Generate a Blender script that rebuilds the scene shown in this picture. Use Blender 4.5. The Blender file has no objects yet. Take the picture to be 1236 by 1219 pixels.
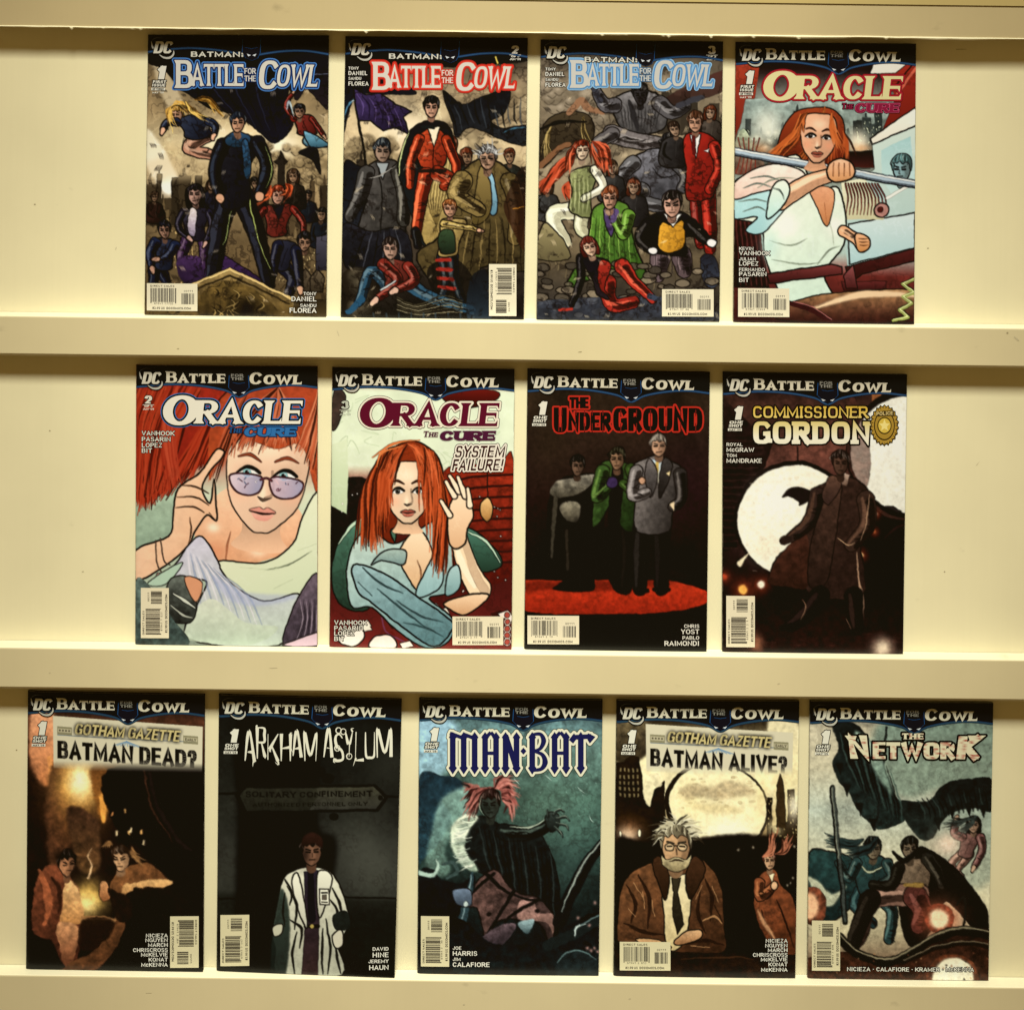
import math, random
import numpy as np
try:
    import bpy
except ImportError:          # painting can be checked without Blender
    bpy = None
R = math.radians

# ---------------------------------------------------------------- frame of the place
S_PX = 0.772e-3              # metres on the wall for one picture unit
DIST = 2.0                   # camera to wall
EYE_Z = 1.5
ROLL = 0.0125                # the hand-held camera leans a little
EYE = (618.0, -80.0)         # eye level lies just above the picture

def world(px, py, depth):
    """Point `depth` metres in front of the wall seen at picture unit (px, py)."""
    rx, ry = px - EYE[0], py - EYE[1]
    c, s = math.cos(ROLL), math.sin(ROLL)
    X, Dn = rx * c + ry * s, -rx * s + ry * c
    k = S_PX * (DIST - depth) / DIST
    return np.array((X * k, -depth, EYE_Z - Dn * k))

# ---------------------------------------------------------------- camera, world, lamps, exposure
if bpy:
    sc = bpy.context.scene
    cam = bpy.data.cameras.new('camera')
    cam.sensor_fit = 'HORIZONTAL'; cam.sensor_width = 36
    cam.lens = 36 * DIST / (1236 * S_PX)
    cam.shift_y = -(609.5 - EYE[1]) / 1236
    cam.clip_end = 50
    co = bpy.data.objects.new('camera', cam); sc.collection.objects.link(co)
    co.location = (0, -DIST, EYE_Z)
    co.rotation_mode = 'XYZ'
    co.rotation_euler = (R(90), -ROLL, 0)
    sc.camera = co

    w = bpy.data.worlds.new('World'); sc.world = w; w.use_nodes = True
    bg = w.node_tree.nodes['Background']
    bg.inputs[0].default_value = (1.0, 0.62, 0.17, 1); bg.inputs[1].default_value = 0.20

    def lamp(name, loc, target, sx, sy, power, col):
        l = bpy.data.lights.new(name, 'AREA'); l.shape = 'RECTANGLE'; l.size = sx; l.size_y = sy
        l.energy = power; l.color = col
        o = bpy.data.objects.new(name, l); sc.collection.objects.link(o)
        o.location = loc
        from mathutils import Vector
        o.rotation_euler = (Vector(target) - Vector(loc)).to_track_quat('-Z', 'Y').to_euler()
        return o
    cl = lamp('ceiling_lamp', (0.0, -2.2, 4.1), (0.0, 0, 0.90), 0.75, 0.7, 9.0, (1.0, 0.97, 0.73))
    cl.data.spread = R(28)

    vs = sc.view_settings
    sc.display_settings.display_device = 'sRGB'
    vs.view_transform = 'Standard'; vs.look = 'None'; vs.exposure = 0.0; vs.gamma = 1.0
    vs.use_curve_mapping = False
    sc.render.engine = 'CYCLES'
    sc.cycles.max_bounces = 6

# ---------------------------------------------------------------- comics: corners in close-up units (3.483 to a picture unit)
ZS = 808 / 232
# name: (origin of close-up), TL, TR, BR, BL, depth of top / bottom left / bottom right, illumination
COMICS = [
    ((170, 38), (30, 15), (790, 18), (779, 1197), (15, 1196), 5, 8, 8),
    ((408, 40), (32, 15), (798, 22), (781, 1199), (12, 1194), 5, 8, 8),
    ((644, 42), (32, 22), (797, 30), (781, 1204), (14, 1198), 5, 8, 8),
    ((880, 44), (30, 25), (786, 32), (778, 1210), (20, 1205), 5, 8, 8),
    ((158, 435), (22, 20), (785, 25), (783, 1203), (18, 1195), 5, 8, 8),
    ((392, 438), (32, 20), (798, 28), (785, 1205), (20, 1195), 5, 8, 9),
    ((628, 440), (32, 20), (797, 32), (783, 1208), (18, 1200), 5, 8, 8),
    ((866, 442), (25, 25), (797, 35), (780, 1205), (22, 1200), 5, 8, 8),
    ((24, 828), (33, 22), (777, 35), (770, 1190), (25, 1175), 5, 9, 10),
    ((258, 834), (22, 15), (790, 35), (760, 1215), (12, 1172), 5, 8, 17),
    ((500, 836), (22, 25), (792, 30), (775, 1190), (14, 1182), 5, 8, 8),
    ((736, 838), (30, 25), (797, 28), (780, 1190), (17, 1182), 5, 8, 8),
    ((970, 840), (28, 22), (797, 28), (777, 1190), (18, 1185), 5, 8, 8),
]

def bil(q, u, v):
    """close-up units -> from cover coordinates (u right, v down)"""
    tl, tr, br, bl = [np.asarray(p, float) for p in q]
    u = np.asarray(u, float)[..., None]; v = np.asarray(v, float)[..., None]
    return tl * (1 - u) * (1 - v) + tr * u * (1 - v) + br * u * v + bl * (1 - u) * v

def inv_bil(q, p):
    p = np.asarray(p, float)
    tl, tr, br, bl = [np.asarray(a, float) for a in q]
    u = (p[:, 0] - tl[0]) / (tr[0] - tl[0]); v = (p[:, 1] - tl[1]) / (bl[1] - tl[1])
    for _ in range(5):
        e = bil(q, u, v) - p
        du = (tr - tl) * (1 - v)[:, None] + (br - bl) * v[:, None]
        dv = (bl - tl) * (1 - u)[:, None] + (br - tr) * u[:, None]
        det = du[:, 0] * dv[:, 1] - du[:, 1] * dv[:, 0]
        u = u - (e[:, 0] * dv[:, 1] - e[:, 1] * dv[:, 0]) / det
        v = v - (du[:, 0] * e[:, 1] - du[:, 1] * e[:, 0]) / det
    return np.stack((u, v), 1)

def hexc(h):
    if not isinstance(h, str): return np.asarray(h, float)
    h = h.lstrip('#')
    if len(h) == 3: h = ''.join(c + c for c in h)
    return np.array([int(h[i:i + 2], 16) / 255 for i in (0, 2, 4)])
def mix(a, b, t): return hexc(a) * (1 - t) + hexc(b) * t
def dk(c, k=.6): return hexc(c) * np.array((k, k ** 1.12, k ** 1.2))
def lt(c, t=.35): return mix(c, '#fff0c8', t)
def lin(c):
    c = np.clip(c, 0, 1)
    return np.where(c <= 0.04045, c / 12.92, ((c + 0.055) / 1.055) ** 2.4)

# light falling on each row, seen on its white paper: turns seen colours into ink colours
PAPER = [lin(hexc('efe6bc')) * (1.26, 1.29, 1.40), lin(hexc('e8deb2')) * (1.30, 1.38, 1.62), lin(hexc('dccd9c')) * (1.28, 1.36, 1.78)]
WHITE = ['ebdfb4', 'ebdfb4', 'd9cc9c']
def ink_of(seen, row):
    return np.clip(lin(seen) / PAPER[row] * 0.80 - .002, 0.002, 0.86)

# ---------------------------------------------------------------- lettering: stroke skeletons -> polygons -> outlines
def arc(cx, cy, rx, ry, a0, a1, n=14, p=1.0):
    out = []
    for i in range(n + 1):
        a = R(a0 + (a1 - a0) * i / n); c, s = math.cos(a), math.sin(a)
        m = 2 / p; k = (abs(c) ** m + abs(s) ** m) ** (-1 / m)
        out.append((cx + rx * c * k, cy + ry * s * k))
    return out

def glyph(ch, p):
    """skeleton in the unit square, y up; p squares the bowls (1 round .. 0.5 boxy)"""
    def bowl(y0, y1, xs, xe):
        return [(0, y1), (xs, y1)] + arc(xs, (y0 + y1) / 2, xe - xs, (y1 - y0) / 2, 90, -90, 10, p)[1:] + [(0, y0)]
    O = arc(.5, .5, .5, .5, 0, 360, 28, p)
    G = {
        'A': [[(0, 0), (.5, 1), (1, 0)], [(.2, .3), (.8, .3)]],
        'B': [[(0, 0), (0, 1)], bowl(.53, 1, .45, .9), bowl(0, .53, .5, 1)],
        'C': [arc(.5, .5, .5, .5, 42, 318, 24, p)],
        'D': [[(0, 0), (0, 1)], bowl(0, 1, .35, 1)],
        'E': [[(0, 0), (0, 1)], [(0, 1), (1, 1)], [(0, .52), (.85, .52)], [(0, 0), (1, 0)]],
        'F': [[(0, 0), (0, 1)], [(0, 1), (1, 1)], [(0, .5), (.85, .5)]],
        'G': [arc(.5, .5, .5, .5, 42, 320, 24, p) , [(.6, .45), (1, .45), (1, .06)]],
        'H': [[(0, 0), (0, 1)], [(1, 0), (1, 1)], [(0, .5), (1, .5)]],
        'I': [[(.5, 0), (.5, 1)]],
        'J': [[(1, 1), (1, .3)] + arc(.5, .3, .5, .3, 0, -170, 10, p)],
        'K': [[(0, 0), (0, 1)], [(1, 1), (.1, .42)], [(.3, .55), (1, 0)]],
        'L': [[(0, 1), (0, 0)], [(0, 0), (1, 0)]],
        'M': [[(0, 0), (0, 1), (.5, .15), (1, 1), (1, 0)]],
        'N': [[(0, 0), (0, 1), (1, 0), (1, 1)]],
        'O': [O],
        'P': [[(0, 0), (0, 1)], bowl(.45, 1, .5, 1)],
        'Q': [O, [(.6, .3), (1, -.05)]],
        'R': [[(0, 0), (0, 1)], bowl(.48, 1, .5, .95), [(.45, .48), (1, 0)]],
        'S': [arc(.5, .75, .46, .25, 25, 270, 14, p) + arc(.5, .25, .5, .25, 90, -155, 14, p)[1:]],
        'T': [[(.5, 0), (.5, 1)], [(0, 1), (1, 1)]],
        'U': [[(0, 1), (0, .35)] + arc(.5, .35, .5, .35, 180, 360, 12, p)[1:] + [(1, 1)]],
        'V': [[(0, 1), (.5, 0), (1, 1)]],
        'W': [[(0, 1), (.25, 0), (.5, .8), (.75, 0), (1, 1)]],
        'X': [[(0, 0), (1, 1)], [(0, 1), (1, 0)]],
        'Y': [[(0, 1), (.5, .45), (1, 1)], [(.5, .5), (.5, 0)]],
        'Z': [[(0, 1), (1, 1), (0, 0), (1, 0)]],
        '1': [[(.75, 0), (.75, 1)], [(-.1, .72), (.6, .93)]],
        '2': [arc(.5, .7, .48, .3, 165, -35, 12, p) + [(0, 0), (1, 0)]],
        '3': [arc(.45, .76, .45, .24, 150, -90, 12, p) + arc(.45, .26, .53, .26, 90, -150, 12, p)[1:]],
        '9': [arc(.5, .7, .5, .3, 0, 360, 18, p), [(1, .7), (.95, .35), (.6, 0), (.2, 0)]],
        '0': [O], '4': [[(.75, 0), (.75, 1), (0, .3), (1, .3)]], '7': [[(0, 1), (1, 1), (.35, 0)]],
        '6': [arc(.5, .3, .5, .3, 0, 360, 18, p), [(0, .3), (.05, .65), (.4, 1), (.8, 1)]],
        '?': [arc(.5, .72, .48, .28, 170, -60, 12, p) + [(.5, .42), (.5, .28)], [(.5, .13), (.5, 0)]],
        '!': [[(.5, 1), (.5, .46)], [(.5, .06), (.5, 0)]],
        '.': [[(.5, .14), (.5, 0)]], ':': [[(.5, .2), (.5, .05)], [(.5, .75), (.5, .6)]],
        '-': [[(.1, .5), (.9, .5)]], '$': [arc(.5, .72, .42, .2, 25, 270, 10, p) + arc(.5, .29, .46, .22, 90, -155, 10, p)[1:], [(.5, 1), (.5, 0)]],
        "'": [[(.5, 1), (.5, .75)]],
    }
    return G.get(ch, [])

WID = dict(zip('ABCDEFGHIJKLMNOPQRSTUVWXYZ', [.86, .76, .78, .8, .68, .64, .82, .82, .3, .6, .82, .64, 1.0, .84, .86, .72, .86, .8, .7, .74, .8, .84, 1.2, .84, .8, .74]))
WID.update({c: .66 for c in '0123456789?$'}); WID.update({'1': .62, '!': .3, '.': .26, ':': .26, '-': .45, "'": .25, ' ': .36})

def ribbon(pts, wf, closed=False):
    """convex quads along a polyline, mitred; wf(dx,dy) gives the pen width for a direction"""
    P = [np.array(p, float) for p in pts]
    n = len(P)
    d = []
    for i in range(n - 1):
        v = P[i + 1] - P[i]; L = math.hypot(*v)
        d.append(v / L if L > 1e-9 else np.array((1., 0.)))
    quads = []
    def side(i):
        if closed and i in (0, n - 1): a, b = d[-1], d[0]
        else: a, b = d[max(i - 1, 0)], d[min(i, n - 2)]
        na = np.array((-a[1], a[0])); nb = np.array((-b[1], b[0]))
        m = na * wf(*a) + nb * wf(*b)
        k = na + nb; L = math.hypot(*k)
        if L < 1e-6: return na * wf(*a) / 2
        k = k / L
        w = (wf(*a) + wf(*b)) / 2
        return k * min(w / 2 / max(np.dot(k, na), .3), w * .78)
    for i in range(n - 1):
        a = side(i); b = side(i + 1)
        quads.append([P[i] + a, P[i + 1] + b, P[i + 1] - b, P[i] - a])
    return quads

def text(s, x, y, h, w=None, al='l', wt=.2, ct=1.0, p=.8, slant=0, serif=None, sp=.12, wid=1.0, small=None, warp=None, jit=0, seed=1):
    """polygons of a line of capitals; x,y = left (or right/centre) end of the baseline; y down"""
    rnd = random.Random(seed)
    out, X = [], 0.0
    for k, ch in enumerate(s):
        hh = 1.0
        if small and ch.islower(): hh = small
        c = ch.upper()
        gw = WID.get(c, .7) * wid * (hh if hh < 1 else 1) + (wt * .15)
        if c == ' ': X += gw * .9; continue
        sk = glyph(c, p)
        Wd, Hd = wt * (.92 if hh < 1 else 1), wt * ct * (.8 if c in 'SEBG2389' and ct > .6 else 1)
        pen = lambda dx, dy: math.hypot(Wd * dy, Hd * dx)
        ix = max(gw - Wd, .02); iy = hh - Hd
        for st in sk:
            q = [(X + Wd / 2 + a * ix, Hd / 2 + b * iy) for a, b in st]
            # butt ends reach the cap line and the baseline
            def ext(e, f):
                v = np.array(e) - np.array(f); L = math.hypot(*v)
                if L < 1e-9: return e
                v = v / L
                if abs(v[1]) > .55: return tuple(np.array(e) + v * (Hd / 2) / abs(v[1]))
                if abs(v[0]) > .9 and len(st) == 2 and c in 'EFLTZ': return tuple(np.array(e) + v * Wd * .5)
                return e
            closed = math.hypot(q[0][0] - q[-1][0], q[0][1] - q[-1][1]) < 1e-6
            if not closed:
                q = list(q); e0 = ext(q[0], q[1]); e1 = ext(q[-1], q[-2]); q[0], q[-1] = e0, e1
            if jit: q = [(a + rnd.uniform(-jit, jit), b + rnd.uniform(-jit, jit)) for a, b in q]
            out += ribbon(q, pen, closed)
            if serif:
                kind, sw, shh = serif
                for e, f in ((q[0], q[1]), (q[-1], q[-2])):
                    if closed: continue
                    v = np.array(e) - np.array(f); L = math.hypot(*v); v = v / max(L, 1e-9)
                    if abs(v[1]) > .55 and (e[1] < .05 or e[1] > hh - .05):
                        up = e[1] > .5 * hh; sgn = -1 if up else 1; ww = Wd * sw
                        a, b = (ww, ww) if kind == 'slab' else (ww, Wd * .98)
                        out.append([np.array((e[0] - a / 2, e[1])), np.array((e[0] + a / 2, e[1])),
                                    np.array((e[0] + b / 2 - v[0] * shh, e[1] + sgn * shh)), np.array((e[0] - b / 2 - v[0] * shh, e[1] + sgn * shh))])
                    elif abs(v[0]) > .9 and c in 'EFLTZ' and len(st) == 2:
                        if e[0] > X + gw * .6 or (c == 'T'):
                            dn = -1 if e[1] > hh * .5 else 1
                            if kind == 'slab' and c in 'EFT' and e[1] < hh * .8 and e[1] > hh * .2: continue
                            g = -v[0]
                            out.append([np.array((e[0], e[1] - dn * Hd / 2)), np.array((e[0], e[1] + dn * (Hd * .5 + shh))),
                                        np.array((e[0] + g * Wd * .35, e[1] + dn * (Hd * .4))), np.array((e[0] + g * Wd * .6, e[1] - dn * Hd / 2))])
        X += gw + sp
    X = max(X - sp, .01)
    kx = (w / (X * h)) if w else 1.0
    tot = X * h * kx
    x0 = x - (tot if al == 'r' else tot / 2 if al == 'c' else 0)
    res = []
    for q in out:
        r = []
        for a, b in q:
            px, py = x0 + (a * kx + b * slant) * h, y - b * h
            if warp: px, py = warp(px, py)
            r.append((px, py))
        res.append(r)
    return res

def sdf(polys, step, pad):
    pts = np.array([p for q in polys for p in q])
    x0, y0 = pts.min(0) - pad; x1, y1 = pts.max(0) + pad
    nx, ny = int((x1 - x0) / step) + 2, int((y1 - y0) / step) + 2
    F = np.full((ny, nx), 1e3)
    for q in polys:
        q = np.array(q)
        ar = 0.5 * np.sum(q[:, 0] * np.roll(q[:, 1], -1) - np.roll(q[:, 0], -1) * q[:, 1])
        if abs(ar) < 1e-6: continue
        if ar < 0: q = q[::-1]
        i0 = max(int((q[:, 0].min() - pad - x0) / step), 0); i1 = min(int((q[:, 0].max() + pad - x0) / step) + 2, nx)
        j0 = max(int((q[:, 1].min() - pad - y0) / step), 0); j1 = min(int((q[:, 1].max() + pad - y0) / step) + 2, ny)
        gx = x0 + np.arange(i0, i1) * step; gy = (y0 + np.arange(j0, j1) * step)[:, None]
        D = np.full((j1 - j0, i1 - i0), -1e3)
        for k in range(len(q)):
            a, b = q[k], q[(k + 1) % len(q)]
            e = b - a; L = math.hypot(*e)
            if L < 1e-7: continue
            D = np.maximum(D, ((gx - a[0]) * e[1] - (gy - a[1]) * e[0]) / L)
        far = D > 0
        if far.any():                                   # true distance outside, so outlines stay round
            E = np.full(D.shape, 1e6)
            for k in range(len(q)):
                a, b = q[k], q[(k + 1) % len(q)]; e = b - a; L2 = max(float(e @ e), 1e-12)
                tt = np.clip(((gx - a[0]) * e[0] + (gy - a[1]) * e[1]) / L2, 0, 1)
                E = np.minimum(E, np.hypot(gx - a[0] - tt * e[0], gy - a[1] - tt * e[1]))
            D = np.where(far, E, D)
            bx = np.maximum(np.maximum(q[:, 0].min() - gx, gx - q[:, 0].max()), np.maximum(q[:, 1].min() - gy, gy - q[:, 1].max()))
            D = np.maximum(D, bx)
        F[j0:j1, i0:i1] = np.minimum(F[j0:j1, i0:i1], D)
    return F, x0, y0, step

def contour(field, lev):
    """flat mesh of the region below `lev`: runs of whole cells plus clipped edge cells"""
    F, x0, y0, st = field
    V, Fc = [], []
    ins = F < lev
    full = ins[:-1, :-1] & ins[1:, :-1] & ins[:-1, 1:] & ins[1:, 1:]
    some = (ins[:-1, :-1] | ins[1:, :-1] | ins[:-1, 1:] | ins[1:, 1:]) & ~full
    def quad(i0, j0, i1, j1):
        n = len(V)
        V.extend([(x0 + i0 * st, y0 + j0 * st), (x0 + i1 * st, y0 + j0 * st), (x0 + i1 * st, y0 + j1 * st), (x0 + i0 * st, y0 + j1 * st)])
        Fc.append((n, n + 1, n + 2, n + 3))
    for j in range(full.shape[0]):
        r = np.flatnonzero(np.diff(np.concatenate(([0], full[j].astype(np.int8), [0]))))
        for a, b in zip(r[::2], r[1::2]):
            while a < b:
                e = min(b, a + 12); quad(a, j, e, j + 1); a = e
    for j, i in zip(*np.nonzero(some)):
        cs = ((i, j), (i + 1, j), (i + 1, j + 1), (i, j + 1)); poly = []
        for k in range(4):
            a, b = cs[k], cs[(k + 1) % 4]; fa, fb = F[a[1], a[0]] - lev, F[b[1], b[0]] - lev
            if fa < 0: poly.append(a)
            if (fa < 0) != (fb < 0):
                t = fa / (fa - fb); poly.append((a[0] + (b[0] - a[0]) * t, a[1] + (b[1] - a[1]) * t))
        if len(poly) >= 3:
            n = len(V); V.extend([(x0 + a * st, y0 + b * st) for a, b in poly]); Fc.append(tuple(range(n, n + len(poly))))
    return V, Fc
# ---------------------------------------------------------------- painter for the printed cover art
CW, CH = 300, 462
def spline(pts, closed=False, k=5):
    P = [np.array(p, float) for p in pts]; n = len(P)
    if n < 3: return P
    out = []
    rng = range(n) if closed else range(n - 1)
    for i in rng:
        if closed: a, b, c, d = P[i - 1], P[i], P[(i + 1) % n], P[(i + 2) % n]
        else: a, b, c, d = P[max(i - 1, 0)], P[i], P[i + 1], P[min(i + 2, n - 1)]
        for t in np.arange(k) / k:
            out.append(.5 * (2 * b + (c - a) * t + (2 * a - 5 * b + 4 * c - d) * t * t + (3 * b - a - 3 * c + d) * t ** 3))
    if not closed: out.append(P[-1])
    return out

def vnoise(h, w, cell, rng):
    gh, gw = int(h / cell) + 3, int(w / cell) + 3
    g = rng.random((gh, gw))
    y = np.arange(h) / cell; x = np.arange(w) / cell
    j = y.astype(int); i = x.astype(int); fy = (y - j)[:, None]; fx = x - i
    fy = fy * fy * (3 - 2 * fy); fx = fx * fx * (3 - 2 * fx)
    a = g[j][:, i]; b = g[j][:, i + 1]; c = g[j + 1][:, i]; d = g[j + 1][:, i + 1]
    return (a * (1 - fx) + b * fx) * (1 - fy) + (c * (1 - fx) + d * fx) * fy
def fbm(h, w, cell, rng, o=4):
    r, a, t = np.zeros((h, w)), 1.0, 0.0
    for _ in range(o):
        r += a * vnoise(h, w, max(cell, 1.2), rng); t += a; a *= .55; cell /= 2
    return r / t

class Art:
    def __init__(s, q, seed):
        s.q = q; s.C = np.zeros((CH, CW, 3)); s.rng = np.random.default_rng(seed); s.rnd = random.Random(seed)
        s.k = CW / 770.0; s.ink = hexc('140c08')
    def px(s, pts):
        uv = inv_bil(s.q, np.array(pts, float)); return uv * (CW, CH)
    def blend(s, m, j0, i0, c, a=1.0):
        h, w = m.shape; v = s.C[j0:j0 + h, i0:i0 + w]
        m = (m * a)[..., None]; s.C[j0:j0 + h, i0:i0 + w] = v * (1 - m) + c * m
    def mask(s, pp):
        """anti-aliased cover of a polygon given in canvas pixels"""
        pp = np.array(pp); j0, j1 = max(int(pp[:, 1].min()), 0), min(int(pp[:, 1].max()) + 1, CH)
        i0, i1 = max(int(pp[:, 0].min()), 0), min(int(pp[:, 0].max()) + 1, CW)
        if j1 <= j0 or i1 <= i0: return None
        w = i1 - i0; m = np.zeros((j1 - j0, w + 1)); SS = 3
        a = pp; b = np.roll(pp, -1, 0)
        for j in range(j0, j1):
            acc = np.zeros(w + 1)
            for q in range(SS):
                y = j + (q + .5) / SS
                c = (a[:, 1] <= y) != (b[:, 1] <= y)
                if not c.any(): continue
                A, B = a[c], b[c]
                xs = np.sort(A[:, 0] + (y - A[:, 1]) * (B[:, 0] - A[:, 0]) / (B[:, 1] - A[:, 1])) - i0
                for l, r in zip(xs[::2], xs[1::2]):
                    for X, sg in ((min(max(l, 0), w), 1), (min(max(r, 0), w), -1)):
                        n = min(int(X), w - 1); f = X - n
                        acc[n] += sg * (1 - f); acc[n + 1] += sg * f
            m[j - j0] = np.cumsum(acc) / SS
        return np.clip(m[:, :w], 0, 1), j0, i0
    def blur(s, m, r):
        r = int(round(r))
        if r < 1: return m
        for ax in (0, 1):
            for _ in range(2):
                p = np.pad(m, [(r + 1, r) if k == ax else (0, 0) for k in (0, 1)], mode='edge')
                c = np.cumsum(p, ax)
                n = m.shape[ax]
                m = (np.take(c, range(2 * r + 1, 2 * r + 1 + n), ax) - np.take(c, range(0, n), ax)) / (2 * r + 1)
        return m
    def P(s, pts, c, c2=None, d=(0, 1), ink=0, sm=1, soft=0, n=0, a=1.0, ic=None):
        """filled shape: colour c running to c2 along d, optional ink outline, soft edge, brush noise"""
        z = spline(pts, True) if sm else pts
        pp = s.px(z)
        if soft:
            lo = pp.min(0) - soft * s.k * 3 - 2; hi = pp.max(0) + soft * s.k * 3 + 2
            j0, j1 = max(int(lo[1]), 0), min(int(hi[1]), CH); i0, i1 = max(int(lo[0]), 0), min(int(hi[0]), CW)
            r = s.mask(pp)
            if r is None or j1 <= j0 or i1 <= i0: return s
            m0, mj, mi = r; m = np.zeros((j1 - j0, i1 - i0)); m[mj - j0:mj - j0 + m0.shape[0], mi - i0:mi - i0 + m0.shape[1]] = m0
            m = s.blur(m, max(soft * s.k, 1))
        else:
            r = s.mask(pp)
            if r is None: return s
            m, j0, i0 = r
        h, w = m.shape; col = hexc(c)
        if c2 is not None:
            L = math.hypot(*d); X, Y = np.meshgrid(np.arange(w), np.arange(h)); t = X * d[0] / L + Y * d[1] / L
            t = (t - t.min()) / max(t.max() - t.min(), 1e-6)
            col = col * (1 - t[..., None]) + hexc(c2) * t[..., None]
        if n:
            f = fbm(h, w, 9, s.rng, 3) - .5
            col = np.clip(col * (1 + n * 2 * f[..., None]), 0, 1)
        s.blend(m, j0, i0, col, a)
        if ink: s.S(list(z) + [z[0]], ink, s.ink if ic is None else ic, sm=0)
        return s
    def S(s, pts, w, c, sm=1, soft=0, a=1.0):
        """brush stroke, width w or (start, end) or (start, middle, end)"""
        z = spline(pts) if sm else pts
        pp = s.px(z); n = len(pp)
        ws = np.interp(np.linspace(0, 1, n), np.linspace(0, 1, len(w)), w) if isinstance(w, (tuple, list)) else np.full(n, float(w))
        ws = ws * s.k / 2; pad = ws.max() + 2 + soft
        j0, j1 = max(int(pp[:, 1].min() - pad), 0), min(int(pp[:, 1].max() + pad) + 1, CH)
        i0, i1 = max(int(pp[:, 0].min() - pad), 0), min(int(pp[:, 0].max() + pad) + 1, CW)
        if j1 <= j0 or i1 <= i0: return s
        m = np.zeros((j1 - j0, i1 - i0)); f = 1.0 + soft * s.k
        for k in range(n - 1):
            A, B = pp[k], pp[k + 1]; r = max(ws[k], ws[k + 1]) + f + 1
            a0, a1 = max(int(min(A[0], B[0]) - r), i0), min(int(max(A[0], B[0]) + r) + 2, i1)
            b0, b1 = max(int(min(A[1], B[1]) - r), j0), min(int(max(A[1], B[1]) + r) + 2, j1)
            if a1 <= a0 or b1 <= b0: continue
            X = np.arange(a0, a1) + .5 - A[0]; Y = (np.arange(b0, b1) + .5 - A[1])[:, None]
            e = B - A; L2 = max(float(e @ e), 1e-9)
            t = np.clip((X * e[0] + Y * e[1]) / L2, 0, 1)
            D = np.hypot(X - t * e[0], Y - t * e[1]) - (ws[k] * (1 - t) + ws[k + 1] * t)
            v = m[b0 - j0:b1 - j0, a0 - i0:a1 - i0]
            wmin = np.minimum(1, (ws[k] + ws[k + 1]) + .15)
            np.maximum(v, np.clip(.5 - D / f, 0, 1) * wmin, out=v)
        s.blend(m, j0, i0, hexc(c), a); return s
    def E(s, x, y, rx, ry, c, rot=0, **k):
        ca, sa = math.cos(R(rot)), math.sin(R(rot))
        pts = [(x + rx * math.cos(t) * ca - ry * math.sin(t) * sa, y + rx * math.cos(t) * sa + ry * math.sin(t) * ca) for t in np.arange(44) * math.pi / 22]
        return s.P(pts, c, sm=0, **k)
    def G(s, x, y, rx, ry, c, a=1.0):
        """soft glow or soft patch"""
        (cx, cy), = s.px([(x, y)]); rx *= s.k; ry *= s.k
        j0, j1 = max(int(cy - 2.6 * ry), 0), min(int(cy + 2.6 * ry) + 1, CH); i0, i1 = max(int(cx - 2.6 * rx), 0), min(int(cx + 2.6 * rx) + 1, CW)
        if j1 <= j0 or i1 <= i0: return s
        m = np.exp(-(((np.arange(i0, i1) - cx) / rx) ** 2 + (((np.arange(j0, j1) - cy) / ry) ** 2)[:, None]))
        s.blend(m, j0, i0, hexc(c), a); return s
    def V(s, stops):
        """vertical wash: [(y, colour), ...]"""
        ys = np.linspace(20, 1197, CH); cols = np.array([hexc(c) for _, c in stops]); yy = [y for y, _ in stops]
        s.C[:] = np.stack([np.interp(ys, yy, cols[:, k]) for k in range(3)], 1)[:, None]; return s
    def N(s, amp, cell=24, tint=None):
        f = (fbm(CH, CW, cell, s.rng) - .5) * 2
        if tint is None: s.C = np.clip(s.C * (1 + amp * f[..., None]), 0, 1)
        else: s.C = s.C + (hexc(tint) - s.C) * np.clip(f * amp, 0, 1)[..., None]
        return s
    def puffs(s, x0, y0, x1, y1, n, r, cd, cl):
        for _ in range(n):
            x, y = s.rnd.uniform(x0, x1), s.rnd.uniform(y0, y1); q = r * s.rnd.uniform(.5, 1.2)
            s.E(x, y, q, q * .85, mix(cd, cl, s.rnd.uniform(.1, .5)), soft=4, a=.8)
            s.G(x - q * .25, y - q * .35, q * .5, q * .4, cl, .6)
            s.S([(x - q * .8, y + q * .3), (x, y + q * .8), (x + q * .8, y + q * .2)], 4, dk(cd, .7), a=.5)
        return s
    def skyline(s, x0, x1, yb, h0, h1, c, c2, win=None, wmin=18, wmax=48):
        x = x0
        while x < x1:
            w = s.rnd.uniform(wmin, wmax); h = s.rnd.uniform(h0, h1); b = min(x + w, x1)
            s.P([(x, yb), (x, yb - h), (b, yb - h), (b, yb)], mix(c, c2, s.rnd.random()), sm=0)
            if s.rnd.random() < .5: s.P([(x + w * .3, yb - h), (x + w * .3, yb - h - w * .5), ((x + b) / 2, yb - h - w * s.rnd.uniform(.6, 1.2)), (x + w * .6, yb - h)], mix(c, c2, .3), sm=0)
            s.S([(b, yb), (b, yb - h)], 3, dk(c, .55), sm=0, a=.6)
            if win is not None:
                for _ in range(int(w * h / 420)):
                    wx, wy = s.rnd.uniform(x + 4, b - 6), s.rnd.uniform(yb - h + 8, yb)
                    s.P([(wx, wy), (wx + 6, wy), (wx + 6, wy + 9), (wx, wy + 9)], win, sm=0, a=s.rnd.uniform(.3, 1))
            x = b
        return s
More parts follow.
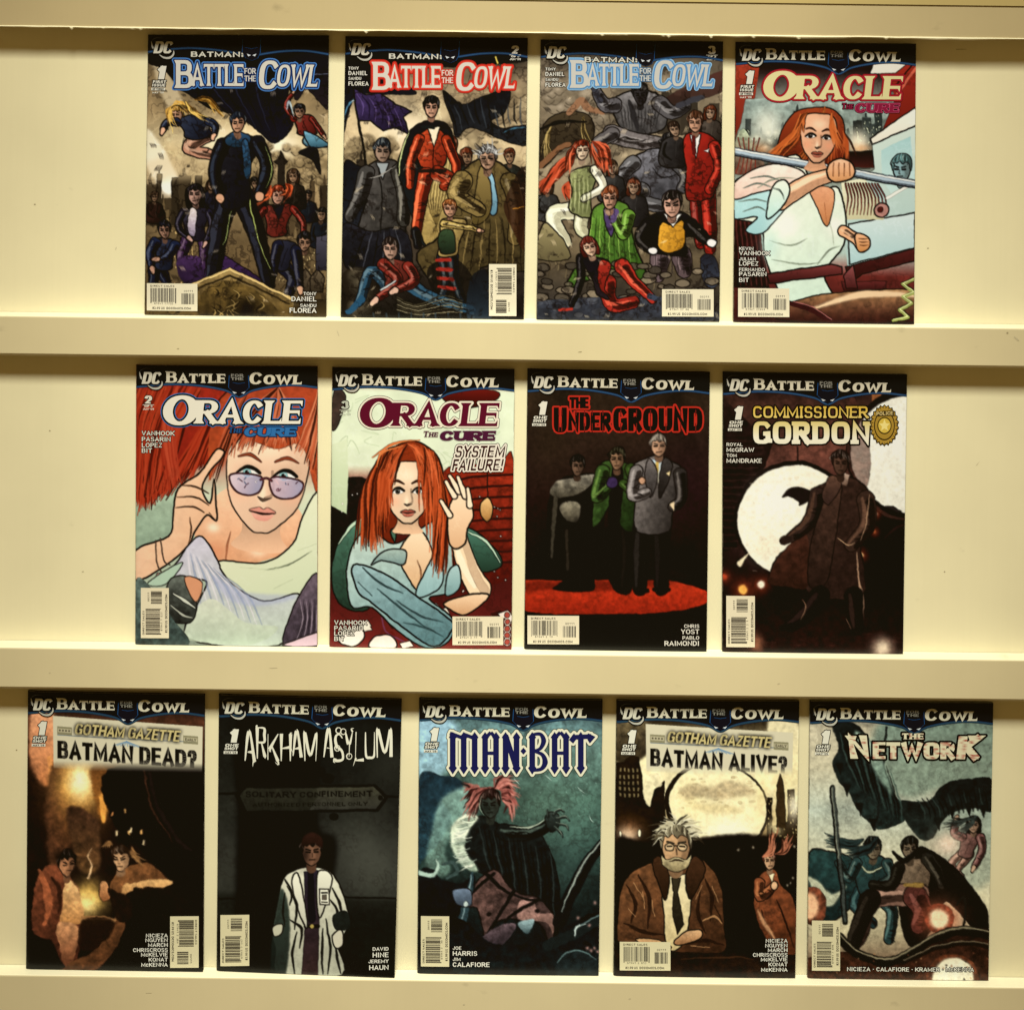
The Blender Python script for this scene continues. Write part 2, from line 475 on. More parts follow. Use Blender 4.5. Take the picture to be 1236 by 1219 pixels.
    def hair(s, roots, tips, c, n=40, w=(5, 7, 1), bend=20, spread=.3, c2=None):
        """strands from one guide line to another"""
        r0 = spline(roots, k=8); t0 = spline(tips, k=8)
        for i in range(n):
            t = (i + s.rnd.random()) / n
            a = r0[min(int(t * len(r0)), len(r0) - 1)]; b = t0[min(int(t * len(t0)), len(t0) - 1)] + np.array((s.rnd.gauss(0, 14), s.rnd.gauss(0, 14)))
            v = b - a; nrm = np.array((-v[1], v[0])) / max(math.hypot(*v), 1); k = bend * s.rnd.uniform(.4, 1.3)
            u = s.rnd.random()
            col = mix(c, c2 if c2 is not None else lt(c, .4), u * .9) if u > .25 else dk(c, s.rnd.uniform(.4, .8))
            s.S([a, a + v * .35 + nrm * k, a + v * .7 + nrm * k * .6, b], w, col, a=.9)
        return s
    def limb(s, pts, w0, w1, c, hl=None):
        s.S(pts, (w0 + 6, w1 + 6), s.ink); s.S(pts, (w0, w1), c)
        skin = hexc(c).sum() > 1.85 and hl is not None
        s.S([(x + w0 * .24, y + w0 * .1) for x, y in pts], (w0 * .42, w1 * .36), dk(c, .8 if skin else .42), soft=1, a=.85)
        o = [(x - w0 * .2, y - w0 * .08) for x, y in pts]
        s.S(o, (w0 * .16, w0 * .3, w1 * .14), lt(c, .28) if hl is None else hl, soft=1, a=.75)
        for _ in range(0 if skin else int(max(w0 / 9, 1))):           # fold lines
            k = s.rnd.randrange(len(pts) - 1); t = s.rnd.random()
            x = pts[k][0] * (1 - t) + pts[k + 1][0] * t; y = pts[k][1] * (1 - t) + pts[k + 1][1] * t
            s.S([(x - w0 * .1, y + s.rnd.uniform(-9, 9)), (x + w0 * .2, y), (x + w0 * .42, y + s.rnd.uniform(-12, 12))], (1, 6, 2), dk(c, .3), a=.8)
        return s
    def head(s, x, y, r, skin, hair, look=0, rot=0, long=0, stern=1):
        k = s.ink; dx = look * r * .22
        ca, sa = math.cos(R(rot)), math.sin(R(rot))
        T = lambda px, py: (x + (px * ca - py * sa) * r, y + (px * sa + py * ca) * r)
        if long: s.P([T(-.9, -.8), T(0, -1.3), T(.9, -.8), T(1.1, .4), T(.9, .6 + long), T(.3, .5 + long), T(-.4, .7 + long), T(-1.0, .5 + long), T(-1.05, 0)], hair, dk(hair, .5), ink=3)
        s.S([T(0, .6), T(0, 1.3)], r * .8, dk(skin, .6), sm=0)
        s.P([T(-.72, -.6), T(0, -1.05), T(.72, -.6), T(.74, .1), T(.5, .75), T(0 + look * .1, 1.08), T(-.5, .75), T(-.74, .1)], skin, dk(skin, .72), d=(1, .4), ink=3)
        s.P([T(.1, -.9), T(.74, -.5), T(.72, .2), T(.4, .8), T(.12, 1.0), T(.3, .3)], dk(skin, .55), soft=1, a=.55)
        s.P([T(-.8, .1), T(-.9, -.6), T(-.5, -1.2), T(.1, -1.38), T(.7, -1.1), T(.9, -.5), T(.82, .1), T(.7, -.15), T(.62, -.5), T(.3, -.62), T(.1, -.45), T(-.15, -.68), T(-.4, -.5), T(-.62, -.55), T(-.7, -.1)], hair, dk(hair, .45), d=(1, .6), ink=2)
        for _ in range(18):
            a = s.rnd.uniform(-.85, .85); b0 = -1.32 + abs(a) * .75; e = s.rnd.uniform(.3, .6)
            s.S([T(a, b0 - s.rnd.uniform(0, .14)), T(a * 1.12 - .05, b0 + e * .5), T(a * 1.05 + s.rnd.uniform(-.12, .12), b0 + e)], (r * .04, r * .1, r * .02), lt(hair, s.rnd.uniform(0, .45)) if s.rnd.random() < .6 else dk(hair, .4), a=.85)
        for sg in (-1, 1):
            ex, ey = sg * .32 + look * .22, -.02
            s.S([T(ex - .18, ey - .2 + sg * .05 * stern), T(ex + .18, ey - .2 - sg * .05 * stern)], r * .1, dk(hair, .4), sm=0)
            s.S([T(ex - .15, ey), T(ex + .15, ey)], r * .13, k, sm=0)
        s.S([T(look * .3, .08), T(look * .38, .34), T(look * .2, .38)], r * .07, dk(skin, .5))
        s.S([T(-.22 + look * .25, .62), T(.24 + look * .25, .6)], r * .1, dk(skin, .38), sm=0)
        return s
    def person(s, h, r, sh, hip, arms=(), legs=(), top='#333', pants='#222', hair='#221', skin='#c9a178', look=0, aw=None, lw=None, long=0, shoes=None, collar=None, rot=0, hands=True):
        aw = aw or r * .85; lw = lw or r * 1.1
        for L in legs:
            s.limb(L, lw, lw * .6, pants)
            if shoes: s.S([L[-1], (L[-1][0] + r * .5 * (1 if L[-1][0] > h[0] else -1), L[-1][1] + r * .25)], (lw * .6, lw * .4), shoes, sm=0)
        (x0, y0), (x1, y1) = sh; (u0, v0), (u1, v1) = hip
        m = lambda a, b, t: a + (b - a) * t
        s.P([(x0, y0), ((x0 + x1) / 2, min(y0, y1) - r * .3), (x1, y1), (m(x1, u1, .6) - r * .15, m(y1, v1, .6)), (u1, v1), ((u0 + u1) / 2, (v0 + v1) / 2 + r * .4), (u0, v0), (m(x0, u0, .6) + r * .15, m(y0, v0, .6))], lt(top, .12), dk(top, .55), d=(1, .5), ink=4, n=.12)
        cx = (x0 + x1) / 2
        if collar is not None: s.P([(cx - r * .45, y0 - r * .15), (cx + r * .45, y0 - r * .15), (cx + r * .05, y0 + r * 1.3)], collar, sm=0, ink=2)
        s.S([(cx, y0 + r * .6), ((u0 + u1) / 2, v0)], 3, dk(top, .4), a=.8)
        for _ in range(5):
            t = s.rnd.random(); yy = m(y0, v0, t); s.S([(m(x0, u0, t) + r * .2, yy), (m(x0, x1, .5), yy + s.rnd.uniform(0, r * .6))], (1, 5, 1), dk(top, .45), a=.6)
        s.head(h[0], h[1], r, skin, hair, look, rot, long)
        for A in arms:
            s.limb(A, aw, aw * .62, top)
            if hands:
                e = A[-1]; p = A[-2]; v = np.array(e, float) - np.array(p); v = v / max(math.hypot(*v), 1)
                s.S([e, tuple(np.array(e) + v * r * .55)], (aw * .62 + 4, aw * .5), s.ink, sm=0)
                s.S([e, tuple(np.array(e) + v * r * .5)], (aw * .6, aw * .4), skin, sm=0)
        return s
    def crowd(s, spots, r, cols, skin='b08a66', hairs=('1a1612', '3a2416', '5a3a20', '8a3a1c')):
        """people standing further back: heads, shoulders, a sleeve"""
        for x, y in spots:
            q = r * s.rnd.uniform(.85, 1.15); c = s.rnd.choice(cols)
            s.P([(x - q * 2.1, y + q * 5.5), (x - q * 1.9, y + q * 2.2), (x - q * 1.2, y + q * 1.35), (x, y + q * 1.1), (x + q * 1.2, y + q * 1.35), (x + q * 1.9, y + q * 2.2), (x + q * 2.1, y + q * 5.5)], c, dk(c, .4), d=(1, .3), ink=4, n=.2)
            s.S([(x - q * 1.3, y + q * 2), (x - q * 1.5, y + q * 3.6), (x - q * .4, y + q * 4.6)], (q * .2, q * .5, q * .2), dk(c, .35)).S([(x + q * .4, y + q * 1.6), (x + q * .2, y + q * 4.5)], (1, q * .3, 1), lt(c, .3), a=.7)
            s.head(x, y, q, skin, s.rnd.choice(hairs), s.rnd.uniform(-.6, .6), s.rnd.uniform(-12, 12), s.rnd.choice((0, 0, .6)))
        return s
    def grit(s, n, dark='120c08', light='d8c090'):
        """loose pen hatching over the whole drawing"""
        for k in range(n):
            x, y = s.rnd.uniform(20, 790), s.rnd.uniform(230, 1190); a = s.rnd.choice((.9, 1.2, 1.9, 2.2)) + s.rnd.gauss(0, .15); L = s.rnd.uniform(10, 34)
            for j in range(s.rnd.randrange(2, 5)):
                dx = j * 6; s.S([(x + dx, y), (x + dx + L * .5 * math.cos(a) + 2, y + L * .5 * math.sin(a)), (x + dx + L * math.cos(a), y + L * math.sin(a))], (1, 4.5, 1), dark if k % 3 else light, a=.5)
        return s
    def finish(s, warp=1.0, ink=.5, gamma=1.15, edge=.5, brush=0.0):
        """printing of the drawing: uneven pen line, spotted blacks, deeper tones"""
        X, Y = np.meshgrid(np.arange(CW, dtype=float), np.arange(CH, dtype=float))
        if warp:
            for cell, a in ((26, 2.2), (7, 1.2)):
                X = X + (fbm(CH, CW, cell, s.rng, 2) - .5) * 2 * a * warp; Y = Y + (fbm(CH, CW, cell, s.rng, 2) - .5) * 2 * a * warp
            X = np.clip(X, 0, CW - 1.01); Y = np.clip(Y, 0, CH - 1.01); i = X.astype(int); j = Y.astype(int); fx = (X - i)[..., None]; fy = (Y - j)[..., None]
            s.C = (s.C[j, i] * (1 - fx) + s.C[j, i + 1] * fx) * (1 - fy) + (s.C[j + 1, i] * (1 - fx) + s.C[j + 1, i + 1] * fx) * fy
        if brush:                                       # broken paint strokes lying along a flow field
            f = fbm(CH, CW, 40, s.rng, 2) * 9; acc = s.C * 0; wt = 0
            jit = (s.rng.random((CH, CW)) - .5) * 2
            xx, yy = np.meshgrid(np.arange(CW), np.arange(CH))
            for k in np.linspace(-1, 1, 9):
                q = k * brush + jit * brush * .35
                a = s.C[np.clip(yy + q * np.sin(f), 0, CH - 1).astype(int), np.clip(xx + q * np.cos(f), 0, CW - 1).astype(int)]; acc += a; wt += 1
            s.C = s.C * .35 + acc / wt * .65
            g = fbm(CH, CW, 5, s.rng, 3) - .5; s.C = np.clip(s.C * (1 + .28 * g[..., None]), 0, 1)
        L = s.C @ np.array((.3, .6, .1))
        if ink:
            r = 1 - np.abs(2 * fbm(CH, CW, 11, s.rng, 3) - 1); m = np.clip((r - .84) / .08, 0, 1) * np.clip(1.15 - L * 1.5, 0, 1) * ink * np.clip((fbm(CH, CW, 30, s.rng, 2) - .42) * 7, 0, 1)
            r2 = 1 - np.abs(2 * fbm(CH, CW, 17, s.rng, 4) - 1); m2 = np.clip((r2 - .90) / .06, 0, 1) * np.clip(L * 1.6 - .25, 0, 1) * ink * .45 * np.clip((fbm(CH, CW, 30, s.rng, 2) - .45) * 7, 0, 1)
            s.C = s.C * (1 - m[..., None]) + s.ink * m[..., None]; s.C = s.C + (np.clip(s.C * 1.5 + .06, 0, 1) - s.C) * m2[..., None]
        if edge:
            gx = np.abs(np.roll(L, 1, 1) - np.roll(L, -1, 1)); gy = np.abs(np.roll(L, 1, 0) - np.roll(L, -1, 0))
            s.C = s.C * (1 - np.clip((gx + gy) * 1.6 - .12, 0, 1) * edge)[..., None]
        s.C = np.clip(s.C, 0, 1) ** gamma
        t = np.clip((s.C @ np.array((.3, .6, .1)))[..., None], .02, 1); k = (t * t * (3 - 2 * t)) ** .92 * 1.03   # deeper blacks, clearer lights
        s.C = np.clip(s.C * (1 + (k / t - 1) * .75), 0, .97)
        wear = np.minimum(np.minimum(np.arange(CW), np.arange(CW)[::-1])[None], np.minimum(np.arange(CH), np.arange(CH)[::-1])[:, None])
        wm = (wear < .9) * np.clip((fbm(CH, CW, 9, s.rng, 3) - .5) * 5, 0, 1) * .4
        s.C = s.C * (1 - wm[..., None]) + hexc('b8ac88') * wm[..., None]                                       # rubbed edges
        return s
    def lines(s, polys, c, fade=None, a=1.0, grow=0):
        """printed letters in the art; fade=(y0,y1) lets their foot melt away"""
        m = np.zeros((CH, CW))
        for q in polys:
            r = s.mask(s.px(q))
            if r is None: continue
            k, j, i = r; v = m[j:j + k.shape[0], i:i + k.shape[1]]; np.maximum(v, k, out=v)
        if grow: m = np.clip(s.blur(m, grow) * 2.2, 0, 1)
        if fade:
            ys = np.linspace(20, 1197, CH); m *= np.clip((fade[1] - ys) / (fade[1] - fade[0]), 0, 1)[:, None]
        s.blend(m, 0, 0, hexc(c), a); return s
# ---------------------------------------------------------------- the printed pictures: plain crowd, street and portrait scenes
def art1(q):
    s = Art(q, 11)
    s.V([(20, '4a3c26'), (180, '6d5a3a'), (330, '8f7850'), (470, 'c8b280'), (560, 'a78d5c'), (700, '86704a'), (900, '6a5534'), (1197, '574427')]).N(.25, 40)
    s.G(330, 470, 110, 70, 'efe0b0', .8).G(580, 480, 80, 60, 'f2e6bc', .9)
    s.P([(20, 425), (60, 440), (165, 640), (120, 690), (85, 660), (20, 560)], 'd9cba0', 'efe6c6', soft=5)
    s.E(125, 645, 38, 38, 'f6efd2', soft=3).G(125, 645, 60, 60, 'fff6da', .6)
    s.P([(40, 110), (100, 140), (190, 330), (120, 330)], 'c6b48a', soft=5, a=.7)
    s.puffs(480, 480, 780, 660, 46, 34, '5d4c2f', 'b59c6c').puffs(180, 540, 350, 640, 14, 26, '6d5a38', 'b09664')
    s.skyline(20, 340, 820, 90, 270, '4c3d26', '2f2618').skyline(470, 790, 860, 90, 270, '5a472c', '3a2e1d')
    s.P([(568, 760), (575, 560), (560, 548), (575, 535), (588, 500), (602, 535), (616, 548), (604, 560), (610, 760)], '2c241a', sm=0)
    s.skyline(20, 220, 1060, 140, 330, '77613c', '4d3d25', 'c9a764').skyline(540, 790, 1060, 100, 260, '7d6741', '5a482c', 'e2c27c')
    for x in (690, 740): s.P([(x - 30, 1030), (x, 990), (x + 30, 1030), (x + 24, 1090), (x - 24, 1090)], '6a5a40', '3b3020', sm=0, ink=3)
    # a dark cloth banner blown over the crowd
    s.P([(20, 20), (790, 20), (790, 110), (660, 150), (620, 260), (640, 390), (560, 470), (470, 400), (380, 350), (300, 330), (190, 260), (150, 220), (105, 170), (20, 120)], '0c0b10', '1a1a26', n=.2)
    for a in range(7): s.S([(200 + a * 60, 130), (260 + a * 45, 240), (400 + a * 28, 380 + a * 8)], (2, 8, 2), '2c3046' if a % 2 else '07070b', a=.7)
    s.P([(600, 130), (790, 110), (790, 330), (700, 250), (650, 290)], '17151a', '2a1f22').S([(640, 240), (700, 190), (790, 180)], (3, 7, 2), '5a6070')
    s.P([(20, 560), (160, 520), (320, 540), (320, 600), (20, 640)], 'c9b282', soft=12, a=.5)
    s.crowd([(60, 700), (300, 650), (700, 690), (640, 610), (480, 640), (760, 770)], 22, ('3d3426', '2a2c3c', '4a2a20', '24303a'), 'a07c58')
    # fair woman leaning in, in a blue jacket
    s.hair([(130, 320), (230, 290)], [(180, 350), (330, 350)], 'b87a22', 30, bend=-30, c2='f0c860')
    s.person((150, 355), 30, ((150, 375), (280, 365)), ((190, 450), (300, 440)), arms=[[(150, 385), (112, 385), (95, 420)], [(285, 380), (312, 400), (306, 440)]], legs=[[(280, 440), (200, 490), (300, 520)]], top='1e2c4a', pants='b57f60', hair='d29a38', skin='d8a47c', look=-1, aw=34, lw=60)
    s.hair([(125, 320), (190, 300)], [(130, 400), (260, 380)], 'c08428', 20, bend=15, c2='f4cf6c')
    # two small figures at the right edge
    s.person((665, 340), 26, ((640, 365), (720, 360)), ((660, 430), (740, 430)), arms=[[(640, 370), (610, 320), (640, 260)], [(715, 370), (750, 410), (770, 440)]], legs=[[(700, 440), (700, 470), (780, 480)]], top='8e1c14', pants='3d6a78', hair='1a2028', skin='b98a66')
    s.P([(680, 420), (740, 440), (790, 480), (720, 490)], '6fa6b4', '2e5560', ink=3).P([(660, 510), (740, 490), (755, 600), (720, 545)], '14141a')
    s.S([(612, 330), (625, 300), (640, 360)], (6, 12, 4), '9db4b4', a=.8)
    # red haired figure in a dark red jacket
    s.person((575, 690), 34, ((520, 740), (640, 735)), ((530, 850), (610, 850)), arms=[[(520, 750), (485, 810), (500, 880)], [(640, 745), (680, 800), (675, 880)]], top='8c1e14', pants='16151a', hair='b83a18', skin='c08e70', look=.5)
    s.P([(552, 728), (604, 728), (580, 790)], '1c1a20', sm=0, ink=2)
    s.hair([(545, 650), (610, 640)], [(470, 700), (610, 690)], 'a82c10', 34, bend=-20, c2='ec7038')
    # navy figure crouching right, purple dress left
    s.person((685, 885), 34, ((570, 890), (660, 900)), ((560, 990), (620, 1000)), arms=[[(575, 900), (560, 980), (545, 1060)], [(650, 920), (660, 1000), (670, 1080)]], legs=[[(600, 990), (640, 1040), (620, 1100)]], top='1c2038', pants='171b30', hair='12121a', skin='b78a66', look=.4, aw=44, lw=60)
    s.P([(735, 860), (790, 850), (790, 1000), (735, 1000)], '4d4a52', '2c2a33', ink=2, sm=0)
    s.person((228, 690), 36, ((175, 750), (285, 755)), ((185, 870), (270, 870)), arms=[[(178, 760), (160, 820), (200, 870)], [(285, 765), (300, 820), (270, 890)]], legs=[[(195, 880), (170, 960), (200, 1050)], [(265, 880), (270, 960), (255, 1060)]], top='262238', pants='4a2c52', hair='1c1420', skin='b98f78', long=.9, lw=52)
    s.P([(205, 745), (235, 760), (228, 860), (200, 850)], 'cdbfae', '86788a', ink=2)
    s.P([(290, 960), (340, 940), (560, 1080), (380, 1060), (270, 1050)], '4e2c62', '2a1938', ink=3, n=.2)
    s.P([(150, 960), (180, 1060), (260, 1060), (250, 950)], '51305f', '2b1a36', n=.2)
    s.person((100, 840), 32, ((60, 880), (150, 890)), ((60, 990), (130, 1000)), arms=[[(60, 890), (40, 940), (50, 1000)], [(145, 900), (110, 950), (70, 960)]], legs=[[(80, 990), (110, 1060)], [(60, 1000), (50, 1070)]], top='1c2a4c', pants='16203a', hair='131a2c', skin='a97e62', aw=40, lw=56)
    # tall man in black on the roof ridge
    s.limb([(370, 700), (330, 840), (300, 1040)], 100, 46, '1c1b20', '3e4250').limb([(430, 700), (490, 860), (535, 1060)], 96, 46, '17161b', '363a48')
    s.S([(440, 600), (455, 700), (490, 860), (545, 1000)], (3, 9, 3), 'aab65c', a=.9).S([(385, 730), (360, 860), (345, 900)], (2, 7, 2), 'a8b860', a=.8)
    s.P([(330, 470), (400, 440), (500, 450), (520, 480), (460, 560), (450, 720), (340, 740), (335, 600)], '25252d', '0e0d11', d=(1, .3), ink=5, n=.15)
    s.limb([(490, 470), (530, 570), (500, 680)], 62, 42, '17171d', '3a4656').limb([(345, 480), (310, 580), (330, 690)], 58, 40, '1a1a21', '3a4656').E(500, 695, 20, 22, 'c08e68', ink=3).E(335, 705, 20, 22, 'c08e68', ink=3)
    s.P([(355, 445), (408, 425), (462, 445), (450, 480), (408, 490), (365, 478)], '2d5878', '18303f', ink=3).P([(425, 470), (455, 470), (462, 600), (436, 610)], '2d5878', '1c3c50', ink=3)
    s.head(408, 390, 38, 'd09a72', '1c2a3c', 0)
    s.S([(520, 480), (552, 570), (525, 660)], (2, 8, 2), '9fae58', a=.8)
    # stone gable
    s.P([(215, 1062), (375, 992), (640, 1120), (700, 1197), (20, 1197), (20, 1150)], '8f7542', '59441f', n=.2, sm=0)
    s.S([(215, 1066), (375, 998), (650, 1128)], 12, 'c9aa66', sm=0).S([(230, 1088), (375, 1024), (620, 1140)], 7, '3a2b14', sm=0)
    s.P([(260, 1100), (375, 1045), (520, 1115), (560, 1197), (260, 1197)], '6d5527', '3c2d14', n=.4)
    for k in range(26):
        x, y = 290 + s.rnd.random() * 230, 1080 + s.rnd.random() * 100
        s.S([(x, y), (x + s.rnd.uniform(-26, 26), y + 18), (x + s.rnd.uniform(-30, 30), y + 34)], (2, 8, 2), 'b0904e' if k % 2 else '2c2010', a=.8)
    s.grit(90)
    s.G(440, 1160, 50, 40, '1c140a', .9); s.P([(640, 1120), (790, 1120), (790, 1197), (640, 1197)], '2e2413', '4a3a1e', sm=0, a=.8)
    s.finish(.8, .5, .95, .5)
    return s

def art2(q):
    s = Art(q, 12)
    s.V([(20, '2c261c'), (180, '6d5c42'), (330, 'ab966c'), (480, 'b7a074'), (620, '8c7750'), (800, '4c4030'), (1000, '3a3024'), (1197, '1c1812')]).N(.3, 36)
    s.G(280, 400, 130, 70, 'e6d6ac', .8).puffs(520, 220, 790, 420, 34, 44, '5d4d34', 'ab946a').puffs(20, 430, 260, 560, 26, 32, '5a4a30', 'b09a6c').puffs(430, 350, 600, 520, 16, 30, '64543a', 'bba678')
    s.skyline(20, 140, 650, 60, 120, '3a3022', '211b13').skyline(660, 790, 760, 60, 180, '4a3c28', '2b2317', 'b07c34')
    s.P([(20, 20), (790, 20), (790, 120), (20, 150)], '0a090c')
    s.P([(20, 110), (100, 130), (330, 250), (220, 260), (90, 260), (60, 300), (20, 420)], '0d1014', '1d2630').S([(25, 380), (50, 300), (110, 260)], (3, 10, 2), '4a7d92').S([(60, 290), (100, 270)], (4, 14, 3), 'c9d4ca')
    s.S([(66, 225), (130, 640)], 9, '1c1610', sm=0).P([(68, 235), (120, 262), (180, 255), (240, 300), (310, 330), (275, 350), (300, 430), (240, 400), (190, 412), (140, 370), (88, 372)], '4a3668', '241a36', d=(.3, 1), ink=4, n=.25, sm=0)
    for k in range(7): s.S([(80 + k * 26, 255 + k * 10), (110 + k * 26, 300 + k * 14), (105 + k * 27, 350 + k * 12)], (2, 7, 2), '1a1226' if k % 2 else '6a528a', a=.7)
    s.P([(440, 240), (520, 300), (600, 270), (720, 240), (700, 330), (640, 370), (690, 400), (790, 390), (790, 470), (690, 450), (560, 400), (500, 440), (480, 380)], '17181b', '24282a', ink=2, n=.3)
    for k in range(12): s.S([(460 + k * 28, 290 + 20 * math.sin(k)), (480 + k * 26, 350), (500 + k * 25, 400 + 20 * math.cos(k))], (2, 8, 2), '3c4448' if k % 2 else '07080a', a=.7)
    s.S([(690, 420), (740, 400), (790, 398)], (3, 9, 3), '3c6878').S([(660, 100), (668, 130)], 10, 'c8b048', sm=0)
    s.crowd([(300, 500), (470, 470), (540, 520), (740, 640), (60, 620), (720, 520)], 26, ('4a3a24', '2c2a2a', '5a2a1c', '3a4034'), 'a8825c')
    # grey-clad man left
    s.P([(20, 560), (90, 560), (160, 600), (60, 900), (20, 900)], '161a20', '2a2f36', ink=3)
    s.P([(110, 580), (190, 530), (260, 560), (280, 720), (270, 860), (90, 860), (120, 700)], '57524a', '28251f', d=(1, .4), ink=5, n=.3)
    s.limb([(120, 590), (95, 680), (50, 770)], 66, 44, '48453e', '7d786c').limb([(255, 580), (275, 690), (275, 790)], 60, 46, '3b382f', '8a8470')
    s.P([(20, 800), (130, 830), (280, 830), (300, 1000), (90, 1010), (20, 960)], '2a2a30', '15161a', n=.3, ink=3)
    for k in range(6): s.S([(120 + k * 25, 830), (90 + k * 34, 900), (60 + k * 42, 1000)], (2, 7, 2), '56585c' if k % 2 else '0b0c0f', a=.8)
    s.head(185, 500, 42, 'a5876c', '2c3a44', .2); s.S([(170, 560), (185, 700), (180, 840)], 5, '1c1a16'); s.P([(160, 545), (215, 545), (190, 620)], '8a8f88', sm=0, ink=3)
    s.S([(130, 610), (180, 600), (240, 560)], (2, 9, 2), '8d8778')
    # man in red, dark coat open over a pale lining
    s.P([(300, 420), (380, 370), (470, 400), (500, 560), (520, 760), (380, 900), (320, 800), (270, 640), (250, 560)], '16191a', '1f2a28', ink=3)
    s.P([(450, 450), (490, 560), (500, 740), (370, 890), (350, 700)], 'c9b06a', '8d743c', n=.15, ink=3)
    for k in range(7): s.S([(470 - k * 12, 500 + k * 20), (450 - k * 12, 700), (380 + k * 8, 870)], (1, 5, 1), '5a4720', a=.7)
    s.S([(300, 420), (270, 500), (255, 600)], (3, 10, 4), 'b9c07a')
    s.P([(335, 440), (400, 400), (455, 440), (445, 560), (350, 560)], 'd24a22', '7d1d0e', d=(1, .4), ink=4, n=.1)
    s.limb([(340, 450), (310, 540), (300, 640)], 46, 32, 'b8381a', 'f0784a').limb([(455, 450), (490, 540), (500, 610)], 44, 32, 'a83014', 'e8683c')
    s.limb([(370, 600), (345, 720), (325, 850)], 66, 34, 'b4361a', 'f07a48').limb([(420, 590), (480, 620), (450, 640)], 60, 40, '9c2c14', 'd8603a')
    s.S([(400, 420), (400, 590)], 4, '4a120a').P([(372, 395), (430, 395), (402, 480)], 'd8c8a0', sm=0, ink=3).S([(345, 580), (450, 580)], 14, '2a1c14', sm=0)
    s.limb([(325, 830), (335, 890)], 36, 26, '15191c').head(392, 315, 38, 'd4a07c', '17161a', 0)
    s.S([(400, 400), (355, 395)], 12, '16211f', sm=0)
    # grey-haired man in a tan coat
    s.P([(500, 600), (590, 530), (700, 560), (770, 680), (790, 900), (780, 1000), (600, 980), (530, 1180), (330, 950), (420, 860), (480, 760), (470, 640)], '7a6434', '2d2412', d=(.6, 1), ink=5, n=.2)
    s.P([(620, 570), (655, 610), (672, 740), (640, 760), (628, 660)], '8fb4ba', '4f7680', ink=3).P([(600, 560), (640, 640), (636, 760), (560, 800), (580, 640)], '8a733e', '57461f', ink=3)
    s.limb([(520, 620), (500, 680), (590, 740)], 84, 60, '7d6736', 'a98f54').limb([(720, 620), (750, 740), (740, 860)], 70, 54, '5f4d26')
    for k in range(8): s.S([(560 + k * 26, 780), (540 + k * 32, 880), (520 + k * 36, 1000)], (2, 8, 2), '1c150a' if k % 2 else '8f7640', a=.7)
    s.head(628, 530, 44, 'c99d78', '9a988e', 0); s.hair([(595, 515), (628, 485), (660, 510)], [(580, 500), (628, 468), (678, 500)], '77756c', 34, w=(4, 6, 1), bend=4, c2='d8d6c8')
    s.P([(700, 700), (790, 560), (790, 900), (730, 820)], '2c1a10', '4a1f10', a=.7).S([(735, 735), (780, 725)], (4, 12, 2), 'd88a2c')
    # seated pair in front
    s.P([(380, 980), (520, 960), (640, 1180), (420, 1100)], '1c1712', a=.8)
    s.person((470, 740), 32, ((430, 790), (540, 790)), ((420, 930), (500, 930)), arms=[[(440, 800), (500, 810), (590, 825)]], legs=[[(440, 940), (460, 1030), (440, 1110)], [(480, 940), (490, 1030), (520, 1110)]], top='b79a4e', pants='1d2a30', hair='b5622a', skin='d09a74', lw=50)
    for k in range(4): s.S([(415 + k * 4, 950 + k * 38), (470 + k * 6, 955 + k * 38)], 15, 'a8281c', sm=0)
    s.P([(425, 840), (480, 830), (490, 920), (430, 920)], '38502e', '1c2a1a', ink=3)
    s.P([(20, 1010), (160, 1000), (160, 1197), (20, 1197)], '241c12', a=.7).puffs(40, 1010, 140, 1180, 12, 34, '2c261a', '6d6046')
    s.person((220, 910), 40, ((180, 960), (300, 965)), ((200, 1070), (300, 1060)), arms=[[(190, 970), (250, 1040), (160, 1120)], [(295, 980), (320, 1040), (240, 1080)]], legs=[[(290, 1050), (400, 1110), (560, 1160)], [(210, 1060), (140, 1000), (90, 1130)]], top='8e2a1e', pants='2c5468', hair='3a2a22', skin='c0987c', aw=48, lw=60)
    s.S([(100, 1120), (60, 1160), (40, 1170)], (30, 20), '23506a').S([(180, 1080), (240, 1040)], (8, 26, 8), 'b9bcb0')
    for k in range(6): s.S([(250, 1110 + k * 10), (330, 1140 + k * 8), (440, 1100 + k * 14), (520, 1120 + k * 10)], 5, '7d7250' if k % 2 else '453d26')
    s.P([(560, 1020), (640, 1000), (640, 1197), (540, 1197)], '10151a', '2a3d48', a=.8)
    for k in range(9): s.S([(150 + k * 52, 1175), (152 + k * 52, 1197)], 8, '33454a', sm=0, a=.7)
    s.grit(110)
    s.finish(.8, .5, .95, .5)
    return s

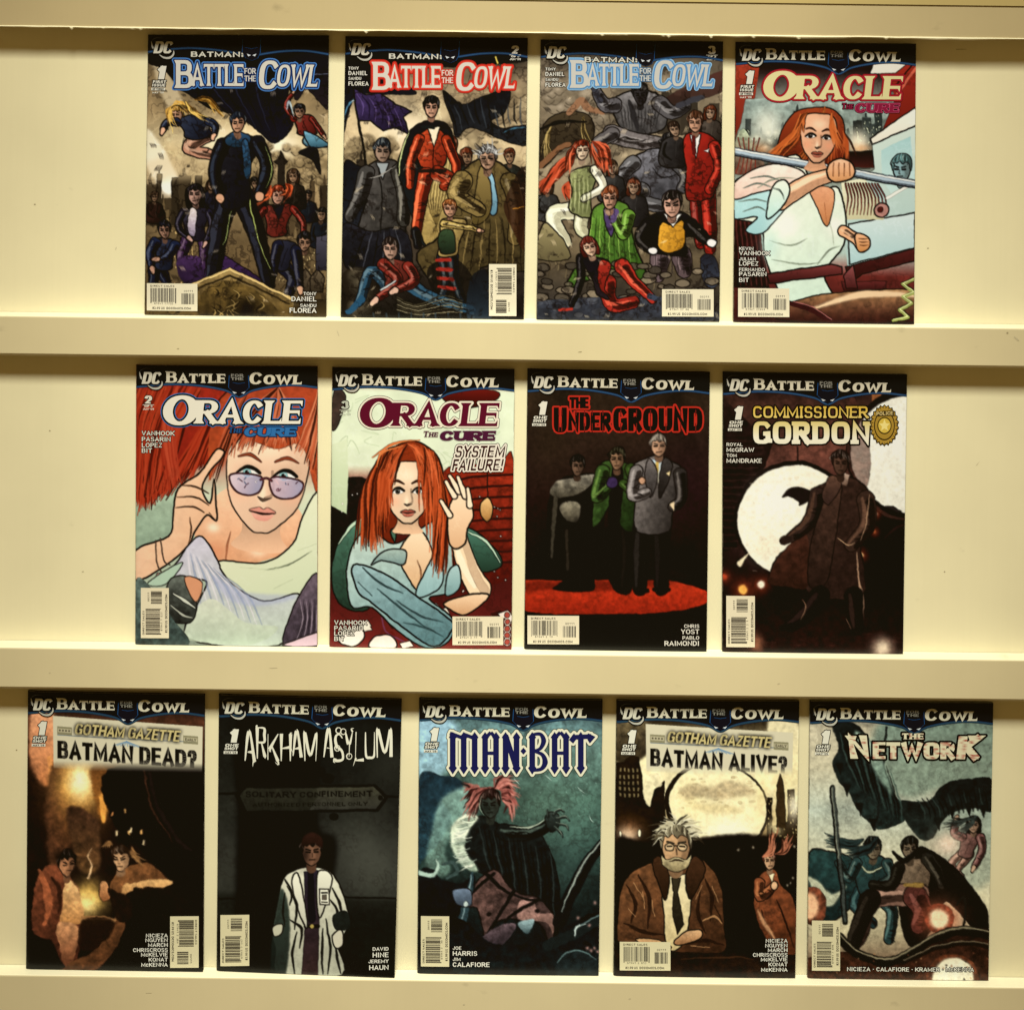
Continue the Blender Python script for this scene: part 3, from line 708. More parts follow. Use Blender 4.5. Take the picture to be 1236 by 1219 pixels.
def art3(q):
    s = Art(q, 13)
    s.V([(20, '3a3226'), (160, '6d5f48'), (340, '7c6c50'), (520, '8a795a'), (760, '6a5a40'), (950, '5a4c34'), (1100, '3d352a'), (1197, '353432')]).N(.35, 34)
    s.puffs(40, 190, 240, 360, 26, 40, '5d503a', 'a8977a').puffs(90, 340, 330, 520, 14, 40, '5a4e3a', '9d8c70')
    s.skyline(520, 790, 420, 60, 190, '4a3f2e', '332b1f'); s.P([(500, 300), (790, 150), (790, 240), (560, 310)], '5a2a22', '30201a', a=.8)
    for k in range(60):
        x, y = s.rnd.uniform(20, 790), s.rnd.uniform(640, 1000); s.S([(x, y + 90), (x + s.rnd.uniform(-12, 12), y + 40), (x + s.rnd.uniform(-22, 22), y)], (4, 4, 1), mix('3a2f1c', '8f7b50', s.rnd.random()), a=.7)
    # straw and rag heap
    s.P([(30, 400), (120, 330), (230, 340), (250, 440), (130, 480), (30, 560)], '4a3c26', '2b2216', ink=3)
    s.hair([(80, 380), (210, 350)], [(60, 520), (240, 470)], '6a5426', 40, w=(4, 5, 1), bend=15, c2='c2a560')
    s.S([(30, 550), (110, 480), (150, 460)], (26, 20), '7a5030').S([(150, 330), (200, 280), (230, 310), (290, 330)], (26, 34, 20), '8a6040').S([(20, 400), (110, 370), (220, 370)], (6, 16, 6), '1a150f')
    # men in grey overalls at the back
    s.P([(330, 290), (400, 240), (470, 235), (540, 270), (560, 380), (480, 420), (380, 410)], '75706a', '3b3834', ink=5, n=.3)
    s.limb([(340, 300), (300, 300), (270, 250)], 62, 44, '5a5654', '8d8880').limb([(530, 290), (580, 330), (640, 300)], 62, 44, '55514e', '8d8880').limb([(330, 420), (400, 440), (520, 460)], 80, 60, '6d655e', '9b9388').limb([(330, 420), (270, 460), (290, 500)], 60, 44, '5d5752')
    s.head(448, 255, 38, '3a3634', '22201f', 0); s.S([(400, 280), (420, 340), (440, 400)], (8, 26, 12), '2e2b2a')
    for k in range(12): s.S([(360 + k * 16, 300), (370 + k * 14, 340), (380 + k * 12, 400)], (1, 6, 1), '2a2826', a=.7)
    s.S([(605, 300), (705, 265)], 24, '3d3c40', sm=0).S([(250, 220), (280, 280)], 26, '3a3a40', sm=0)
    s.P([(400, 540), (470, 490), (560, 480), (620, 540), (640, 640), (560, 690), (420, 720), (380, 640)], '6e6c6c', '343334', ink=5, n=.3)
    s.limb([(420, 540), (370, 600), (390, 690)], 62, 44, '65635f', '95928c').limb([(600, 540), (640, 600), (620, 650)], 56, 40, '4a4846').limb([(450, 660), (420, 700), (540, 720)], 80, 50, '5b5955', '8f8c86')
    s.head(568, 470, 42, '3d3b3b', '1f1e1f', .3); s.S([(500, 560), (540, 600), (600, 590)], (2, 8, 2), '2a2828').S([(330, 520), (350, 560), (400, 560)], (4, 12, 4), '3d3b39')
    s.crowd([(330, 560), (740, 330), (590, 400), (60, 640), (420, 640)], 26, ('5d5244', '3d3a36', '6a4a34', '4a4a44'), 'ac8a68')
    # man in the red suit
    s.limb([(680, 660), (690, 780), (700, 880)], 60, 40, '8c1812').limb([(730, 660), (740, 780), (740, 900)], 70, 46, 'a81e14', 'd8402c')
    s.P([(630, 430), (690, 410), (740, 420), (785, 480), (765, 640), (740, 690), (640, 690), (640, 560)], 'b82418', '7a130d', d=(1, .5), ink=4, n=.1)
    s.P([(655, 418), (705, 418), (684, 520)], 'd8d2c0', sm=0, ink=3)
    s.limb([(760, 470), (780, 560), (740, 650)], 50, 40, 'ae2216', 'd8452e').head(680, 370, 38, 'c89470', '6a3a20', -.2); s.S([(672, 430), (676, 500)], 16, '6a1512', sm=0)
    s.P([(715, 490), (740, 480), (735, 498)], 'e8e0d0', sm=0)
    # red-haired woman in a pale green dress
    s.hair([(180, 450), (250, 450)], [(30, 640), (300, 560)], 'a02c12', 70, w=(7, 12, 2), bend=-30, c2='e86a40'); s.hair([(170, 500), (150, 620)], [(40, 660), (160, 690)], 'a83014', 40, w=(6, 10, 2), bend=20, c2='e0603a')
    s.limb([(170, 740), (80, 760), (140, 870)], 80, 46, 'c6c39a', 'efe8c6').limb([(210, 740), (200, 800), (210, 830)], 66, 50, 'b7b488', 'e6e0ba')
    s.P([(150, 590), (200, 560), (270, 570), (240, 680), (245, 770), (150, 740), (165, 660)], '8d9158', '565a30', d=(1, .4), ink=4, n=.2)
    s.limb([(260, 570), (290, 640), (210, 690)], 40, 26, 'd3ceaa', 'f0ead0').head(205, 490, 36, 'e0c49c', '9c2f14', .2)
    s.hair([(165, 470), (245, 460)], [(150, 560), (290, 560)], 'a83416', 26, bend=10, c2='ec7448')
    for k in range(10): s.S([(160 + k * 8, 600), (158 + k * 9, 680), (155 + k * 9, 750)], (1, 5, 1), '4a5026' if k % 2 else 'b4b67c', a=.7)
    # man in green suit, man in black jacket and yellow waistcoat
    s.P([(250, 740), (320, 700), (400, 720), (420, 860), (480, 1050), (330, 1000), (160, 1060), (140, 1040), (230, 860)], '5f8a2c', '294a14', d=(.6, 1), ink=5, n=.15)
    for k in range(10): s.S([(250 + k * 18, 760), (240 + k * 20, 850), (230 + k * 22, 960)], (1, 6, 1), '1d3510' if k % 2 else '93b64c', a=.7)
    s.P([(300, 730), (345, 730), (330, 850), (305, 800)], '4e3a64', ink=3).limb([(400, 760), (380, 840), (340, 770)], 52, 34, '5a8428', '90b850')
    s.S([(335, 780), (345, 745)], (24, 30), '5a4670'); s.head(322, 690, 42, 'd29c78', 'a04c24', -.1)
    s.limb([(530, 940), (520, 1010)], 84, 60, '63504e', '8a7470').limb([(620, 930), (630, 990)], 84, 60, '5a4846', '86706a')
    for k in range(8): s.S([(490 + k * 23, 900), (485 + k * 24, 1000)], 3, '2f2524')
    s.P([(450, 800), (540, 740), (640, 750), (720, 830), (750, 870), (640, 850), (640, 930), (490, 910), (440, 880)], '1c1818', '0c0a0a', ink=3)
    s.P([(535, 790), (580, 800), (630, 780), (632, 890), (560, 915), (520, 880)], 'd8992c', '9a6414', d=(1, .5), ink=3)
    s.P([(545, 750), (620, 750), (585, 810)], 'e4ddc8', sm=0, ink=2).limb([(480, 800), (450, 860), (500, 905)], 56, 36, '171414').limb([(660, 800), (710, 850), (745, 875)], 56, 34, '171414')
    s.E(500, 905, 22, 16, 'd3cdbd', ink=3).E(748, 875, 22, 18, 'dcd6c6', ink=3).head(580, 715, 46, 'd8a484', '2a201c', .1)
    s.P([(700, 940), (760, 930), (780, 1040), (720, 1050)], '22242c', '3d4552', ink=2)
    # stones, seated woman in red and black
    for k in range(60):
        x, y = s.rnd.uniform(20, 790), s.rnd.uniform(960, 1190); r = s.rnd.uniform(14, 34)
        s.E(x, y, r, r * .55, mix('3f372a', '877659', s.rnd.random()), ink=3, a=.9)
    s.P([(20, 1120), (560, 1100), (790, 1170), (790, 1197), (20, 1197)], '3c4450', '2a2e36', a=.75, n=.4)
    s.limb([(200, 940), (195, 1040), (160, 1130)], 36, 24, '181418').limb([(310, 1040), (330, 1130), (420, 1120)], 70, 48, 'a8261a', 'e05a3c').limb([(370, 970), (430, 1040), (500, 1110)], 62, 34, 'b62a1c', 'e8603f')
    s.P([(205, 945), (270, 935), (320, 960), (300, 1060), (320, 1110), (270, 1090), (250, 1030)], '171318', '2c2024', ink=4).P([(275, 950), (325, 965), (300, 1060), (330, 1100), (280, 1060)], 'b02a1c', '7a160e', ink=3)
    s.head(235, 895, 36, 'd8ac88', '8a2a1c', .2, rot=-15, long=.4)
    s.S([(490, 1100), (530, 1110)], (26, 16), '3a4452').S([(110, 1155), (160, 1150)], 12, 'b02c1e')
    s.P([(20, 860), (60, 790), (160, 930), (20, 945)], '8a7d50', '5d5232', ink=3)
    s.grit(120)
    s.finish(.8, .45, .92, .5)
    return s

def face(s, x, y, r, skin, hair, rot=0, look=0, mouth='a04a34', eye='3a5a58', brow=None, gl=0):
    """front-on portrait head, r = half height"""
    ca, sa = math.cos(R(rot)), math.sin(R(rot))
    T = lambda a, b: (x + (a * ca - b * sa) * r, y + (a * sa + b * ca) * r)
    L = lambda pts: [T(*p) for p in pts]
    s.P(L([(-.32, .5), (.32, .5), (.34, 1.0), (.5, 1.28), (0, 1.36), (-.5, 1.28), (-.34, 1.0)]), dk(skin, .62), mix(skin, 'c08050', .35), ink=0)
    s.P(L([(-.72, -.45), (-.45, -.95), (.45, -.95), (.72, -.45), (.7, .1), (.56, .56), (.2, .95), (0, 1), (-.2, .95), (-.56, .56), (-.7, .1)]), skin, dk(skin, .78), d=(1, .5), ink=3)
    for g in (-1, 1):
        s.G(*T(g * .45, .28), r * .2, r * .16, mix(skin, 'd0603c', .4), .55); s.G(*T(g * .34, -.1), r * .2, r * .12, dk(skin, .7), .5)
    s.G(*T(0, -.55), r * .35, r * .25, lt(skin, .5), .6); s.G(*T(-.05, .3), r * .07, r * .2, lt(skin, .6), .7)
    s.S(L([(.1, -.1), (.14, .28), (.02, .38)]), r * .05, dk(skin, .6), a=.7); s.S(L([(-.13, .36), (-.02, .41), (.13, .36)]), (1, r * .06, 1), dk(skin, .4))
    for g in (-1, 1):
        e = lambda a, b: T(g * .33 + a + look * .02, -.04 + b)
        s.P([e(-.18, .02), e(-.05, -.09), e(.1, -.08), e(.19, .01), e(.05, .07), e(-.08, .07)], 'f2ead8')
        s.E(*e(look * .06, -.005), r * .075, r * .085, eye).E(*e(look * .06, -.005), r * .035, r * .04, '120c0a').E(*e(.02 + look * .06, -.03), r * .015, r * .015, 'fffaf0')
        s.S([e(-.2, .02), e(-.05, -.1), e(.1, -.09), e(.21, -.02)], (r * .03, r * .065, r * .05), '1c0f0a')
        s.S([e(-.2, -.26 + g * .02), e(0, -.33), e(.22, -.24 - g * .02)], (r * .03, r * .07, r * .02), brow or dk(hair, .55))
    s.P(L([(-.24, .62), (-.08, .55), (0, .58), (.08, .55), (.24, .62), (.1, .68), (-.1, .68)]), mouth, ink=1.5)
    s.P(L([(-.2, .655), (0, .67), (.2, .655), (.1, .77), (-.1, .77)]), lt(mouth, .25), mouth); s.S(L([(-.24, .63), (0, .66), (.24, .63)]), (1, r * .035, 1), '3a120c')
    if gl:
        for g in (-1, 1):
            s.P(L([(g * .08, -.1), (g * .6, -.14), (g * .62, .12), (g * .36, .22), (g * .12, .12)]), gl, lt(gl, .4), d=(1, .4), ink=4, a=.75)
        s.S(L([(-.1, -.04), (0, -.08), (.1, -.04)]), 5, '2a1414')
    return T

def art4(q):
    s = Art(q, 14)
    s.V([(20, '14090a'), (130, '2a1512'), (300, '9fae98'), (480, '56584a'), (700, 'b9c9b0'), (900, 'a8bda8'), (1000, '7a2a22'), (1197, '3a1512')]).N(.2, 26)
    s.P([(20, 110), (130, 110), (110, 260), (60, 330), (20, 470)], 'b03a22', '7d2014', sm=0)
    s.P([(590, 110), (790, 110), (790, 300), (640, 400), (690, 240)], 'b02c1c', '8a1f14', sm=0).P([(610, 105), (760, 110), (700, 155), (590, 160)], 'd6d0b8', sm=0)
    s.S([(700, 250), (790, 130)], 14, 'd05a40', sm=0).S([(680, 230), (780, 110)], 5, '3a0d0a', sm=0)
    s.P([(70, 265), (700, 265), (640, 400), (590, 560), (40, 560), (40, 420)], '8fa090', '46493c', sm=0, n=.3)
    s.skyline(70, 640, 500, 60, 190, '3d4a44', '222a26', 'c8d0a8').puffs(70, 400, 260, 500, 14, 34, '4d5548', 'e6e4c0').G(160, 380, 60, 70, 'f0eccc', .7).G(540, 440, 50, 50, 'f6e8c0', .9).G(130, 480, 50, 30, 'e89050', .5).G(550, 470, 50, 20, 'e8a060', .6)
    s.P([(440, 490), (620, 480), (615, 555), (440, 550)], '1c1210', '5a2018', sm=0)
    s.P([(20, 480), (60, 390), (110, 470), (150, 560), (20, 580)], 'a9b890', '6a4030', n=.4)
    for k in range(5): s.S([(30 + k * 20, 580), (50 + k * 16, 500), (40 + k * 22, 430)], 4, '8a2a1c')
    # car interior at the right
    s.P([(790, 330), (600, 450), (610, 560), (480, 640), (480, 800), (500, 990), (790, 900)], 'c4d0ba', '98b2a4', sm=0).P([(790, 320), (780, 300), (590, 430), (600, 455), (790, 375)], 'efe9d0', 'd8d0b4', sm=0, ink=3)
    s.P([(640, 480), (760, 420), (780, 600), (680, 660), (640, 600)], '8fb8b0', 'b9d0c0', a=.8, sm=0); s.head(725, 560, 48, '8fb4b0', '5f938f', -.6)
    s.P([(500, 790), (780, 740), (780, 890), (505, 960)], 'c6d2c4', '9cbab0', sm=0, ink=3).P([(470, 610), (570, 600), (660, 740), (650, 770), (490, 770)], 'dcd8ae', 'b9b184', sm=0)
    for k in range(12): s.S([(490 + k * 12, 620), (500 + k * 14, 680), (490 + k * 15, 750)], (7, 5, 2), '7a1c14', a=.85)
    s.E(640, 730, 30, 30, 'b07a6a', ink=3).E(635, 728, 12, 12, '6a1c18'); s.S([(660, 680), (790, 610)], 12, 'efe8d0', sm=0)
    s.P([(20, 760), (120, 760), (170, 1060), (20, 1060)], '4a1a16', '2a0f0e', sm=0, n=.4)
    for k in range(12): s.S([(22 + k * 9, 770), (30 + k * 10, 900), (40 + k * 11, 1050)], 4, '7a3a2e' if k % 2 else '1c0a0a', a=.7)
    # long red hair behind
    s.P([(200, 470), (230, 380), (290, 315), (400, 300), (470, 340), (490, 430), (480, 520), (420, 560), (260, 540), (180, 500)], 'a8401c', '6d1d0c', ink=3)
    s.hair([(300, 330), (400, 300)], [(175, 520), (270, 560)], 'b0481c', 50, w=(4, 8, 1), bend=-30, c2='d4702e'); s.hair([(420, 330), (480, 400)], [(430, 540), (500, 520)], 'a83f18', 24, bend=-10, c2='c8602a')
    # shirt
    s.P([(150, 560), (280, 500), (340, 600), (400, 640), (460, 640), (490, 760), (480, 880), (400, 1000), (440, 1120), (260, 1130), (160, 960), (130, 800), (20, 760), (20, 620)], 'e8e6c6', 'b7ccb0', d=(.3, 1), ink=4, n=.06)
    s.P([(20, 690), (130, 640), (220, 680), (240, 720), (140, 830), (70, 820), (120, 760), (20, 770)], 'aacdc0', '8cb4ac', ink=3).P([(20, 620), (160, 540), (290, 560), (310, 610), (120, 660), (20, 690)], 'e8d6bc', 'cfa990', n=.1, ink=3)
    for p in ([(170, 860), (260, 880), (330, 850)], [(330, 620), (420, 780), (440, 880)], [(180, 940), (300, 960), (390, 950)], [(370, 960), (420, 900), (470, 880)], [(120, 640), (190, 600), (290, 600)]): s.S(p, (2, 6, 1), '8a9678')
    s.G(240, 800, 60, 60, 'f6f4dc', .7).G(440, 800, 40, 50, 'f4f0d6', .6).G(170, 880, 40, 60, 'a9c9b4', .6)
    s.P([(340, 640), (430, 640), (440, 700), (412, 800), (370, 720)], 'd69468', 'b4703f', ink=2); s.S([(400, 700), (412, 790)], (2, 6, 1), '8a4420')
    # folded forearm, dashboard rail behind
    s.S([(10, 486), (430, 560), (800, 626)], 36, '22262a', sm=0).S([(10, 484), (430, 558), (800, 624)], 29, '9cacae', sm=0).S([(10, 476), (430, 548), (800, 616)], 8, 'eef0e6', sm=0).S([(10, 496), (430, 570), (800, 636)], 6, '5d6a70', sm=0)
    T = face(s, 375, 430, 105, 'e2a87c', 'b0481c', rot=4, look=-.2, eye='4a3a2a')
    s.hair([(330, 320), (430, 325)], [(300, 400), (470, 470)], 'b24a1c', 44, w=(4, 8, 1), bend=14, c2='d87a3a')
    s.limb([(215, 690), (330, 620), (440, 580)], 84, 50, 'dfa678', 'f4d2a6'); s.P([(420, 540), (470, 515), (520, 540), (520, 595), (450, 615), (415, 590)], 'e2ae84', 'c4854e', ink=4)
    for k in range(4): s.S([(440 + k * 22, 535), (438 + k * 23, 590)], 3, '8a4c28')
    s.P([(165, 690), (190, 620), (232, 606), (255, 640), (245, 690), (205, 740), (160, 770)], 'dfe2c4', 'a9cbb8', ink=3)
    for p in ([(60, 640), (120, 620), (190, 640)], [(40, 700), (110, 690), (170, 700)], [(90, 600), (160, 590), (220, 610)], [(185, 640), (215, 650), (235, 690)], [(60, 740), (120, 720), (160, 740)]): s.S(p, (2, 6, 1), '6f7f6c')
    s.limb([(480, 820), (530, 850), (560, 890)], 46, 34, 'dca070'); s.P([(530, 830), (585, 845), (590, 890), (545, 905)], 'e0a676', 'b9793f', ink=3)
    for k in range(3): s.S([(545 + k * 3, 850 + k * 14), (566, 852 + k * 14), (588, 850 + k * 14)], (2, 4, 1), '7a4420')
    # dark red bench rail and table
    s.P([(160, 1000), (430, 960), (475, 970), (475, 1000), (170, 1040)], '8a3a34', '4a1614', sm=0, ink=4).P([(490, 970), (790, 890), (790, 940), (560, 1000), (500, 1040)], '6a2420', '3a100e', sm=0, ink=3).P([(470, 1030), (660, 1030), (660, 1060), (480, 1070)], '7a2c28', '4a1614', ink=2, sm=0)
    s.P([(480, 1005), (520, 960), (540, 1060), (490, 1060)], '98504a', '5a1f1c', sm=0, ink=3)
    s.P([(240, 1130), (440, 1080), (790, 1070), (790, 1197), (240, 1197)], 'a87c4c', '3a120e', ink=3, n=.2).S([(340, 1150), (560, 1085), (780, 1090)], (8, 34, 14), 'dcb888', soft=8)
    s.S([(250, 1120), (340, 1150), (420, 1197)], (16, 22, 16), '4a1816').S([(270, 1115), (350, 1140), (430, 1190)], 5, 'b0645a')
    s.S([(775, 1020), (730, 1040), (775, 1075), (730, 1095), (765, 1120), (715, 1150), (750, 1180), (690, 1195)], 16, '9aa24c', sm=0).S([(775, 1017), (730, 1037), (775, 1072), (730, 1092), (765, 1117), (715, 1147), (750, 1177), (690, 1192)], 6, 'd8de8c', sm=0)
    s.finish(.5, .2, .95, .6)
    return s

def art5(q):
    s = Art(q, 15)
    s.V([(20, 'a82c1c'), (300, '9c2618'), (560, 'b8bf9c'), (800, 'a9b896'), (1197, '6f7a68')]).N(.08, 40)
    s.P([(20, 400), (200, 520), (220, 760), (60, 800), (20, 800)], 'a3b695', '7d9478', n=.1)
    s.P([(20, 100), (430, 100), (400, 320), (330, 420), (210, 480), (120, 570), (20, 560)], 'b02a18', '84180e', n=.1)
    s.hair([(150, 105), (470, 120)], [(10, 600), (110, 590), (300, 440)], 'a2220f', 170, w=(6, 12, 3), bend=30, c2='bc3e20')
    s.P([(450, 110), (790, 110), (790, 560), (740, 420), (700, 300), (560, 240), (430, 330), (400, 260)], 'b4502c', 'b0421f', n=.12)
    s.hair([(20, 110), (160, 110), (300, 108)], [(5, 420), (60, 560), (150, 540)], 'a2220f', 110, w=(7, 12, 3), bend=34, c2='be4222'); s.hair([(200, 110), (420, 112)], [(180, 520), (360, 400)], '9a1e0e', 60, w=(6, 11, 2), bend=40, c2='c0492a')
    # face, turned straight on, tinted plain glasses
    skin = 'e9c19a'
    s.P([(300, 640), (450, 520), (700, 620), (700, 760), (600, 830), (420, 860), (310, 800), (270, 740)], 'e2b58c', 'c88c60', n=.05)
    s.S([(420, 720), (405, 780), (398, 850)], (2, 9, 3), '9a5a38').G(350, 800, 60, 40, 'c4744c', .5).G(345, 700, 26, 20, 'f6dcb8', .8).G(535, 800, 40, 28, 'f4d6b0', .7)
    T = face(s, 570, 490, 235, skin, 'b8401c', rot=6, look=-.3, mouth='c9806a', eye='7fb0a8', brow='8a3a20')
    s.P([T(-.64, .02), T(-.1, .0), T(-.1, .26), T(-.3, .36), T(-.55, .28)], 'c8b8c0', '5d6a94', d=(1, .4), ink=6, a=.72, ic=hexc('5a2028')).P([T(.1, .0), T(.64, .02), T(.58, .28), T(.32, .36), T(.12, .26)], 'c0a0a8', '6a7aa0', d=(1, .4), ink=6, a=.72, ic=hexc('5a2028'))
    for k in range(16):
        g = -1 if k % 2 else 1; a, b = s.rnd.uniform(.15, .55) * g, s.rnd.uniform(.05, .28); s.S([T(a, b), T(a + s.rnd.uniform(-.07, .07), b + s.rnd.uniform(-.06, .06))], (3, 11, 3), s.rnd.choice(['f4e8dc', '5d2438', '34507a', 'd8a8a0']), a=.75)
    s.S([T(-.1, .06), T(0, .02), T(.1, .06)], 9, '6a2a30')
    s.P([(330, 500), (365, 420), (420, 360), (480, 330), (610, 372), (700, 350), (750, 420), (800, 520), (800, 110), (450, 110), (340, 260)], 'a83c1e', 'b0441e', n=.15)
    s.hair([(620, 112), (500, 112)], [(500, 350), (420, 380), (335, 500)], '9a3018', 90, w=(5, 9, 2), bend=18, c2='d06c3e'); s.hair([(620, 112), (790, 112)], [(560, 365), (690, 370), (800, 520)], '9c3418', 100, w=(5, 9, 2), bend=-16, c2='da8658')
    # raised hand at the temple side
    s.P([(20, 800), (160, 740), (180, 640), (200, 540), (290, 470), (355, 380), (385, 375), (390, 400), (330, 470), (300, 540), (335, 600), (350, 500), (358, 580), (362, 670), (320, 650), (270, 720), (240, 780), (150, 860), (20, 925)], 'e6c29c', 'c99468', d=(1, .6), ink=5, n=.05)
    for p in ([(205, 525), (270, 530), (330, 560)], [(195, 575), (270, 575), (330, 610)], [(190, 620), (260, 615), (310, 640)], [(240, 780), (255, 720), (250, 660)], [(330, 640), (360, 675)]): s.S(p, (2, 6, 2), '5a3018')
    s.S([(105, 760), (110, 850), (130, 890)], 4, '5a4030').S([(125, 750), (140, 840), (165, 860)], 4, '5a4030').E(118, 905, 10, 12, 'd8a890', ink=2)
    # pale open shirt over a lilac top
    s.P([(365, 845), (560, 850), (680, 770), (720, 660), (790, 560), (790, 900), (700, 1000), (560, 1020), (430, 950)], 'd8d6ae', 'b3bd94', d=(.5, 1), ink=4)
    s.P([(240, 780), (300, 740), (370, 850), (380, 880), (440, 950), (560, 1010), (700, 980), (690, 1040), (620, 1197), (240, 1170), (290, 1010), (320, 930), (250, 920), (150, 920), (200, 840)], 'b8b2ba', 'a3b097', d=(.2, 1), ink=4, n=.08)
    for k in range(12): s.S([(240 + k * 12, 800 + k * 8), (250 + k * 22, 900 + k * 8), (270 + k * 26, 1010 + k * 10)], (2, 10, 2), '6f7f9a' if k % 2 else 'd8d0cc', a=.55)
    s.P([(340, 900), (470, 970), (700, 990), (560, 1030), (420, 1010)], '8d93ac', a=.5, soft=6); s.P([(220, 1150), (330, 1000), (480, 1100), (620, 1120), (520, 1190), (300, 1185)], 'c6cbaa', '9fae90', a=.8, n=.1)
    s.P([(70, 940), (150, 880), (220, 850), (150, 940)], '9cb496', ink=2)
    s.P([(160, 930), (240, 910), (280, 1010), (250, 1100), (160, 1080)], '5a6054', '2c3028', ink=3, n=.4); s.S([(180, 980), (230, 1010), (270, 1040)], (6, 16, 6), 'b9bca4').S([(170, 1030), (220, 1070), (260, 1080)], (6, 12, 4), '9da08a')
    s.P([(225, 910), (300, 930), (290, 1000), (265, 1010)], 'c4855c', ink=2); s.P([(20, 930), (80, 950), (180, 1090), (240, 1197), (20, 1197)], '5d7064', '36463f', n=.4)
    s.P([(700, 1000), (790, 900), (790, 1197), (640, 1197)], '6a5a62', '3a3038', n=.3, ink=3)
    for k in range(7): s.S([(710 + k * 12, 1000), (720 + k * 10, 1090), (690 + k * 14, 1190)], (1, 6, 2), '241c24' if k % 2 else 'a08e94', a=.7)
    s.P([(640, 1197), (700, 1170), (790, 1140), (790, 1197)], 'c0a4a4', ink=3)
    for p in ([(560, 880), (660, 860), (760, 800)], [(600, 960), (680, 920)], [(700, 800), (780, 770)], [(460, 870), (620, 880)]): s.S(p, (1, 5, 1), '6f7a58')
    s.finish(.4, .1, .92, .5)
    return s

def art6(q):
    s = Art(q, 16)
    s.V([(20, '5a1010'), (120, 'c6cfaa'), (430, 'ccd4b0'), (520, '7a2418'), (800, '5a1a14'), (1000, '6a1c18'), (1197, '8a2a22')]).N(.08, 30)
    for k in range(26):
        x, y = s.rnd.uniform(40, 760), s.rnd.uniform(130, 480); s.S([(x, y), (x + s.rnd.uniform(-60, 60), y + s.rnd.uniform(-50, 50)), (x + s.rnd.uniform(-90, 90), y + s.rnd.uniform(-60, 80))], 3, 'a9b78e', a=.8)
    s.P([(480, 110), (720, 120), (700, 170), (560, 190)], '8a1d14', '4a0f0c').P([(40, 120), (90, 140), (60, 260), (30, 280)], '2a1410', a=.8, n=.6)
    s.P([(20, 520), (100, 480), (190, 500), (240, 640), (120, 800), (20, 900)], '241a14', '12100d', n=.5).P([(490, 470), (720, 430), (790, 400), (790, 880), (560, 880)], 'a83018', '6a160e', n=.25)
    s.P([(20, 350), (95, 320), (100, 480), (95, 640), (20, 600)], 'c8d0a8', 'a9b88c', sm=0)
    for k in range(9): s.S([(560, 490 + k * 46), (680, 475 + k * 46), (790, 470 + k * 46)], 9, '4a0f0a')
    for k in range(60): s.E(s.rnd.uniform(60, 760), s.rnd.uniform(540, 1000), 4, 4, 'f0e6d0', a=.8)
    # round green chair back
    s.P([(30, 860), (80, 720), (190, 640), (300, 700), (250, 900), (180, 1040), (60, 1010)], '4d7a60', '24402e', ink=4, n=.1).S([(60, 760), (120, 680), (190, 645)], (6, 16, 6), 'b0c8a4')
    s.P([(560, 700), (640, 710), (730, 800), (735, 860), (640, 880), (560, 830)], '4a7a62', '24422f', ink=4).S([(600, 710), (680, 750), (735, 840)], (5, 14, 5), 'a9c4a2')
    for k in range(20):
        x, y = s.rnd.uniform(20, 780), s.rnd.uniform(960, 1190); s.P([(x, y), (x + 44, y - 14), (x + 60, y + 10), (x + 14, y + 22)], s.rnd.choice(['e8e0c8', 'd8d4b8', '7a1a14', '4a1210']), sm=0, a=.9)
    # hair mass
    s.P([(190, 600), (200, 480), (270, 370), (380, 330), (470, 390), (500, 500), (490, 700), (500, 860), (440, 820), (400, 700), (280, 700), (300, 780), (200, 720), (150, 760), (170, 700)], '9a3414', '7a230e', ink=4)
    # body in a pale blue-green shirt
    s.P([(100, 820), (180, 700), (290, 760), (400, 700), (520, 640), (540, 800), (520, 960), (440, 990), (540, 1080), (520, 1170), (420, 1195), (300, 1120), (200, 1030), (110, 1020)], 'bccab4', '5f8482', d=(.4, 1), ink=4, n=.08)
    s.P([(310, 800), (390, 700), (450, 780), (470, 900), (400, 960), (350, 900)], 'e0c8a0', 'c49a6c', ink=3); s.S([(390, 830), (405, 880), (400, 940)], (2, 6, 2), '94603a')
    s.P([(385, 960), (410, 900), (470, 800), (500, 880), (480, 950), (400, 985)], 'a3bfb6', '7fa09a', ink=3)
    s.P([(120, 850), (240, 880), (360, 960), (500, 1060), (540, 1110), (460, 1190), (330, 1110), (200, 1010), (140, 960)], '8ca8a2', '4d7272', d=(.4, 1), ink=4, n=.1)
    for p in ([(160, 860), (240, 930), (330, 970)], [(220, 950), (330, 1040), (440, 1120)], [(300, 1000), (400, 1060), (500, 1090)], [(140, 920), (200, 980)], [(330, 1090), (420, 1110), (500, 1150)]): s.S(p, (2, 8, 2), '33504f')
    s.P([(195, 850), (250, 790), (340, 790), (330, 850), (240, 830)], '98ab9a', '6f8880', ink=3)
    face(s, 350, 545, 130, 'e8caa2', 'b04a1e', rot=0, look=.1, mouth='a8503c', eye='5a5a48')
    s.hair([(215, 430), (250, 370), (335, 345)], [(150, 750), (220, 770), (268, 600)], '96300f', 90, w=(5, 10, 2), bend=30, c2='d8602e'); s.hair([(365, 342), (450, 370), (485, 440)], [(438, 600), (470, 850), (505, 870)], '96300f', 80, w=(5, 10, 2), bend=-24, c2='d8602e')
    s.hair([(350, 342), (300, 352)], [(275, 500), (250, 450)], '9a3212', 30, w=(4, 8, 2), bend=12, c2='dc6a38'); s.hair([(350, 342), (420, 350)], [(410, 420), (455, 520)], '9a3212', 30, w=(4, 8, 2), bend=-12, c2='dc6a38')
    for p in ([(220, 440), (240, 380), (330, 350)], [(200, 400), (290, 340), (400, 325)]): s.S(p, (4, 12, 4), 'd07038')
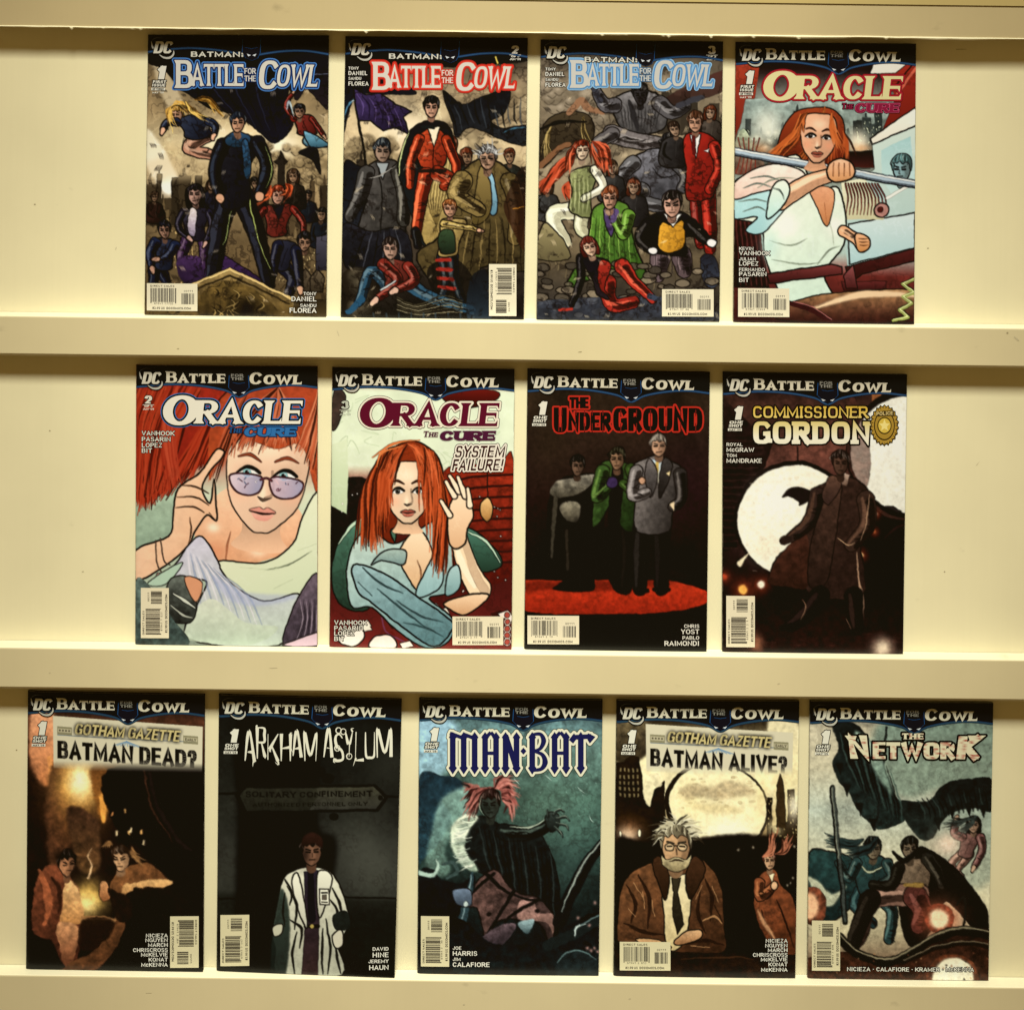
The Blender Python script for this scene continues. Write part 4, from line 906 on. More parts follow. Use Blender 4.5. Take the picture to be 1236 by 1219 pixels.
    # propped forearm and loose hand
    s.limb([(650, 950), (600, 860), (560, 720)], 100, 66, 'e2c398', 'f2dfba')
    s.P([(520, 740), (520, 620), (560, 540), (600, 560), (625, 640), (600, 700), (590, 760), (545, 780)], 'e4c8a0', 'c69c70', ink=4)
    for p in ([(525, 640), (490, 580)], [(545, 560), (510, 500)], [(565, 540), (525, 475)], [(590, 560), (560, 480)], [(610, 600), (600, 530)]): s.S(p, (30, 20), s.ink).S(p, (25, 15), 'e6cca6')
    s.P([(500, 1010), (600, 975), (690, 975), (640, 1030), (580, 1060), (530, 1040)], 'dcbc92', 'b98c60', ink=4)
    s.S([(683, 460), (683, 570)], 4, '2a1a14', sm=0).P([(655, 590), (683, 565), (705, 600), (700, 650), (680, 668), (655, 640)], 'd8b070', '9a6a34', ink=3)
    s.P([(510, 980), (520, 880), (560, 850), (570, 940)], '9db8ae', '6f928c', ink=3); s.S([(240, 1070), (260, 1130), (330, 1170)], 6, '7a3a52')
    s.P([(190, 1197), (210, 1150), (280, 1145), (300, 1197)], 'e0cdb8', ink=3).P([(60, 1140), (140, 1110), (170, 1150), (130, 1190), (70, 1180)], 'e4d6c0', ink=3)
    for k in range(5): s.E(765, 1060 + k * 28, 14, 14, 'b04a3a', ink=4, ic=hexc('efe2c8'))
    s.finish(.5, .15, .98, .6)
    return s

def art7(q):
    s = Art(q, 17)
    s.V([(20, '0c0806'), (120, '35281a'), (330, '33221a'), (600, '2a1612'), (900, '1a0c0c'), (1050, '0f0807'), (1197, '0b0706')]).N(.35, 60).N(.12, 7)
    s.G(400, 260, 330, 160, '4a3322', .5).G(700, 560, 120, 220, '3a1820', .5).G(120, 300, 100, 200, '3a2c1a', .5)
    s.P([(20, 915), (60, 908), (560, 905), (700, 925), (790, 955), (790, 1000), (620, 1040), (400, 1048), (20, 1036)], 'c23418', 'a82612', n=.1)
    s.P([(20, 920), (180, 910), (560, 905), (600, 920), (380, 950), (130, 945), (20, 960)], '5a120b', soft=4, a=.5)
    # three plain men under the spot light
    K = hexc('0b0806')
    s.P([(120, 560), (170, 480), (250, 460), (330, 470), (350, 620), (350, 870), (310, 900), (300, 950), (140, 945), (180, 900), (120, 810)], '1c1610', '100c09', n=.4)
    s.S([(150, 560), (140, 700), (132, 810)], (22, 16, 10), '5a5440', soft=3, a=.7).S([(195, 700), (200, 860)], 14, '453c2c', a=.7)
    s.P([(125, 545), (150, 490), (200, 480), (300, 460), (320, 470), (270, 530), (190, 560)], '8d8672', '4a4434', n=.4).P([(165, 600), (200, 575), (250, 590), (240, 660), (190, 650)], '7d765f', '403a2c', n=.3)
    s.head(240, 430, 36, '7d6048', '15100c', .2)
    s.P([(370, 680), (480, 680), (470, 940), (390, 945), (340, 760)], '14110d', '0c0a08', n=.3); s.limb([(440, 690), (450, 800), (440, 940)], 70, 44, '14110d', '2a241b')
    s.P([(330, 430), (400, 410), (465, 425), (490, 500), (480, 690), (420, 680), (400, 560), (330, 670), (300, 660)], '45662a', '1c3012', d=(1, .6), ink=4, n=.25)
    s.P([(385, 440), (430, 440), (415, 660), (370, 660)], '14100f'); s.limb([(345, 450), (320, 560), (380, 500)], 56, 36, '3d5c26', '6d8c40').limb([(465, 440), (490, 540), (430, 500)], 50, 34, '38541f', '5f7d38')
    s.E(385, 495, 24, 24, '43305a', ink=3); s.head(405, 400, 40, 'a07a58', '2c2a16', -.2)
    s.limb([(510, 690), (505, 800), (500, 945)], 76, 50, '1c1815', '3a342c').limb([(585, 690), (590, 800), (590, 945)], 84, 54, '171310', '2e2821')
    s.S([(480, 945), (530, 950)], 18, '0a0807', sm=0).S([(560, 945), (620, 950)], 18, '0a0807', sm=0)
    s.P([(470, 430), (540, 390), (580, 385), (640, 410), (680, 450), (680, 590), (640, 620), (620, 700), (490, 700), (480, 560)], '8d857c', '211c17', d=(1, .35), ink=4, n=.15)
    s.P([(550, 400), (600, 400), (580, 500), (560, 480)], '9fb0b4', 'd8cfae', sm=0).S([(572, 415), (568, 480)], 14, 'b99a4a', sm=0)
    s.P([(540, 395), (575, 470), (545, 560), (520, 460)], '6d6660', '3d3833', ink=3).P([(600, 395), (640, 430), (590, 560), (580, 500)], '4a443e', '26211c', ink=3)
    s.limb([(485, 450), (470, 550), (530, 540)], 54, 38, '7d766e', 'a8a096').limb([(670, 460), (675, 560), (640, 600)], 50, 38, '3a342e', '7d756a'); s.P([(625, 590), (645, 575), (645, 620)], 'c9b48a', sm=0); s.P([(612, 455), (632, 445), (628, 468)], 'd8c28a', sm=0)
    s.E(510, 490, 14, 16, 'b48a68', ink=3); s.head(580, 345, 40, 'c69c78', '8c8474', .1)
    s.G(640, 880, 60, 30, '2a1416', .6)
    s.finish(.7, .1, 1.0, .3, 1.2)
    return s

def art8(q):
    s = Art(q, 18)
    s.V([(20, '120a08'), (150, '40231a'), (360, '5a3024'), (560, '3c1e18'), (800, '1f0f0d'), (1000, '0e0706'), (1197, '1c0d0a')]).N(.45, 30).N(.2, 6)
    s.P([(20, 130), (230, 330), (200, 420), (90, 560), (80, 760), (20, 780)], '241410', '170c0a', sm=0, n=.5)
    for k in range(34): s.S([(22, 300 + k * 14), (200 - k * 3.5, 300 + k * 14)], 4, '4a2a20' if k % 2 else '0f0807', sm=0, a=.5)
    s.S([(335, 340), (335, 430)], 6, '1c0f0c', sm=0).P([(645, 100), (690, 105), (680, 200), (650, 200)], 'a8622c', '6a3018', sm=0, a=.8)
    s.E(320, 645, 250, 248, '140b09').E(322, 648, 238, 234, 'e9e2c0', n=.05).G(250, 560, 90, 80, 'f8f4dc', .7).G(200, 760, 60, 60, 'd8caa2', .5).G(400, 520, 70, 40, 'd8ceaa', .5)
    s.E(830, 360, 290, 270, '140b09').E(832, 368, 272, 250, 'dcd9be', n=.05).G(720, 300, 80, 90, 'efecd6', .6)
    for k in range(40): s.E(s.rnd.uniform(100, 540), s.rnd.uniform(430, 860), s.rnd.uniform(4, 16), s.rnd.uniform(3, 8), 'c2b48c', a=.25)
    s.P([(560, 120), (640, 330), (620, 520), (560, 440), (545, 330)], '4a261c', a=.6, n=.5)
    s.P([(640, 640), (790, 640), (790, 1100), (560, 1100)], '0f0706', a=.9, n=.4).S([(640, 560), (700, 620), (790, 640)], (6, 18, 6), '3a2018').S([(700, 720), (740, 680), (790, 660)], (4, 12, 6), '2a1612')
    s.P([(20, 940), (790, 920), (790, 1197), (20, 1197)], '0d0605', '2a120d', n=.5)
    s.S([(95, 830), (130, 785)], (24, 4), 'd8c89a', sm=0)
    for x, y, r, c in ((182, 915, 16, 'fff0c8'), (105, 938, 20, 'e89a3c'), (28, 885, 12, 'b83a1c'), (600, 790, 11, 'f0c878'), (660, 620, 9, 'e8d8a8'), (655, 690, 8, '9a4a24')):
        s.G(x, y, r * 2.4, r * 2.4, '8a2a14', .8).E(x, y, r, r, c, soft=3)
    # man in a long coat
    s.P([(270, 550), (310, 510), (370, 515), (440, 550), (400, 560), (345, 585), (340, 570), (300, 548)], '1c1210')
    s.P([(400, 520), (470, 480), (520, 455), (590, 480), (635, 540), (625, 680), (600, 760), (610, 960), (380, 950), (370, 800), (300, 900), (215, 905), (250, 800), (330, 740), (380, 640)], '3d261c', '2a1812', d=(.6, .5), n=.3, ink=5)
    s.P([(260, 800), (370, 700), (380, 920), (290, 920), (212, 905)], '4a2418', '33180f', n=.3)
    s.limb([(420, 540), (390, 650), (310, 715)], 66, 42, '33211a', '5a3a28').limb([(620, 560), (630, 660), (560, 750)], 74, 54, '3a251b', '6d4a34')
    s.E(285, 728, 26, 20, '2a1a14', rot=-20)
    s.P([(385, 780), (420, 640), (470, 520), (520, 500), (500, 680), (460, 900), (385, 920)], '452c20', '2c1a13', ink=4, n=.3)
    s.S([(505, 720), (545, 750), (575, 740)], (3, 7, 2), 'a8815a').S([(585, 780), (590, 880), (612, 980), (612, 1080)], (4, 9, 4), 'b98f68', a=.8).S([(635, 540), (625, 650), (600, 730)], (3, 6, 2), '9a7452')
    s.P([(490, 480), (520, 440), (555, 455), (540, 500)], 'b59a80', '5a4030', sm=0).P([(470, 460), (520, 490), (470, 580), (440, 540)], '5d3d2c', '33201a', ink=3)
    s.limb([(430, 960), (370, 1040), (310, 1090)], 84, 50, '150c0a', '33201a').limb([(570, 960), (580, 1040), (585, 1100)], 78, 50, '140b09', '3a251c')
    s.S([(275, 1100), (330, 1090)], (26, 36), '0c0706').S([(355, 980), (370, 1010), (350, 1060)], (2, 5, 2), '8a6444').S([(540, 1060), (560, 1100)], (2, 5, 2), '9a7050')
    s.head(515, 410, 44, '5d3d2c', '2c1a14', .2)
    for k in range(24):
        x, y = s.rnd.uniform(150, 780), s.rnd.uniform(1110, 1197); s.S([(x, y), (x + s.rnd.uniform(20, 80), y + 3)], (1, 5, 1), s.rnd.choice(['7a3a28', '4a1f16', '8a5a40']), a=.6)
    s.G(690, 1180, 40, 40, 'e8d2a8', .9).G(165, 1160, 26, 40, 'b06a44', .7)
    s.finish(.7, .15, .86, .3, .8)
    return s

def gazette(s, x0, x1, y0, y1, ang, word1, word2, fade):
    """tilted newspaper head printed in the art, its foot melting into the picture"""
    m = lambda x, y: (x, y + (x - x0) * ang)
    s.lines([[m(x0, y0), m(x1, y0), m(x1 - 4, y1), m(x0 + 3, y1)]], 'd6cba6', fade=fade)
    s.S([m(x0 + 20, y0 + 78), m((x0 + x1) / 2, y0 + 74), m(x1 - 30, y0 + 66)], 3, '5a6a74')
    for k in range(9): s.S([m((x0 + x1) / 2 - 5, y0 + 84), m((x0 + x1) / 2 - 60 + k * 15, y0 + 104)], 4, '6f8ea4', sm=0, a=.8)
    W = lambda a, b: m(a, b)
    for xx in (x0 + 18, x1 - 82):
        s.P([m(xx, y0 + 42), m(xx + 62, y0 + 42), m(xx + 62, y0 + 76), m(xx, y0 + 76)], '77704f', sm=0, a=.8).P([m(xx + 3, y0 + 50), m(xx + 59, y0 + 50), m(xx + 59, y0 + 66), m(xx + 3, y0 + 66)], 'b9ae88', sm=0)
        if xx > 300: s.lines(text('EARLY', xx + 31, y0 + 64, 11, 46, 'c', wt=.22, warp=W), '3a3424')
        else:
            for k in range(4): s.E(*m(xx + 11 + k * 13, y0 + 58), 4, 4, '4a4230')
    g = text(word1, (x0 + x1) / 2 - 5, y0 + 70, 46, (x1 - x0) * .70, 'c', wt=.24, ct=.8, p=.75, slant=.2, sp=.07, warp=W)
    s.lines(g, '0d0b0a', grow=3); s.lines(g, 'cbb878')
    s.lines(text(word2, (x0 + x1) / 2 - 3, y0 + 175, 74, (x1 - x0) * .93, 'c', wt=.31, ct=.72, p=.62, sp=.06, warp=W), '0a0808', fade=(fade[0] - 12, fade[1] - 6))

def art9(q):
    s = Art(q, 19)
    s.V([(20, '0c0706'), (140, '4a2616'), (400, '241109'), (700, '190c08'), (1197, '0d0706')]).N(.4, 40).N(.2, 8)
    s.P([(45, 110), (140, 110), (165, 330), (110, 420), (60, 360), (45, 300)], 'd08a5c', 'a85c30', soft=4, n=.2)
    for p in ([(140, 330), (130, 450)], [(125, 300), (120, 400)], [(150, 310), (150, 380)]): s.S(p, (22, 8), 'c87a3c', a=.8)
    s.P([(130, 330), (220, 330), (210, 660), (140, 760), (110, 600)], '3d2013', '5a3019', soft=4, n=.4)
    s.G(245, 420, 95, 130, 'e89a38', 1).G(255, 400, 60, 85, 'ffd878', 1).G(255, 395, 36, 50, 'fff2b8', 1).G(250, 560, 110, 100, '5a3014', .6)
    s.P([(300, 340), (370, 350), (360, 560), (330, 520), (310, 440)], '5d3214', 'a8601f', soft=4).S([(350, 460), (352, 560)], (36, 14), 'd88a34', soft=3, a=.9)
    s.P([(370, 350), (790, 340), (790, 960), (600, 760), (460, 640), (390, 560)], '0d0706', '120a08', n=.5)
    s.S([(540, 360), (570, 480), (650, 620), (720, 680)], (14, 20, 10), '1f1410', a=.9).S([(520, 350), (550, 500), (640, 650)], (5, 9, 3), '4d2a18', a=.8)
    for x, y in ((405, 605), (455, 600), (460, 590), (505, 600), (515, 640), (440, 510), (385, 520), (295, 580), (318, 580)): s.P([(x, y), (x + 9, y), (x + 9, y + 18), (x, y + 18)], s.rnd.choice(['e0a050', 'c87a3c', 'f0d090']), sm=0, a=.85)
    s.P([(200, 500), (330, 560), (330, 760), (250, 760), (220, 660)], '3a2013', '5d3a1c', soft=5, n=.4)
    # two people in coats in the lamplight
    s.G(290, 880, 70, 70, 'e8b048', .95).G(280, 900, 40, 40, 'ffe08c', .7)
    s.P([(60, 850), (100, 760), (170, 740), (215, 790), (255, 860), (255, 960), (240, 1150), (180, 1150), (130, 1060), (50, 1010)], '7a3a20', '3a180e', d=(.6, 1), n=.35)
    s.P([(190, 800), (225, 810), (260, 880), (255, 980), (170, 990), (180, 900)], 'd8a464', 'a86a34', n=.25).P([(150, 1000), (240, 1000), (232, 1130), (190, 1160)], 'b87a4a', '5d2c18', n=.3)
    s.S([(80, 770), (120, 880), (100, 990)], (16, 40, 14), 'a8522c', a=.8).S([(130, 790), (170, 850), (160, 950)], (8, 20, 6), '2a120a', a=.8)
    s.head(195, 740, 44, 'b9784c', '1a0d08', .8); s.G(160, 700, 26, 22, '140a06', .8)
    s.S([(285, 800), (305, 750), (285, 710), (305, 670)], (10, 8, 3), 'd8a870', a=.85)
    s.P([(380, 830), (440, 760), (540, 740), (630, 820), (480, 840), (430, 900), (440, 1000), (380, 1120), (290, 1190), (150, 1190), (330, 1080), (400, 960)], '8a5228', '3a1c0e', d=(.6, 1), n=.35)
    s.P([(430, 840), (480, 815), (625, 800), (620, 830), (450, 860), (420, 910)], 'd09a58', '8a5428', n=.2)
    s.head(425, 720, 46, 'd09a66', '3a2010', -.8); s.hair([(390, 660), (470, 670)], [(370, 670), (500, 730)], '4a2a14', 26, w=(5, 7, 1), bend=12, c2='b07a40')
    s.P([(330, 860), (345, 810), (372, 820), (378, 870), (350, 895)], 'c4854e', '8a4a24', ink=3); s.P([(370, 840), (470, 900), (470, 960), (410, 970)], '1c0f09', n=.3)
    s.S([(260, 960), (400, 970)], 16, '8a5a30', sm=0).P([(260, 970), (400, 980), (330, 1080), (250, 1090)], '241109', a=.8)
    s.P([(480, 840), (640, 835), (640, 950), (470, 940)], '190b07', '0d0605', sm=0).P([(20, 1090), (120, 1060), (150, 1190), (20, 1190)], '100806')
    s.N(.18, 5)
    s.finish(1.4, .1, .85, .2, 2)
    gazette(s, 140, 768, 124, 340, .072, 'GOTHAM GAZETTE', 'BATMAN DEAD?', (312, 352))
    return s

def art10(q):
    s = Art(q, 20)
    s.V([(20, '0d0d0a'), (140, '191a14'), (400, '20211a'), (640, '2c2d25'), (850, '2f3027'), (880, '191b14'), (1197, '14160f')]).N(.3, 60).N(.14, 6)
    s.G(650, 720, 180, 150, '4a4a3e', .7).G(60, 720, 60, 120, '3a3a30', .6).G(740, 300, 90, 90, '2c2d24', .7)
    s.P([(100, 500), (110, 120), (420, 120), (440, 560), (520, 660), (400, 1197), (120, 1197)], '0b0a07', soft=10, a=.85)
    s.S([(20, 870), (120, 872), (540, 870), (790, 880)], 7, '0a0a07', sm=0); s.S([(20, 430), (120, 430)], 10, '0c0c09', sm=0).S([(720, 445), (790, 450)], 10, '0c0c09', sm=0)
    # door plate
    s.P([(90, 440), (130, 395), (680, 395), (735, 450), (690, 510), (130, 515)], '0d0d0a', sm=0).P([(110, 440), (140, 408), (670, 405), (715, 450), (680, 498), (140, 503)], '2e2d20', '24241a', sm=0, n=.2).P([(430, 408), (670, 405), (715, 450), (680, 498), (400, 500), (440, 440)], '3f3d2c', '34332a', sm=0, n=.15)
    s.lines(text('SOLITARY CONFINEMENT', 400, 446, 24, 530, 'c', wt=.2, sp=.16, serif=('flare', 1.5, .12)), '0c0b08').lines(text('AUTHORIZED PERSONNEL ONLY', 405, 485, 16, 480, 'c', wt=.18, sp=.2), '121109')
    for x, y, r in ((400, 360, 34), (440, 340, 30), (360, 370, 24), (480, 370, 26), (505, 530, 20)): s.E(x, y, r, r * .8, '0c0b08', n=.4)
    s.E(700, 452, 10, 10, '0a0906')
    # man in a white coat, plain shirt and tie
    s.P([(250, 1000), (290, 800), (340, 755), (400, 740), (480, 755), (530, 820), (570, 960), (550, 1030), (520, 1060), (540, 1197), (280, 1197), (260, 1080)], 'c9c3a4', '8c8a72', d=(.2, 1), ink=5, n=.1)
    s.P([(250, 1000), (285, 830), (320, 960), (300, 1197), (240, 1197)], '26352a', '16201a', soft=3, a=.9)
    s.P([(380, 760), (440, 755), (445, 900), (440, 1197), (370, 1197), (385, 950)], '2a2230', '3a2422', sm=0, n=.2).S([(408, 765), (412, 960)], (26, 34), '14101a', sm=0).S([(385, 990), (440, 990)], 14, '141008', sm=0).E(412, 990, 10, 9, '9a8440')
    s.P([(355, 770), (385, 900), (390, 1000), (350, 900), (330, 800)], 'd8d2b4', 'a39e86', ink=4).P([(440, 760), (500, 790), (450, 950), (435, 900)], 'd3cdb0', '9c977e', ink=4)
    for p in ([(300, 790), (330, 850), (320, 900)], [(310, 820), (350, 900), (340, 1000)], [(350, 1010), (330, 1100), (340, 1190)], [(470, 960), (490, 1080), (480, 1190)], [(460, 1000), (455, 1100), (460, 1190)], [(500, 830), (530, 900), (540, 950)], [(510, 1050), (520, 1120), (535, 1190)], [(320, 960), (370, 1000), (360, 1080)], [(490, 880), (520, 930), (500, 970)], [(300, 850), (290, 920), (300, 990)]): s.S(p, (3, 11, 3), '1c1a12')
    s.P([(500, 950), (560, 930), (570, 1000), (520, 1010)], '1a201a', n=.3).P([(500, 1030), (540, 1010), (545, 1070), (510, 1080)], 'b0a88c', ink=4).P([(250, 990), (290, 980), (285, 1020), (255, 1030)], 'a8a284', ink=3)
    s.P([(445, 835), (485, 835), (487, 900), (447, 900)], 'd6d0b2', sm=0, ink=3); s.S([(455, 850), (478, 850)], 6, '2a261c', sm=0); s.P([(456, 858), (476, 858), (476, 880), (456, 880)], '5a5040', sm=0).S([(455, 890), (478, 890)], 4, '3a3426', sm=0)
    s.head(412, 680, 52, '9a6a4c', '2a1610', .1); s.P([(372, 650), (380, 610), (420, 595), (455, 620), (455, 660), (420, 640)], '3d1f16', '2a130d', soft=2); s.G(380, 690, 26, 50, '140b08', .7)
    s.finish(.5, .15, .92, .4, 0)
    return s

def art11(q):
    s = Art(q, 21)
    s.V([(20, '10181a'), (130, '54706c'), (250, '5d7a6c'), (450, '3f5a4c'), (700, '2a4038'), (950, '121c1a'), (1197, '0a1010')]).N(.4, 44).N(.18, 7)
    s.P([(-10, 100), (130, 105), (200, 200), (130, 330), (60, 370), (-10, 330)], '8fb0bc', '7a9a9c', soft=14, n=.2)
    s.P([(20, 380), (60, 330), (110, 350), (180, 360), (200, 400), (120, 450), (160, 520), (110, 620), (40, 700), (20, 700)], '1d3640', '24424a', n=.3)
    s.P([(120, 440), (260, 390), (300, 460), (200, 540), (130, 640), (150, 760), (60, 760), (60, 640)], '7d9c8c', '5d7a68', soft=5, n=.25, a=.8)
    s.G(560, 480, 160, 130, '5d7c66', .6).G(650, 640, 100, 150, '48685a', .5)
    for k in range(26): s.S([(s.rnd.uniform(400, 780), s.rnd.uniform(250, 600))] * 2, 5, '8aa898', a=.6)
    for x, y in ((430, 370), (700, 410), (740, 530), (560, 360)): s.S([(x - 10, y - 14), (x, y), (x + 14, y + 12)], (2, 6, 1), 'b0c8b4', a=.8)
    # a robed walker in the mist: pale fur collar, rust hair, one arm held out
    s.P([(180, 600), (235, 530), (300, 520), (370, 560), (430, 590), (520, 590), (560, 640), (600, 760), (615, 900), (590, 1080), (545, 1010), (500, 900), (400, 860), (300, 770), (215, 700)], '1a201d', '0c0f0e', n=.5, ink=3)
    s.P([(150, 640), (160, 560), (215, 512), (270, 520), (230, 580), (215, 660), (270, 740), (210, 730)], 'd3d6b4', '8a9a80', n=.3, soft=1)
    for k in range(60):
        a = s.rnd.random(); x, y = 190 + 40 * (2 * a - 1) ** 2 + s.rnd.gauss(0, 12), 515 + a * 220
        s.S([(x + 24, y), (x, y + 6), (x - 22, y + s.rnd.uniform(-4, 20))], (5, 5, 1), mix('f0efd2', '5a6a58', s.rnd.random()), a=.85)
    s.limb([(380, 585), (480, 590), (560, 555)], 74, 40, '181d1a', '5a6a5a'); s.S([(400, 560), (480, 562), (545, 530)], (3, 9, 3), 'c3ccac', a=.85)
    s.P([(545, 530), (575, 500), (610, 520), (600, 570), (565, 580)], '3a463e', '161c18', ink=3)
    for p in ([(585, 515), (610, 490), (630, 500)], [(595, 530), (635, 520), (650, 535)], [(595, 548), (635, 555), (648, 575)], [(585, 562), (615, 585), (622, 605)], [(560, 520), (560, 490)]): s.S(p, (15, 11, 5), '222b26').S([(x - 2, y - 4) for x, y in p], (2, 4, 1), 'a9b698', a=.7)
    s.hair([(260, 440), (300, 400), (330, 400)], [(215, 380), (225, 470), (250, 520)], '6a2a24', 60, w=(7, 10, 2), bend=18, c2='c07a68'); s.hair([(335, 400), (365, 410), (375, 450)], [(400, 350), (425, 430), (405, 520)], '7a302a', 60, w=(7, 10, 2), bend=-18, c2='cc8874')
    s.head(320, 470, 50, '4a5648', '3a1c18', -.2); s.G(300, 480, 26, 40, '10140f', .6); s.S([(285, 430), (278, 480), (292, 515)], (2, 6, 2), 'aab898', a=.7)
    for k in range(16): s.S([(270 + k * 20, 560 + k * 7), (300 + k * 19, 680 + k * 9), (330 + k * 17, 790 + k * 14)], (2, 8, 2), '3a4640' if k % 3 == 0 else '060807', a=.7)
    s.P([(150, 930), (230, 830), (330, 740), (420, 830), (520, 860), (580, 930), (590, 1000), (570, 1100), (540, 980), (440, 950), (350, 960), (300, 1030), (260, 900)], '6a4a40', '3a2a26', d=(1, .4), n=.45, ink=4)
    s.P([(440, 880), (500, 860), (520, 920), (580, 930), (585, 1010), (550, 960), (440, 950)], 'a47a6c', '7d5a4c', n=.3)
    for p in ([(330, 760), (230, 850), (150, 930)], [(420, 830), (340, 960), (290, 1030)], [(520, 870), (400, 940), (350, 1050)], [(300, 760), (420, 850), (600, 880)]): s.S(p, (16, 12, 3), '141212')
    for x, y in ((315, 930), (515, 915), (390, 985)): s.E(x, y, 10, 8, '1a1412')
    s.P([(270, 1040), (350, 980), (430, 970), (380, 1050), (300, 1080)], '5d4a4c', '32282c', n=.4)
    # stone railing and pipes below
    s.P([(20, 760), (80, 740), (110, 780), (200, 800), (250, 760), (240, 860), (160, 950), (20, 960)], '141a1a', '0c100f', n=.3).S([(20, 760), (80, 765), (100, 720), (95, 700)], (24, 16, 6), '9ab09a', soft=2).S([(120, 720), (160, 710), (180, 750), (140, 780)], (10, 20, 12), '3a4e48')
    s.S([(245, 750), (230, 830), (200, 960), (190, 1060)], (8, 24, 40, 30), '2c4448').S([(240, 760), (225, 840), (190, 980)], (3, 8, 4), '8fa8a4', a=.8).P([(160, 830), (230, 830), (240, 890), (180, 890)], '6a7a8a', '3a4650', ink=3).E(215, 885, 10, 12, 'b0bcae')
    s.S([(790, 630), (700, 760), (610, 960)], (40, 56, 60), '121514').S([(785, 620), (690, 750), (620, 920)], (8, 12, 5), 'a8b09c', a=.8)
    s.P([(20, 960), (200, 950), (330, 1050), (560, 1040), (640, 980), (790, 930), (790, 1197), (20, 1197)], '0d1212', '141e1e', n=.5)
    s.S([(560, 1060), (690, 1000), (790, 940)], (50, 40), '1a2422').S([(670, 1020), (680, 985), (720, 970)], (6, 12, 4), 'b0bcae').S([(700, 975), (790, 925)], (6, 8), '5a6e68')
    s.E(680, 1150, 90, 70, '1c2828', n=.4).S([(600, 1130), (640, 1090), (710, 1085), (760, 1120)], (4, 10, 4), '6a8680', a=.8)
    s.P([(440, 960), (500, 950), (480, 1010), (445, 990)], '8fa8a4', '3a4c4c')
    for x, y in ((688, 945), (760, 880), (740, 1080), (770, 1085), (755, 1070), (725, 1070), (735, 975)): s.E(x, y, 7, 7, 'c08a7a', soft=2, a=.8)
    s.finish(.9, .2, .95, .4, 1.2)
    return s

